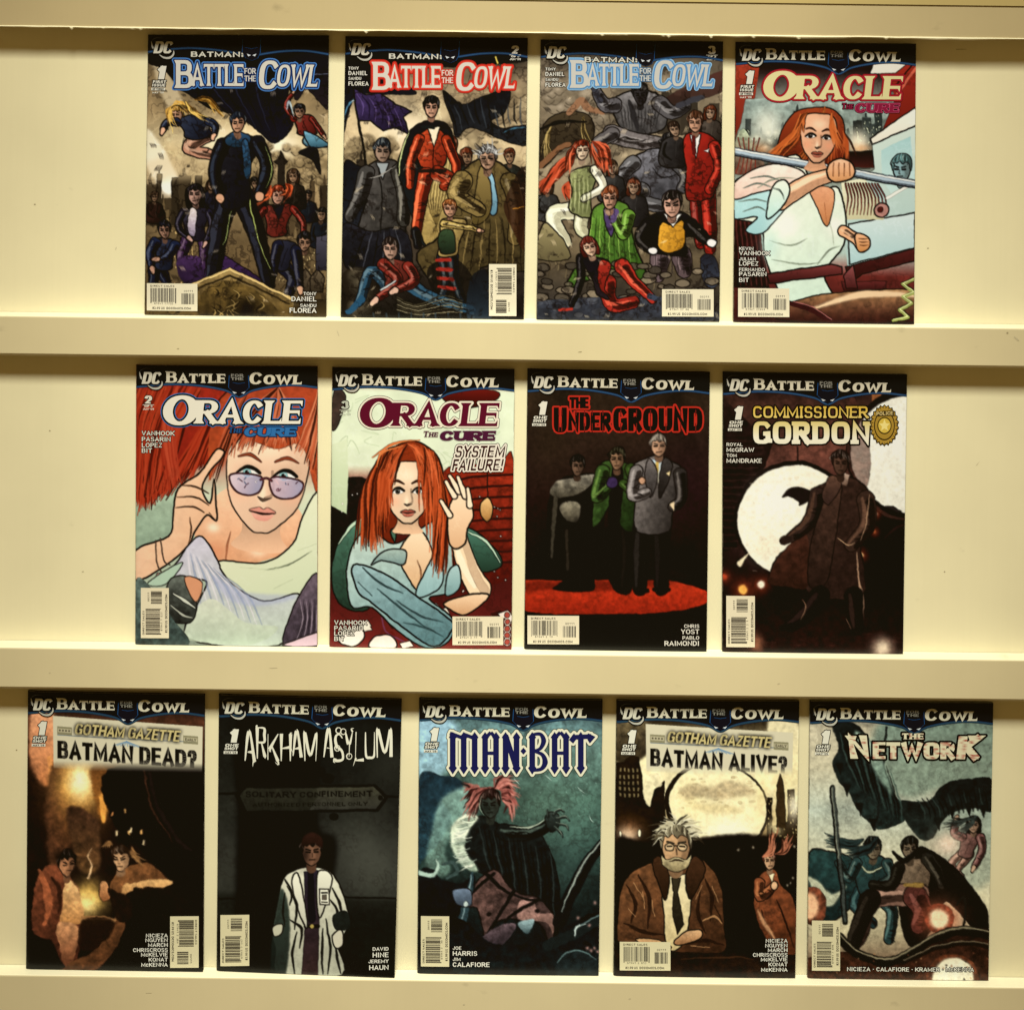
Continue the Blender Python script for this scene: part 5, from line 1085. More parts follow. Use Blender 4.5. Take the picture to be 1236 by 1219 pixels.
def art12(q):
    s = Art(q, 22)
    s.V([(20, '120d08'), (110, '3a2c18'), (250, 'cfc08c'), (420, 'dccb96'), (560, '7d6238'), (640, '241708'), (1000, '140c07'), (1197, '1a0f08')]).N(.25, 34).N(.1, 6)
    s.P([(30, 110), (150, 110), (160, 250), (30, 290)], '6a5a3a', '2f2414', soft=6, n=.4)
    s.P([(20, 290), (60, 285), (70, 270), (100, 255), (125, 265), (135, 330), (140, 420), (170, 470), (190, 400), (230, 360), (240, 640), (20, 700)], '241608', '150c06', sm=0, n=.4)
    for k in range(5):
        for j in range(5): s.P([(42 + j * 18, 310 + k * 26), (50 + j * 18, 310 + k * 26), (50 + j * 18, 326 + k * 26), (42 + j * 18, 326 + k * 26)], 'a8935c', sm=0, a=.6)
    s.G(80, 580, 40, 30, 'fff0c8', .9).G(85, 560, 60, 60, '8a4a20', .5).E(128, 580, 6, 16, 'efe0b0').E(45, 585, 5, 12, 'efe0b0')
    s.P([(140, 420), (150, 350), (200, 330), (220, 380), (190, 400), (170, 470)], 'cfc090', n=.2, a=.9)
    # the great pale moon with brown cloud drifting over
    s.E(450, 470, 222, 182, '1a1008', rot=18).E(455, 468, 208, 172, 'e3d39c', rot=18, n=.06).G(500, 570, 90, 50, 'f6ecc4', .9).G(330, 440, 50, 80, 'cdb878', .5).G(640, 430, 30, 90, 'cbb070', .5)
    s.P([(290, 400), (360, 375), (430, 385), (500, 360), (590, 390), (610, 420), (540, 430), (470, 445), (380, 430), (320, 440)], '96805a', soft=8, a=.75, n=.3).P([(340, 470), (430, 455), (520, 470), (560, 490), (440, 500)], 'a8925f', soft=8, a=.55, n=.3)
    for k in range(30): s.E(s.rnd.uniform(290, 620), s.rnd.uniform(340, 480), s.rnd.uniform(4, 14), s.rnd.uniform(3, 7), '8a744c', a=.35)
    s.P([(660, 110), (790, 110), (790, 480), (700, 560), (690, 400)], 'e6d9a8', 'c8b070', soft=4, a=.8, n=.12)
    s.skyline(660, 790, 640, 60, 260, '3a2814', '1c1208', 'b89c5c', 16, 30).G(770, 470, 30, 60, 'efe4bc', .8).G(690, 560, 30, 40, 'e0cc90', .7)
    s.P([(700, 560), (700, 380), (715, 330), (730, 380), (740, 560)], '3d2a14', sm=0)
    s.P([(20, 640), (180, 620), (790, 630), (790, 1197), (20, 1197)], '140b06', '0d0704', n=.4, soft=4)
    for x, y in ((770, 770), (758, 790), (745, 800), (540, 650), (600, 640), (775, 640)): s.E(x, y, 4, 6, 'e8d8a8', soft=2, a=.8)
    # grey-haired bearded man leaning on the rail
    s.P([(30, 1010), (40, 880), (70, 770), (190, 700), (350, 680), (430, 730), (470, 820), (480, 960), (490, 1060), (430, 1085), (250, 1080), (60, 1050)], '7a4a28', '3d2010', d=(.5, 1), ink=5, n=.3)
    s.P([(190, 700), (210, 690), (250, 760), (340, 750), (350, 790), (330, 960), (300, 1060), (240, 1060), (225, 880), (210, 790)], 'd8c898', 'b39c66', ink=4, n=.08)
    s.P([(260, 770), (300, 770), (285, 830), (310, 960), (285, 1000), (262, 900), (270, 830)], '38301f', '201a10', sm=0, ink=3)
    s.P([(180, 700), (215, 680), (250, 760), (235, 860), (200, 780)], '4a2a16', '2c180c', ink=4).P([(340, 690), (370, 680), (400, 740), (340, 860), (320, 780)], '4d2c18', '2c180c', ink=4)
    for p in ([(70, 800), (110, 880), (90, 960)], [(120, 760), (170, 860), (160, 980)], [(400, 770), (430, 850), (420, 950)], [(380, 830), (370, 920), (400, 1000)], [(60, 960), (130, 990), (230, 1010)], [(440, 880), (470, 950)], [(320, 1050), (400, 1030), (480, 1050)]): s.S(p, (4, 18, 4), '27120a', a=.85)
    for p in ([(100, 790), (140, 850)], [(430, 800), (455, 870)], [(140, 830), (150, 900)], [(360, 860), (390, 800)], [(390, 950), (440, 930), (470, 960)], [(80, 900), (110, 930)], [(340, 1055), (420, 1060)], [(180, 860), (190, 930)]): s.S(p, (4, 14, 3), 'c08a54', a=.7)
    s.P([(270, 1040), (320, 990), (380, 985), (380, 1020), (310, 1050)], 'c89a68', '8a5a34', ink=4).P([(110, 1030), (170, 1020), (260, 1060), (200, 1075)], 'b98a58', ink=3)
    s.head(278, 640, 78, 'c89a68', '8d8260', .1)
    s.P([(215, 670), (240, 690), (278, 680), (320, 690), (342, 668), (330, 720), (280, 745), (230, 722)], 'b3a274', '86744c', n=.3, ink=2); s.S([(250, 700), (280, 692), (310, 700)], (2, 8, 2), '3a2416')
    s.hair([(215, 600), (240, 560), (280, 545)], [(175, 620), (195, 560), (250, 520)], '7a6e4c', 40, w=(6, 8, 1), bend=8, c2='e0d6b0'); s.hair([(280, 545), (320, 555), (345, 600)], [(320, 515), (370, 560), (378, 610)], '7a6e4c', 40, w=(6, 8, 1), bend=-8, c2='e0d6b0')
    for gx in (252, 306): s.E(gx, 640, 22, 17, '3a3020', a=.9).E(gx, 640, 18, 13, 'c9a878', a=.9).S([(gx - 10, 638), (gx + 10, 638)], 5, '1c140c')
    s.S([(272, 636), (286, 636)], 5, '2a2014')
    # woman in a rust coat
    s.P([(605, 850), (620, 770), (660, 735), (700, 740), (720, 800), (780, 880), (790, 1100), (700, 1080), (640, 1000), (610, 900)], '8a4626', '54240f', d=(.5, 1), ink=4, n=.3)
    for p in ([(640, 900), (660, 980), (700, 1060)], [(700, 860), (740, 950), (770, 1060)], [(610, 850), (660, 850), (690, 820)]): s.S(p, (3, 9, 3), '2c120a')
    s.P([(620, 900), (640, 920), (700, 1040), (650, 980)], 'c08a5a', soft=3, a=.8); s.P([(665, 750), (690, 750), (680, 790)], 'd8c494', sm=0)
    s.limb([(625, 790), (630, 845), (680, 805)], 44, 30, '8a4626', 'b06a3c').E(690, 800, 15, 18, 'c89a6c', ink=3).head(670, 700, 32, 'd0a072', '7a3a24', .3)
    s.hair([(645, 680), (700, 670)], [(690, 590), (750, 610)], '7a3822', 40, w=(6, 8, 2), bend=20, c2='c87a54')
    s.P([(20, 1070), (260, 1080), (790, 1090), (790, 1197), (20, 1197)], '1a0f08', '2c160c', n=.6, sm=0).S([(300, 1110), (500, 1100), (600, 1110)], (3, 9, 3), '4a2814', a=.8)
    s.N(.14, 5)
    s.finish(.8, .2, .9, .4, 0)
    gazette(s, 152, 770, 124, 322, .06, 'GOTHAM GAZETTE', 'BATMAN ALIVE?', (300, 338))
    return s

def art13(q):
    s = Art(q, 23)
    s.V([(20, '1c2420'), (130, 'a3987a'), (300, 'b0a684'), (480, '9aa08a'), (700, 'b4ac88'), (850, 'c0b68e'), (1000, 'a89a74'), (1197, '4a2c1c')]).N(.18, 60).N(.08, 6)
    s.P([(330, 110), (790, 110), (790, 350), (600, 380), (420, 420), (320, 300)], '5d7464', '71806a', soft=14, a=.85, n=.2).P([(540, 480), (790, 440), (790, 760), (640, 780)], '7d8c78', soft=16, a=.6)
    # storm cloud and bent dark awnings overhead
    s.P([(120, 110), (200, 110), (280, 180), (330, 280), (390, 420), (440, 500), (330, 560), (270, 520), (230, 480), (190, 400), (150, 360), (120, 280), (150, 220)], '141a17', '20302a', n=.5)
    s.P([(400, 440), (520, 440), (590, 370), (700, 345), (790, 350), (790, 480), (720, 470), (640, 480), (580, 520), (540, 590), (500, 600), (440, 540)], '141714', '1f2a24', n=.5)
    s.S([(300, 560), (330, 300), (350, 130)], 9, '1c221e', sm=0)
    for k in range(16): s.S([(150 + k * 14, 150 + k * 10), (180 + k * 15, 260 + k * 12), (230 + k * 12, 380 + k * 10)], (2, 9, 2), '3d5246' if k % 3 == 0 else '080b09', a=.7)
    for k in range(14): s.S([(470 + k * 22, 430 - k * 4), (500 + k * 21, 470), (510 + k * 20, 520 - k * 4)], (2, 8, 2), '35473d' if k % 3 == 0 else '080b09', a=.7)
    for x, y in ((150, 300), (180, 390), (235, 470), (290, 530), (560, 530), (620, 480), (690, 470), (750, 478)): s.P([(x - 16, y - 20), (x + 18, y - 22), (x + 6, y + 34)], '121713', sm=0)
    s.P([(210, 150), (290, 190), (340, 300), (375, 415), (320, 350), (260, 250)], '90a48c', '5a6e5c', n=.3, soft=6)
    # figures in dark, plain dress
    s.P([(25, 660), (110, 650), (200, 680), (260, 760), (220, 860), (120, 940), (20, 900)], '24443f', '142a28', ink=4, n=.35)
    s.P([(20, 760), (60, 770), (120, 830), (180, 790), (120, 880), (60, 860)], 'c2bc94', soft=3, a=.8)
    s.limb([(240, 820), (220, 880), (290, 950)], 60, 36, '1d3a3a', '4d7068').limb([(320, 840), (370, 900), (355, 1020)], 64, 36, '24423f', '587a70')
    s.P([(210, 690), (280, 660), (350, 690), (370, 780), (330, 830), (240, 830), (220, 760)], '2c4f4a', '1a302e', d=(1, .4), ink=4, n=.2).S([(240, 700), (280, 740), (350, 700)], (3, 12, 3), 'a9aa84')
    s.limb([(225, 700), (190, 760), (150, 700)], 44, 30, '2a4743').limb([(350, 700), (370, 760), (310, 790)], 44, 30, '26423e').head(290, 640, 40, '8a7a5c', '10201e', .3)
    s.hair([(250, 600), (310, 590)], [(110, 600), (190, 660)], '0f1a19', 40, w=(8, 10, 2), bend=-24, c2='2c423e')
    s.S([(120, 385), (150, 680), (175, 945)], 22, '0d100e', sm=0).S([(122, 385), (152, 680), (175, 940)], 13, '3f463e', sm=0).S([(118, 385), (148, 680)], 4, '8a8a70', sm=0)
    s.person((710, 540), 30, ((660, 590), (740, 580)), ((650, 660), (710, 670)), arms=[[(665, 590), (630, 570), (640, 520)], [(738, 590), (748, 650), (715, 715)]], legs=[[(660, 660), (620, 700), (660, 750)], [(700, 660), (650, 720)]], top='7a4a44', pants='a87a64', hair='18201c', skin='b08c6c', long=.5, aw=34)
    s.hair([(690, 510), (720, 500)], [(610, 530), (650, 560)], '1a231f', 24, bend=-10, c2='3d4a42'); s.G(600, 615, 40, 36, 'f2dcb8', .9).G(610, 620, 80, 70, 'cda284', .4)
    # seated figure in a dark long coat on the pipe
    s.P([(480, 640), (540, 650), (640, 720), (720, 820), (770, 900), (770, 990), (700, 960), (640, 890), (590, 860), (520, 1000), (440, 1040), (400, 880), (440, 820)], '17150f', '100e0a', ink=3, n=.3)
    s.P([(390, 700), (430, 680), (510, 690), (530, 760), (500, 830), (430, 830), (400, 760)], '8a7358', '4a3a2a', d=(1, .4), ink=4, n=.2)
    s.limb([(480, 830), (290, 850), (230, 1000), (205, 1040)], 96, 44, '7d5a48', 'b48a70').limb([(280, 850), (235, 950), (205, 1045)], 84, 44, '191510', '3a3024').limb([(470, 840), (500, 900), (480, 960)], 100, 60, '5d2c24', '8a5044')
    s.limb([(520, 680), (560, 740), (580, 790)], 56, 36, '2a261d', '5d5442').limb([(400, 720), (370, 790), (290, 790)], 50, 34, '1a1812', '3d382a')
    s.S([(430, 790), (495, 790)], 18, '8a6a30', sm=0).head(445, 640, 42, '7d6a50', '121512', .1); s.S([(375, 650), (420, 690), (490, 640), (540, 660)], (10, 26, 10), '121310')
    # lamps and rusty pipes
    s.G(570, 930, 90, 80, '9a3a20', .8).E(570, 930, 62, 62, '7a2c1a', n=.5).E(568, 932, 40, 40, 'f6e2b4', soft=4).G(570, 930, 60, 60, 'f0a870', .4)
    s.E(40, 880, 56, 80, '6a3420', n=.6).E(30, 880, 34, 54, 'e0a878', soft=6)
    s.S([(640, 870), (670, 840), (680, 900), (670, 960)], 8, '1f1c14').P([(20, 1100), (180, 1070), (300, 1120), (480, 1050), (600, 990), (790, 980), (790, 1197), (20, 1197)], '2a150e', '4a2414', n=.6)
    s.S([(150, 1010), (230, 1080), (360, 1110), (520, 1030), (640, 980), (790, 1000)], 40, '15100b').S([(155, 1000), (235, 1070), (360, 1098), (515, 1018), (640, 968), (790, 985)], (6, 10, 8), '9a8c66', a=.8)
    s.S([(420, 1110), (540, 1060), (660, 1030), (790, 1050)], 20, '1c120c').S([(420, 1102), (540, 1052), (660, 1022), (790, 1040)], 5, '8a7a58', a=.8)
    s.E(625, 1180, 110, 105, '6a3018', n=.5).E(625, 1180, 88, 90, 'd8cda6', soft=3, n=.06).G(625, 1150, 70, 40, 'efe6c4', .6)
    for k in range(40): s.E(s.rnd.uniform(20, 790), s.rnd.uniform(1060, 1197), 4, 4, s.rnd.choice(['8a4a2c', 'b07a4c', '1a0d08']), a=.6)
    s.finish(.9, .25, .92, .4, 1)
    return s

ARTS = [art1, art2, art3, art4, art5, art6, art7, art8, art9, art10, art11, art12, art13]

# ---------------------------------------------------------------- building in Blender
def link(name, me, parent=None, loc=None):
    o = bpy.data.objects.new(name, me); bpy.context.scene.collection.objects.link(o)
    if parent is not None: o.parent = parent
    if loc is not None: o.location = loc
    return o

def nodes(name):
    m = bpy.data.materials.new(name); m.use_nodes = True
    nt = m.node_tree; return m, nt, nt.nodes['Principled BSDF']

def mat_print():
    m, nt, b = nodes('printed_paper')
    a = nt.nodes.new('ShaderNodeVertexColor'); a.layer_name = 'ink'
    nt.links.new(a.outputs['Color'], b.inputs['Base Color'])
    b.inputs['Roughness'].default_value = .27; b.inputs['Specular IOR Level'].default_value = .3
    n = nt.nodes.new('ShaderNodeTexNoise'); n.inputs['Scale'].default_value = 900
    bp = nt.nodes.new('ShaderNodeBump'); bp.inputs['Strength'].default_value = .03; bp.inputs['Distance'].default_value = .0005
    nt.links.new(n.outputs['Fac'], bp.inputs['Height']); nt.links.new(bp.outputs['Normal'], b.inputs['Normal'])
    return m

def mat_pages():
    m, nt, b = nodes('page_edges')
    t = nt.nodes.new('ShaderNodeTexCoord'); mp = nt.nodes.new('ShaderNodeMapping'); mp.inputs['Scale'].default_value = (1, 4000, 1)
    n = nt.nodes.new('ShaderNodeTexNoise'); n.inputs['Scale'].default_value = 1.0
    r = nt.nodes.new('ShaderNodeValToRGB'); r.color_ramp.elements[0].color = (.38, .35, .28, 1); r.color_ramp.elements[1].color = (.72, .68, .58, 1)
    L = nt.links.new; L(t.outputs['Object'], mp.inputs[0]); L(mp.outputs[0], n.inputs['Vector']); L(n.outputs['Fac'], r.inputs[0]); L(r.outputs[0], b.inputs['Base Color'])
    b.inputs['Roughness'].default_value = .8; return m

def mat_laminate(name, base, streak, marks, rough=.45):
    """painted board: faint vertical grain, blotches, a few scuffs"""
    m, nt, b = nodes(name); L = nt.links.new; N = nt.nodes.new
    t = N('ShaderNodeTexCoord'); mp = N('ShaderNodeMapping'); mp.inputs['Scale'].default_value = (260, 40, 5)
    L(t.outputs['Object'], mp.inputs[0])
    n1 = N('ShaderNodeTexNoise'); n1.inputs['Scale'].default_value = 1; n1.inputs['Detail'].default_value = 3; L(mp.outputs[0], n1.inputs['Vector'])
    n2 = N('ShaderNodeTexNoise'); n2.inputs['Scale'].default_value = 6; n2.inputs['Detail'].default_value = 5; L(t.outputs['Object'], n2.inputs['Vector'])
    m1 = N('ShaderNodeMapRange'); m1.inputs[3].default_value = 1 - streak; m1.inputs[4].default_value = 1 + streak; L(n1.outputs['Fac'], m1.inputs[0])
    m2 = N('ShaderNodeMapRange'); m2.inputs[1].default_value = .3; m2.inputs[2].default_value = .7; m2.inputs[3].default_value = .93; m2.inputs[4].default_value = 1.05; L(n2.outputs['Fac'], m2.inputs[0])
    # scuffs: sparse stretched specks
    mp3 = N('ShaderNodeMapping'); mp3.inputs['Scale'].default_value = (26, 10, 44); mp3.inputs['Rotation'].default_value = (0, .5, 0); L(t.outputs['Object'], mp3.inputs[0])
    n3 = N('ShaderNodeTexNoise'); n3.inputs['Scale'].default_value = 1; n3.inputs['Detail'].default_value = 4; L(mp3.outputs[0], n3.inputs['Vector'])
    m3 = N('ShaderNodeMapRange'); m3.inputs[1].default_value = .70; m3.inputs[2].default_value = .80; m3.inputs[3].default_value = 1; m3.inputs[4].default_value = 1 - marks; L(n3.outputs['Fac'], m3.inputs[0])
    a = N('ShaderNodeMath'); a.operation = 'MULTIPLY'; L(m1.outputs[0], a.inputs[0]); L(m2.outputs[0], a.inputs[1])
    c = N('ShaderNodeMath'); c.operation = 'MULTIPLY'; L(a.outputs[0], c.inputs[0]); L(m3.outputs[0], c.inputs[1])
    v = N('ShaderNodeVectorMath'); v.operation = 'SCALE'; v.inputs[0].default_value = base; L(c.outputs[0], v.inputs['Scale'])
    L(v.outputs[0], b.inputs['Base Color']); b.inputs['Roughness'].default_value = rough; b.inputs['Specular IOR Level'].default_value = .3
    bp = N('ShaderNodeBump'); bp.inputs['Strength'].default_value = .12; bp.inputs['Distance'].default_value = .0006; L(n1.outputs['Fac'], bp.inputs['Height']); L(bp.outputs['Normal'], b.inputs['Normal'])
    return m

# ---------------------------------------------------------------- the display: back panel, rail and ledges
LEDGE_D = .020
ROW_PY = (386.0, 783.7, 1176.3)                       # where the comics stand, at x = 618, 8 mm out
LEDGE_Z = [float(world(618, y, .008)[2]) for y in ROW_PY]

def prism(name, prof, x0, x1, mat, nx=2, parent=None):
    """profile (depth, z) swept along the wall"""
    V, F = [], []
    n = len(prof)
    for i in range(nx):
        x = x0 + (x1 - x0) * i / (nx - 1)
        V += [(x, -d, z) for d, z in prof]
    for i in range(nx - 1):
        for k in range(n):
            a, b = i * n + k, i * n + (k + 1) % n
            F.append((a, b, b + n, a + n))
    F.append(tuple(range(n))[::-1]); F.append(tuple((nx - 1) * n + k for k in range(n)))
    me = bpy.data.meshes.new(name); me.from_pydata(V, [], F); me.materials.append(mat); me.validate()
    import bmesh
    bm = bmesh.new(); bm.from_mesh(me); bmesh.ops.recalc_face_normals(bm, faces=bm.faces); bm.to_mesh(me); bm.free()
    return link(name, me, parent)

def build_display():
    wall_m = mat_laminate('painted_panel', (.70, .655, .50), .02, .22)
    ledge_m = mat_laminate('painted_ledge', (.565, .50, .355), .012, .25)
    top_m = mat_laminate('ledge_top_lit', (.78, .74, .60), .012, .2, .5)  # paler than the ledge front: glare from above painted into the colour
    rail_m = mat_laminate('painted_rail', (.44, .365, .235), .012, .2)
    w_ = prism('wall', [(0, .3), (0, 1.75), (-.02, 1.75), (-.02, .3)], -1.1, 1.1, wall_m)
    w_['kind'] = 'structure'
    labels = ['cream ledge carrying the top row of four comic books', 'cream ledge carrying the middle row of four comic books', 'cream ledge carrying the bottom row of five comic books']
    bottoms = [434.5, 836.5, 1232]
    for i in range(3):
        z = LEDGE_Z[i]; zb = float(world(618, bottoms[i], LEDGE_D)[2]); D = LEDGE_D
        prof = [(.0005, z), (D - .0012, z), (D - .0004, z - .0003), (D, z - .0012), (D, zb + .0004), (D - .0006, zb), (D - .0026, zb - .0022), (D - .006, zb - .0026), (.0005, zb - .0026)]
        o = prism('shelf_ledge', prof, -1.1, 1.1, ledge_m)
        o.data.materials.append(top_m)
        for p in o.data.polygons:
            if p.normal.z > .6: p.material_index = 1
        o['label'] = labels[i]; o['category'] = 'shelf'; o['group'] = 'display ledges on the panel'
    # scuffs and knocks on the paint
    sm = mat_laminate('scuffed_paint', (.30, .25, .16), .2, .3, .7); sm2 = mat_laminate('grey_rub', (.47, .42, .31), .1, .2, .6)
    rnd = random.Random(8)
    ledges = [o for o in bpy.context.scene.objects if o.name.startswith('shelf_ledge')]
    def mark(px, py, L, wd, ang, dpt, mt, par):
        c0 = world(px, py, dpt + .0002); V = []
        n = 14
        for k in range(n):
            a = 2 * math.pi * k / n; q = rnd.uniform(.6, 1.1); x, z = L * q * math.cos(a), wd * q * math.sin(a)
            V.append((c0[0] + x * math.cos(ang) - z * math.sin(ang), c0[1], c0[2] + x * math.sin(ang) + z * math.cos(ang)))
        me = bpy.data.meshes.new('scuff_mark'); me.from_pydata(V, [], [tuple(range(n))]); me.materials.append(mt); link('scuff_mark', me, par)
    for px, py, L, wd, ang in ((42, 247, .0010, .0007, 0), (1160, 60, .007, .0006, .05), (1040, 372, .0012, .0005, .6), (140, 300, .002, .0004, 1.2), (60, 520, .0009, .0007, 0), (1180, 560, .003, .0003, .9), (1140, 690, .001, .0007, 0), (20, 905, .0008, .0008, 0), (1120, 300, .0009, .0006, 0), (100, 690, .0012, .0004, .3)):
        mark(px, py, L, wd, ang, 0, sm2 if L > .0015 else sm, w_)
    for i, px, py, L, wd, ang in ((0, 1227, 409, .0034, .0010, -.6), (0, 1216, 402, .0012, .0008, 0), (0, 408, 402, .0030, .0004, -1.2), (0, 700, 425, .002, .0004, .1), (0, 215, 421, .0012, .0005, 0), (1, 330, 806, .004, .0003, .05), (1, 940, 825, .0016, .0005, .3), (1, 60, 812, .001, .0006, 0), (2, 760, 1205, .0016, .0006, .2), (2, 180, 1198, .0030, .0003, .02), (2, 560, 1212, .001, .0007, 0)):
        mark(px, py, L, wd, ang, LEDGE_D, sm2 if i or L > .0025 else sm, ledges[i])
    # top rail, its lower edge chipped
    root = link('shelf_rail', None, None, (0, 0, 1.46))
    root['label'] = 'cream top rail with a chipped lower edge above the top row'; root['category'] = 'rail'
    zb = float(world(618, 40.5, LEDGE_D)[2]); zt = float(world(618, .6, LEDGE_D)[2])
    D = LEDGE_D
    def local(o):
        for v in o.data.vertices: v.co.z -= 1.46
        o.parent = root
    local(prism('rail_board', [(.0005, zb + .0008), (.0005, zt), (D, zt), (D, zb + .0008)], -1.1, 1.1, rail_m))
    up_m = mat_laminate('aged_edge', (.44, .35, .165), .02, .3)
    local(prism('upper_board', [(.0005, zt + .0004), (.0005, zt + .16), (D + .0012, zt + .16), (D + .0012, zt + .0004)], -1.1, 1.1, up_m))
    chip_m = mat_laminate('bare_edge', (.84, .80, .64), .03, .1, .7)
    rng = np.random.default_rng(4)
    n = 900; xs = np.linspace(-1.1, 1.1, n)
    f = np.zeros(n)
    for cell, a in ((5, .5), (13, .8), (60, .5)):
        g = rng.random(n // cell + 3); f += a * np.interp(np.arange(n) / cell, np.arange(len(g)), g)
    f = (f - f.mean())
    spike = (rng.random(n) > .97) * rng.random(n) * 1.4
    low = zb - .0004 - .0014 * (f + spike); high = zb + .0012 + .0004 * np.interp(np.arange(n) / 7, np.arange(200), rng.random(200))
    for nm, lo, hi, mt, d0, d1 in (('chipped_edge', low, high, chip_m, D - .004, D + .0007),):
        V, F = [], []
        for i in range(n):
            V += [(xs[i], -d1, hi[i]), (xs[i], -d1 - .0002, (hi[i] + lo[i]) / 2), (xs[i], -d1 + .0006, lo[i]), (xs[i], -d0, lo[i] + .0004), (xs[i], -d0, hi[i])]
        for i in range(n - 1):
            for k in range(5):
                a, b = i * 5 + k, i * 5 + (k + 1) % 5; F.append((a, b, b + 5, a + 5))
        me = bpy.data.meshes.new(nm); me.from_pydata(V, [], F); me.materials.append(mt)
        local(link(nm, me))

# ---------------------------------------------------------------- comics
class Comic:
    def __init__(s, i, label):
        org, tl, tr, br, bl, dt, dl, dr = COMICS[i]
        s.i = i; s.row = 0 if i < 4 else 1 if i < 8 else 2; s.q = (tl, tr, br, bl)
        s.rnd = random.Random(100 + i); s.bow = s.rnd.uniform(.0004, .0012); s.curl = s.rnd.uniform(-.0006, .0008)
        P = lambda p, d: world(org[0] + p[0] / ZS, org[1] + p[1] / ZS, d / 1000)
        s.c = [P(tl, dt), P(tr, dt + s.rnd.uniform(0, .6)), P(br, dr), P(bl, dl)]
        for k in (2, 3): s.c[k][2] = LEDGE_Z[s.row] + .0003        # both feet of the book on the ledge
        base = (s.c[2] + s.c[3]) / 2
        s.root = link('comic_book', None, None, tuple(base)); s.base = base
        s.root['label'] = label; s.root['category'] = 'comic book'; s.root['group'] = 'comic books on the display ledges'
        s.nrm = np.cross(s.c[1] - s.c[0], s.c[3] - s.c[0]); s.nrm /= np.linalg.norm(s.nrm)
        if s.nrm[1] > 0: s.nrm = -s.nrm
    def surf(s, uv, h):
        """points on (or h in front of) the slightly bowed cover, local to the book"""
        u, v = uv[:, :1], uv[:, 1:]
        tl, tr, br, bl = s.c
        p = tl * (1 - u) * (1 - v) + tr * u * (1 - v) + br * u * v + bl * (1 - u) * v
        b = s.bow * 4 * u * (1 - u) * (1 - .5 * v) - .0012 * np.exp(-np.clip(u, 0, 1) / .010) + s.curl * u * (1 - v) ** 3
        return p + s.nrm * (b + h) - s.base
    def can(s, x, y):
        """standard cover layout -> this close-up"""
        p = bil(s.q, np.array((x - 22) / 763.0), np.array((y - 22) / 1176.0)); return (float(p[0]), float(p[1]))
    def ink(s, c): return ink_of(hexc(c) if not hasattr(c, 'shape') or True else c, s.row)
    def sheet(s, name, layers, parent=None):
        """one printed part: layers of (points, faces, height, colour or colour(points))"""
        V, F, C = [], [], []
        for pts, faces, h, col in layers:
            pts = np.array(pts, float)
            if not len(pts): continue
            off = sum(len(v) for v in V)
            V.append(s.surf(inv_bil(s.q, pts), h))
            F += [tuple(i + off for i in f) for f in faces]
            c = col(pts) if callable(col) else np.tile(hexc(col), (len(pts), 1))
            C.append(ink_of(c, s.row))
        V = np.concatenate(V); C = np.concatenate(C)
        me = bpy.data.meshes.new(name); me.from_pydata(V.tolist(), [], F)
        a = me.color_attributes.new('ink', 'FLOAT_COLOR', 'POINT')
        a.data.foreach_set('color', np.concatenate((C, np.ones((len(C), 1))), 1).astype(np.float32).ravel())
        me.materials.append(MP)
        return link(name, me, s.root if parent is None else parent)
    def cover(s, art):
        C = ink_of(art.C, s.row)
        uu, vv = np.meshgrid((np.arange(CW)) / (CW - 1), np.arange(CH) / (CH - 1))
        uv = np.stack((uu.ravel(), vv.ravel()), 1)
        P = s.surf(uv, 0)
        vl = np.linspace(0, 1, CH)
        T = .0032
        sp = s.surf(np.stack((np.zeros(CH), vl), 1), -T)                       # spine, then the back leaf
        sp2 = s.surf(np.stack((np.zeros(CH) - .003, vl), 1), -T * .5)
        bu, bv = np.meshgrid(np.linspace(0, 1, 13), np.linspace(0, 1, 17)); bk = s.surf(np.stack((bu.ravel(), bv.ravel()), 1), -T)
        V = np.concatenate((P, sp2, sp, bk)); n0 = CW * CH
        idx = np.arange(n0).reshape(CH, CW)
        q = np.stack((idx[:-1, :-1], idx[1:, :-1], idx[1:, 1:], idx[:-1, 1:]), -1).reshape(-1, 4)
        e = idx[:, 0]; a = n0 + np.arange(CH); b = a + CH
        q1 = np.stack((e[:-1], a[:-1], a[1:], e[1:]), -1); q2 = np.stack((a[:-1], b[:-1], b[1:], a[1:]), -1)
        bi = n0 + 2 * CH + np.arange(221).reshape(17, 13)
        Q = np.concatenate((q, q1, q2, np.stack((bi[:-1, :-1], bi[:-1, 1:], bi[1:, 1:], bi[1:, :-1]), -1).reshape(-1, 4)))
        col = np.concatenate((C.reshape(-1, 3), C[:, 0], C[:, 0], np.tile(C[:, -1].mean(0), (221, 1))))
        me = bpy.data.meshes.new('front_cover')
        me.vertices.add(len(V)); me.vertices.foreach_set('co', V.astype(np.float32).ravel())
        me.loops.add(Q.size); me.loops.foreach_set('vertex_index', Q.astype(np.int32).ravel())
        me.polygons.add(len(Q)); me.polygons.foreach_set('loop_start', np.arange(0, Q.size, 4, dtype=np.int32))
        me.update(calc_edges=True)
        at = me.color_attributes.new('ink', 'FLOAT_COLOR', 'POINT')
        at.data.foreach_set('color', np.concatenate((col, np.ones((len(col), 1))), 1).astype(np.float32).ravel())
        me.materials.append(MP); link('cover', me, s.root)
        # block of inner pages
        nx, ny = 25, 33
        g = np.array([(.004 + .989 * a / (nx - 1), .003 + .995 * b / (ny - 1)) for b in range(ny) for a in range(nx)])
        V = np.concatenate((s.surf(g, -.0003), s.surf(g, -T + .0003))).tolist(); F = []
        for b in range(ny - 1):
            for a in range(nx - 1):
                k = b * nx + a; F += [(k, k + nx, k + nx + 1, k + 1), tuple(nx * ny + z for z in (k, k + 1, k + nx + 1, k + nx))]
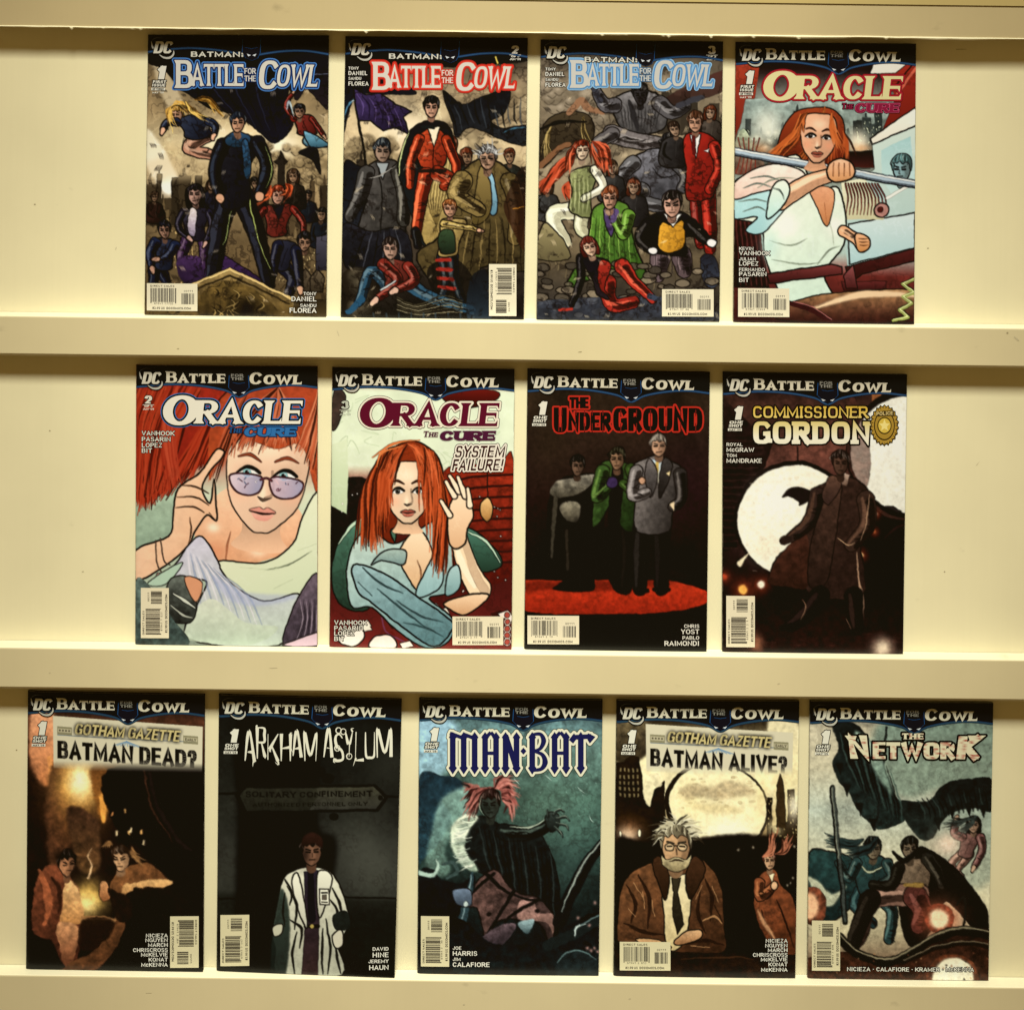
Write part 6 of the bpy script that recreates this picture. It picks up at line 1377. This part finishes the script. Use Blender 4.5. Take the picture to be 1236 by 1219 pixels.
        rim = list(range(nx)) + [b * nx + nx - 1 for b in range(1, ny)] + [(ny - 1) * nx + a for a in range(nx - 2, -1, -1)] + [b * nx for b in range(ny - 2, 0, -1)]
        for k in range(len(rim)): F.append((rim[k], rim[(k + 1) % len(rim)], nx * ny + rim[(k + 1) % len(rim)], nx * ny + rim[k]))
        me = bpy.data.meshes.new('pages'); me.from_pydata(V, [], F); me.materials.append(MG); link('pages', me, s.root)

def ngon(pts, warp=None):
    p = [warp(*a) for a in pts] if warp else list(pts)
    return p, [tuple(range(len(p)))]
def lay(polys, levels, step=1.3, h0=.0002):
    """outline layers of lettering, widest first: [(offset, colour), ...]"""
    f = sdf(polys, step, max(l for l, _ in levels) + 4)
    return [contour(f, l) + (h0 + .00012 * k, c) for k, (l, c) in enumerate(levels)]
def grid(x0, y0, x1, y1, warp, st=30):
    nx, ny = max(int((x1 - x0) / st), 1) + 1, max(int((y1 - y0) / st), 1) + 1
    V = [warp(x0 + (x1 - x0) * i / (nx - 1), y0 + (y1 - y0) * j / (ny - 1)) for j in range(ny) for i in range(nx)]
    return V, [(j * nx + i, j * nx + i + 1, (j + 1) * nx + i + 1, (j + 1) * nx + i) for j in range(ny - 1) for i in range(nx - 1)]
def taper(pts, ws, warp=None):
    z = spline(pts, k=6); n = len(z); w = np.interp(np.linspace(0, 1, n), np.linspace(0, 1, len(ws)), ws); L, Rr = [], []
    for i in range(n):
        d = z[min(i + 1, n - 1)] - z[max(i - 1, 0)]; d = d / max(math.hypot(*d), 1e-6); m = np.array((-d[1], d[0])) * w[i] / 2
        L.append(z[i] + m); Rr.append(z[i] - m)
    W = (lambda p: warp(*p)) if warp else (lambda p: tuple(p))
    return [[W(L[i]), W(L[i + 1]), W(Rr[i + 1]), W(Rr[i])] for i in range(n - 1)]

FL = ('flare', 1.75, .14)
def masthead(c, kind):
    K = c.can; base = .00015
    if kind == 'event':
        low = [(22, 92), (80, 84), (200, 74), (330, 84), (420, 100), (458, 108), (496, 100), (590, 86), (690, 84), (785, 98)]
    else:
        low = [(22, 112), (110, 102), (200, 98), (300, 104), (400, 122), (456, 148), (512, 122), (600, 104), (690, 98), (785, 108)]
    z = spline(low, k=6)
    def band(up, dn, col, h):
        V, F = [], []
        for k in range(len(z)):
            y0 = 22 if up is None else z[k][1] - up; y1 = z[k][1] + dn
            m = 4
            V += [K(z[k][0], y0 + (y1 - y0) * j / m) for j in range(m + 1)]
        m += 1
        for k in range(len(z) - 1):
            for j in range(m - 1): F.append((k * m + j, (k + 1) * m + j, (k + 1) * m + j + 1, k * m + j + 1))
        return V, F, h, col
    o = c.sheet('masthead', [band(None, 3 if kind == 'event' else 2, '0b0a0c', base)])
    blue = '2b4f6c' if c.row < 2 else '23424a'
    c.sheet('curved_stripe', [band(1.5, 8, '1c3450', base + .00012), band(-1.5, 5.5, blue, base + .00024)], o)
    dy = 0 if kind == 'event' else 0
    T = []
    if kind != 'event':
        cream = 'cdc4a2'
        T += lay(text('Battle', 150, 94, 47, 248, wt=.25, ct=.62, p=.85, serif=FL, small=.82, sp=.08, warp=K), [(0, cream)], 1.1, .0004)
        T += lay(text('Cowl', 498, 98, 50, 220, wt=.25, ct=.62, p=.9, slant=.08, serif=FL, small=.8, sp=.07, warp=K), [(0, cream)], 1.1, .0004)
        for tx, y in (('FOR', 67), ('THE', 81)): T += lay(text(tx, 448, y, 12, 52, 'c', wt=.22, serif=FL, sp=.15, warp=K), [(0, '868270')], 1.0, .0004)
        e = [(416, 62), (430, 92), (455, 96), (480, 92), (494, 62), (497, 112), (474, 138), (456, 150), (438, 138), (413, 112)]
        ey = [[(428, 128), (447, 134), (436, 138)], [(484, 128), (465, 134), (476, 138)]]
    else:
        T += lay(text('BATMAN:', 205, 118, 22, 222, wt=.24, ct=.85, p=.5, sp=.16, wid=1.15, warp=lambda x, y: K(x, y - 4)), [(3, '0c0c12'), (0, 'd0caae')], 1.1, .0004)
        e = [(424, 40), (434, 74), (460, 80), (486, 74), (498, 36), (496, 96), (486, 118), (462, 128), (438, 118), (422, 96)]
        ey = [[(441, 100), (458, 106), (447, 111)], [(481, 100), (464, 106), (475, 111)]]
    c.sheet('masthead_lettering', T, o)
    cx, cy = 456, (100 if kind != 'event' else 84)
    big = [(cx + (x - cx) * 1.06, cy + (y - cy) * 1.05 - 1) for x, y in e]
    L = [ngon(big, K) + (.0005, '1d4a74'), ngon(e, K) + (.00062, '0b0d14')]
    for q in ey: L.append(ngon(q, K) + (.00074, 'cfd2c8'))
    c.sheet('crest', L, o)

def logo(c):
    K = c.can; cr = 'cdc6a8'
    P = text('DC', 46, 100, 50, 76, wt=.31, ct=.55, p=.55, slant=.22, sp=.03, warp=K)
    L = []
    sw = taper([(37, 50), (43, 74), (58, 94)], (2, 8, 3), K) + taper([(72, 106), (92, 118), (116, 118), (131, 104), (132, 88)], (2, 7, 9, 7, 2), K)
    arcs = taper([(36, 80), (36, 52), (56, 36), (86, 36)], (2, 3, 3, 1), K)
    L += [contour(sdf(arcs, 1.2, 4), 0) + (.0005, '4a4a48')]
    L += lay(sw, [(3.5, '0c0b0c'), (0, 'b9b49c')], 1.1, .00062)
    L += lay(P, [(4, '0c0b0c'), (0, cr)], 1.1, .00086)
    c.sheet('publisher_logo', L)

def issue(c, n, kind, x, y, faint=False):
    """kind: first / shot / of ; x,y = middle of the numeral's foot"""
    K = lambda a, b: (a, b); w = 'ded8bc' if not faint else 'b9bda0'; L = []
    if kind in ('first', 'shot'):
        L += lay(text(n, x + 2, y, 56, 40, 'c', wt=.42, ct=.3, slant=.18), [(3, '15110c'), (0, w)], 1.2)
        a, b = ('FIRST', 'ISSUE') if kind == 'first' else ('ONE', 'SHOT')
        p = text(a, x - 2, y + 17, 12, 56, 'c', wt=.26, p=.5, slant=.15) + text(b, x - 5, y + 31, 12, 56, 'c', wt=.26, p=.5, slant=.15)
        L += lay(p, [(3, '15110c'), (0, w)], 1.0)
        L.append(grid(x - 36, y + 36, x + 22, y + 47, K, 20) + (.0004, w))
        L += lay(text('OF THREE' if kind == 'first' else "MAY '09", x - 7, y + 45.5, 8, 48, 'c', wt=.24), [(0, '2a241a')], 1.0, .0005)
        if kind == 'first': L += lay(text("MAY '09", x - 8, y + 60, 8, 48, 'c', wt=.24), [(0, w)], 1.0)
    else:
        L += lay(text(n, x, y, 34, 32, 'c', wt=.3, ct=.8), [(3, '1a1410'), (0, w)], 1.1)
        L.append(grid(x - 24, y + 4, x + 24, y + 6, K, 20) + (.0003, w))
        L += lay(text('OF 3', x, y + 15, 8, 34, 'c', wt=.26), [(0, w)], 1.0) + lay(text("JUN '09", x, y + 27, 8, 46, 'c', wt=.26), [(0, w)], 1.0)
    c.sheet('issue_number', L)

def barcode(c, rect, turn, price, num):
    x0, y0, x1, y1 = rect
    if turn == 0: W = lambda a, b: (x0 + a / 215 * (x1 - x0), y0 + b / 117 * (y1 - y0))
    elif turn > 0: W = lambda a, b: (x0 + b / 117 * (x1 - x0), y1 - a / 215 * (y1 - y0))
    else: W = lambda a, b: (x1 - b / 117 * (x1 - x0), y0 + a / 215 * (y1 - y0))
    o = c.sheet('barcode_label', [grid(0, 0, 215, 117, W, 25) + (.0002, WHITE[c.row])])
    rnd = random.Random(40 + c.i); L = []; k = '241c18'
    def bars(a, b, ya, yb, den):
        x = a
        while x < b:
            w = rnd.choice((1.6, 1.6, 2.6, 3.6)); g = rnd.choice((1.4, 1.4, 2.6, 3.8))
            e = min(x + w, b); yy = yb + (5 if x < a + 5 or x > b - 6 else 0) * den
            n = 3; V = []
            for j in range(n + 1): V += [W(x, ya + (yy - ya) * j / n), W(e, ya + (yy - ya) * j / n)]
            L.append((V, [(2 * j, 2 * j + 1, 2 * j + 3, 2 * j + 2) for j in range(n)], .00032, k)); x = e + g
    bars(16, 126, 20, 80, 1); bars(148, 202, 42, 88, 0)
    c.sheet('barcode_lines', L, o)
    T = text('DIRECT SALES', 15, 15, 8, 102, wt=.18, p=.6, sp=.22, warp=W) + text(num, 158, 36, 8, 38, wt=.16, sp=.3, warp=W)
    T += text('61941', 32, 90, 8, 36, wt=.15, sp=.25, warp=W) + text('%05d' % (27700 + 83 * c.i), 76, 90, 8, 36, wt=.15, sp=.25, warp=W)
    T += text(price + ' US', 24, 111, 10, 52, wt=.2, sp=.15, warp=W) + text('DCCOMICS.COM', 84, 111, 10, 104, wt=.22, sp=.14, warp=W)
    c.sheet('label_text', lay(T, [(0, '2c241e')], 1.0, .00032), o)

def credits(c, lines, al, x, col='e2dcc2'):
    P = []
    for tx, y, h in lines:
        P += text(tx, x, y, h * (1.06 if c.i not in (1, 2) else .95), None, al, wt=.2, ct=.82, p=.9, sp=.13, wid=1.06 if c.i not in (1, 2) else .92, small=.78 if 'c' in tx else None)
    c.sheet('credits', lay(P, [(2.2, '14100c'), (0, col)], .8))

def speckle(a, b, amt=.5, seed=1, cell=9):
    rng = np.random.default_rng(seed); g = rng.random((140, 140))
    def f(p):
        i = np.clip((p[:, 0] / cell).astype(int), 0, 139); j = np.clip((p[:, 1] / cell).astype(int), 0, 139)
        t = (np.clip((g[j, i] - (1 - amt)) / .3, 0, 1))[:, None]; return hexc(a) * (1 - t) + hexc(b) * t
    return f
def fadev(a, b, y0, y1):
    def f(p):
        t = np.clip((p[:, 1] - y0) / (y1 - y0), 0, 1)[:, None]; return hexc(a) * (1 - t) + hexc(b) * t
    return f

def titles(c):
    i = c.i; L = []
    if i < 3:
        fill = ('d4cdb4', 'd6cdb4', 'c6c2ae')[i]; glow, edge = (('4a7db4', '1c3058'), ('b8281c', 'c83a28'), ('8ab4c8', '5a8cb0'))[i]
        dy = (0, 0, -15)[i]; dx = (0, 0, 10)[i]
        def wp(x, y): return (x + dx, y + dy + (x - 450) * .004)
        st = dict(wt=.21, ct=.6, p=.75, serif=FL, sp=.05, warp=wp)
        P = text('B', 148, 241, 118, 72, **st) + text('ATTLE', 214, 231, 92, 218, **st)
        P += text('C', 492, 243, 120, 82, slant=.1, **st) + text('OWL', 568, 232, 92, 172, slant=.14, **st)
        L += lay(P, [(10, glow), (5.5, edge if i != 1 else 'd8402c'), (0, fill)], 1.5)
        for tx, y in (('FOR', 180), ('THE', 211)): L += lay(text(tx, 460, y, 24, 48, 'c', wt=.2, ct=.8, serif=('flare', 1.4, .1), sp=.1, warp=wp), [(3, edge if i != 2 else '4a6a80'), (0, fill)], 1.2, .0004)
    if i in (3, 4, 5):
        dy = (0, 0, 0)[i - 3]; dx = (0, -8, 4)[i - 3]
        wp = lambda x, y: (x + dx, y + dy + (x - 140) * .004)
        st = dict(wt=.25, ct=.5, p=1.0, serif=FL, sp=.03, slant=.12, warp=wp)
        P = text('O', 136, 272, 126, 150, **st) + text('RACLE', 280, 264, 98, 440, **st)
        lev = ([(9, '6a1018'), (7, 'a8202a'), (0, 'e2d592')], [(10, '2f6ea0'), (6.5, '0f1014'), (0, 'eae4c6')], [(9.5, '1a0c0c'), (7.5, 'e6dcba'), (0, '5a1024')])[i - 3]
        L += lay(P, lev, 1.4)
        X0, X1, a, b = ((472, 715, '8a1c38', 'c8506a'), (410, 696, '1f4f7c', '4b88b4'), (414, 716, '4a1830', 'b9a2a4'))[i - 3]
        yb = (320, 318, 325)[i - 3]
        k = (X1 - X0)
        Pc = text('The', X0, yb - 14, 24, k * .2, wt=.24, ct=.6, serif=FL, small=.8, slant=.15) 
        Pd = text('CURE', X0 + k * .23, yb, 37, k * .76, wt=.26, ct=.6, p=.95, serif=FL, sp=.03, slant=.15)
        L += lay(Pc, [(2.5, '1a0c10' if i != 5 else 'c8c4a4'), (0, a)], 1.2) + lay(Pd, [(4.5, '1a0c10' if i == 3 else 'b9b9a2' if i == 5 else '14243a'), (2, b if i == 3 else a), (0, a if i != 4 else '2f6c9c')], 1.2)
    if i == 5:
        s2 = dict(wt=.2, ct=.85, p=.5, slant=.2, sp=.16)
        L += lay(text('SYSTEM', 546, 396, 48, 206, **s2) + text('FAILURE!', 534, 452, 48, 212, **s2), [(8.5, '2a0a10'), (6, 'e6dcc0'), (0, '33080f')], 1.3, .0006)
    if i == 6:
        st = dict(wt=.3, ct=.62, p=.6, sp=.10)
        P = text('THE', 208, 182, 44, 78, **st) + text('U', 142, 284, 102, 52, **st) + text('NDER', 202, 276, 74, 178, **st) + text('GROUND', 392, 278, 94, 372, **st)
        bars = []
        for x in (160, 172, 232, 268, 300, 345, 420, 486, 545, 610, 672, 735): bars += [[(x, 190), (x + 4, 190), (x + 4, 214), (x, 214)], [(x, 246), (x + 4, 246), (x + 4, 282), (x, 282)]]
        L += lay(P, [(8.5, 'b42a1c'), (1.5, '0d0909')], 1.4) + [contour(sdf(bars, 1.2, 3), 0) + (.0006, '6a1a14')]
    if i == 7:
        sl = ('slab', 1.75, .17)
        P = text('COMMISSIONER', 150, 217, 49, 482, wt=.17, ct=.95, p=.62, serif=sl, sp=.13); Q = text('GORDON', 150, 326, 94, 490, wt=.27, ct=.8, p=.55, serif=('slab', 1.5, .18), sp=.1)
        L += lay(P, [(6, '140c08'), (0, fadev('d2ac3c', 'e0c468', 168, 217))], 1.1) + lay(Q, [(7, '140c08'), (0, fadev('d8c26c', 'efe8c4', 225, 300))], 1.3)
    if i == 9:
        rnd = random.Random(6); P = []
        X = 132
        ws = dict(zip('ARKHAM ASYLUM', (1,) * 13))
        for k, ch in enumerate('ARKHAM ASYLUM'):
            w = (50, 42, 56, 46, 46, 62, 20, 42, 42, 40, 42, 48, 66)[k]
            hh = rnd.uniform(108, 138); yb = rnd.uniform(276, 298)
            if ch != ' ':
                for st in glyph(ch, .8):
                    q = [(X + a * w * .8 + rnd.uniform(-3, 3), yb - b * hh + rnd.uniform(-5, 5)) for a, b in st]
                    if len(q) > 8: q = q[::3] + [q[-1]]
                    P += taper(q, (4, 12, 9, rnd.choice((2, 14))))
                    if rnd.random() < .6: e = q[-1]; P += taper([e, (e[0] + rnd.uniform(-6, 6), e[1] + rnd.uniform(-14, 18)), (e[0] + rnd.uniform(-12, 12), e[1] + rnd.uniform(-20, 26))], (8, 5, 1))
            X += w + (2 if ch != ' ' else 0)
        for x, y in ((525, 165), (520, 240), (570, 275), (545, 170)): P += taper(arc(x, y, 11, 12, 0, 400, 10), (3, 5, 2))
        L += lay(P, [(0, 'dcd5b6')], 1.2)
    if i == 10:
        P = []
        st = lambda x, w=24, a=176, b=322: P.extend([[(x - w / 2, a), (x + w / 2, a), (x + w / 2, b), (x - w / 2, b)], [(x - w * .75, b - 8), (x, b - 26), (x + w * .75, b - 8), (x, b + 20)], [(x - w * .7, a + 10), (x, a - 14), (x + w * .7, a + 10), (x, a + 24)]])
        bar = lambda x0, y0, x1, y1, w=15: P.extend(taper([(x0, y0), ((x0 + x1) / 2, (y0 + y1) / 2), (x1, y1)], (w, w, w)))
        for x in (162, 208, 254): st(x)
        bar(162, 172, 208, 190); bar(208, 172, 254, 190); bar(150, 168, 172, 178)
        for x in (298, 344): st(x)
        bar(298, 190, 322, 164); bar(322, 164, 344, 190); bar(298, 252, 344, 252)
        for x in (384, 430): st(x)
        bar(384, 176, 430, 318, 22)
        P += [[(446, 243), (459, 228), (472, 243), (459, 258)]]
        st(496); P += taper([(496, 174), (530, 172), (544, 200), (530, 232), (504, 242)], (12, 15, 22, 15, 10)) + taper([(504, 244), (538, 258), (550, 290), (534, 318), (496, 324)], (10, 16, 24, 16, 12))
        for x in (590, 638): st(x)
        bar(590, 190, 614, 164); bar(614, 164, 638, 190); bar(590, 252, 638, 252)
        st(700); bar(664, 186, 744, 182, 20); P += [[(650, 196), (672, 168), (684, 190), (668, 212)], [(730, 168), (762, 184), (738, 212), (728, 196)]]
        L += lay(P, [(12, '2a3028'), (9.5, 'dfd8b4'), (0, '171a45')], 1.5)
    if i == 12:
        wp = lambda x, y: (x, y + (x - 465) * .004)
        st = dict(wt=.34, ct=.62, p=.55, sp=.05, warp=wp)
        P = text('ETWOR', 290, 262, 70, 346, **st) + text('N', 196, 262, 98, 86, slant=-.18, **st) + text('K', 640, 262, 96, 96, slant=.12, **st)
        P += [[(172, 164), (222, 166), (214, 190), (190, 188)], [(690, 164), (766, 164), (742, 182), (700, 190)], [(716, 262), (736, 262), (712, 236), (700, 244)]]
        Q = text('THE', 458, 179, 25, 90, 'c', wt=.3, ct=.7, serif=FL, warp=wp)
        L += lay(P + Q, [(8, '0f0d0a'), (0, speckle('ddd3a8', 'a85a48', .32, 5))], 1.2)
    if L: c.sheet('title_lettering', L)
    if i == 7:                                              # gold badge beside the title
        pts = []
        for k in range(44):
            a = 2 * math.pi * k / 44; r = 1.0 if k % 2 else .90
            pts.append((701 + 58 * r * math.cos(a), 246 + 84 * r * math.sin(a) * (1.0 if math.sin(a) > 0 else .98)))
        def gold(p):
            t = (np.sin(p[:, 0] * .5) * np.sin(p[:, 1] * .33 + p[:, 0] * .2) * .5 + .5)[:, None]; return hexc('6a5420') * (1 - t) + hexc('cfa93c') * t
        E = lambda rx, ry: [(701 + rx * math.cos(2 * math.pi * k / 28), 248 + ry * math.sin(2 * math.pi * k / 28)) for k in range(28)]
        ray = [[(701 + 44 * math.cos(a), 248 + 66 * math.sin(a)), (701 + 56 * math.cos(a - .03), 248 + 82 * math.sin(a - .03)), (701 + 56 * math.cos(a + .03), 248 + 82 * math.sin(a + .03))] for a in np.arange(0, 6.28, .22)]
        B = [ngon([(701 + (x - 701) * 1.08, 246 + (y - 246) * 1.06) for x, y in pts]) + (.0005, '140d08'), ngon(pts) + (.0006, 'b08c34'), contour(sdf(ray, 1.2, 3), 0) + (.0007, '3a2c10'), ngon(E(44, 62)) + (.0008, '2a200e'), ngon(E(40, 57)) + (.0009, 'a88630'), ngon(E(30, 36)) + (.001, '2c210c'), ngon(E(26, 31)) + (.0011, 'd8b848')]
        st = [(701 + (24 if k % 2 == 0 else 11) * math.sin(k * math.pi / 5), 248 - (27 if k % 2 == 0 else 12) * math.cos(k * math.pi / 5)) for k in range(10)]
        B += [ngon(st) + (.0012, 'f0dc80'), contour(sdf([[(664, 190), (740, 184), (742, 206), (666, 210)]], 1.2, 3), 0) + (.0011, '3a2e14')]
        B += lay(text('POLICE', 667, 206, 15, 70, wt=.22, p=.7, sp=.12, warp=lambda x, y: (x, y - (x - 667) * .05)), [(0, 'd8c078')], 1.0, .0012)
        c.sheet('badge', B)

LABELS = [
    'comic book with blue-edged title, man in black standing on a stone gable',
    'comic book with red-edged title, man in red among grey and tan figures',
    'brown comic book with pale blue-edged title, crowd including green, red and yellow clothing',
    'comic book with red-haired woman in white shirt gripping a steel bar, cream title',
    'comic book with close-up face of red-haired woman in glasses, white title edged blue',
    'comic book with red-haired woman in blue-green shirt, maroon title, red bricks behind',
    'dark comic book with three men standing together on a bright red floor',
    'dark comic book with long-coated man before round white light, gold badge beside the title',
    'dark orange-brown comic book with newspaper headline, two people talking in lamplight',
    'black comic book with man in white coat, scratchy white title, standing askew on its ledge',
    'teal comic book with tall navy gothic title outlined in cream',
    'sepia comic book with newspaper headline, bearded man in brown coat below large pale disc',
    'pale green comic book with chunky cream title edged black, glowing round lamps below',
]
CREDITS = [
    ('r', 738, [('TONY', 1107, 13), ('DANIEL', 1132, 19), ('SANDU', 1156, 13), ('FLOREA', 1180, 19)]),
    ('l', 44, [('TONY', 155, 13), ('DANIEL', 178, 18), ('SANDU', 198, 13), ('FLOREA', 222, 18)]),
    ('l', 50, [('TONY', 152, 13), ('DANIEL', 175, 18), ('SANDU', 196, 13), ('FLOREA', 220, 18)]),
    ('l', 42, [('KEVIN', 902, 13), ('VANHOOK', 923, 17), ('JULIAN', 946, 13), ('LOPEZ', 967, 17), ('FERNANDO', 990, 13), ('PASARIN', 1011, 17), ('BIT', 1036, 17)]),
    ('l', 46, [('VANHOOK', 316, 18), ('PASARIN', 341, 18), ('LOPEZ', 366, 18), ('BIT', 389, 18)]),
    ('l', 40, [('VANHOOK', 1102, 18), ('PASARIN', 1125, 18), ('LOPEZ', 1147, 18), ('BIT', 1170, 18)]),
    ('r', 752, [('CHRIS', 1108, 14), ('YOST', 1134, 19), ('PABLO', 1157, 14), ('RAIMONDI', 1183, 19)]),
    ('l', 38, [('ROYAL', 336, 13), ('McGRAW', 360, 17), ('TOM', 382, 13), ('MANDRAKE', 406, 17)]),
    ('r', 622, [('NICIEZA', 1045, 15), ('NGUYEN', 1064, 15), ('MARCH', 1084, 15), ('CHRISCROSS', 1105, 15), ('McKELVIE', 1124, 15), ('KONAT', 1145, 15), ('McKENNA', 1166, 15)]),
    ('r', 735, [('DAVID', 1098, 14), ('HINE', 1126, 19), ('JEREMY', 1150, 14), ('HAUN', 1179, 19)]),
    ('l', 162, [('JOE', 1080, 13), ('HARRIS', 1105, 18), ('JIM', 1127, 13), ('CALAFIORE', 1152, 18)]),
    ('r', 747, [('NICIEZA', 1040, 15), ('NGUYEN', 1060, 15), ('MARCH', 1079, 15), ('CHRISCROSS', 1099, 15), ('McKELVIE', 1118, 15), ('KONAT', 1139, 15), ('McKENNA', 1161, 15)]),
    ('l', 182, [('NICIEZA - CALAFIORE - KRAMER - McKENNA', 1152, 16)]),
]
CODES = [((25, 1063, 238, 1178), 0), ((635, 968, 750, 1185), -1), ((540, 1068, 757, 1182), 0), ((38, 1062, 253, 1182), 0),
         ((42, 957, 160, 1168), 1), ((537, 1066, 750, 1186), 0), ((30, 1058, 247, 1178), 0), ((37, 965, 157, 1180), 1),
         ((632, 958, 752, 1172), -1), ((28, 938, 150, 1152), 1), ((28, 940, 147, 1152), 1), ((42, 1038, 255, 1158), 0), ((35, 942, 153, 1152), 1)]
ISSUES = [('1', 'first', 80, 203), ('2', 'of', 745, 88), ('3', 'of', 750, 82), ('1', 'first', 78, 202), ('2', 'of', 74, 182), ('3', 'of', 86, 194),
          ('1', 'shot', 86, 212), ('1', 'shot', 80, 225), ('1', 'shot', 86, 203), ('1', 'shot', 78, 215), ('1', 'shot', 76, 203), ('1', 'shot', 84, 205), ('1', 'shot', 84, 200)]

if bpy:
    MP = mat_print(); MG = mat_pages()
    build_display()
    for i in range(13):
        c = Comic(i, LABELS[i])
        c.cover(ARTS[i](c.q))
        masthead(c, 'event' if i < 3 else 'tie')
        logo(c)
        titles(c)
        issue(c, *ISSUES[i], faint=(i == 5))
        barcode(c, CODES[i][0], CODES[i][1], '$3.99' if i < 3 else '$2.99', '00%s11' % ISSUES[i][0])
        credits(c, CREDITS[i][2], CREDITS[i][0], CREDITS[i][1])
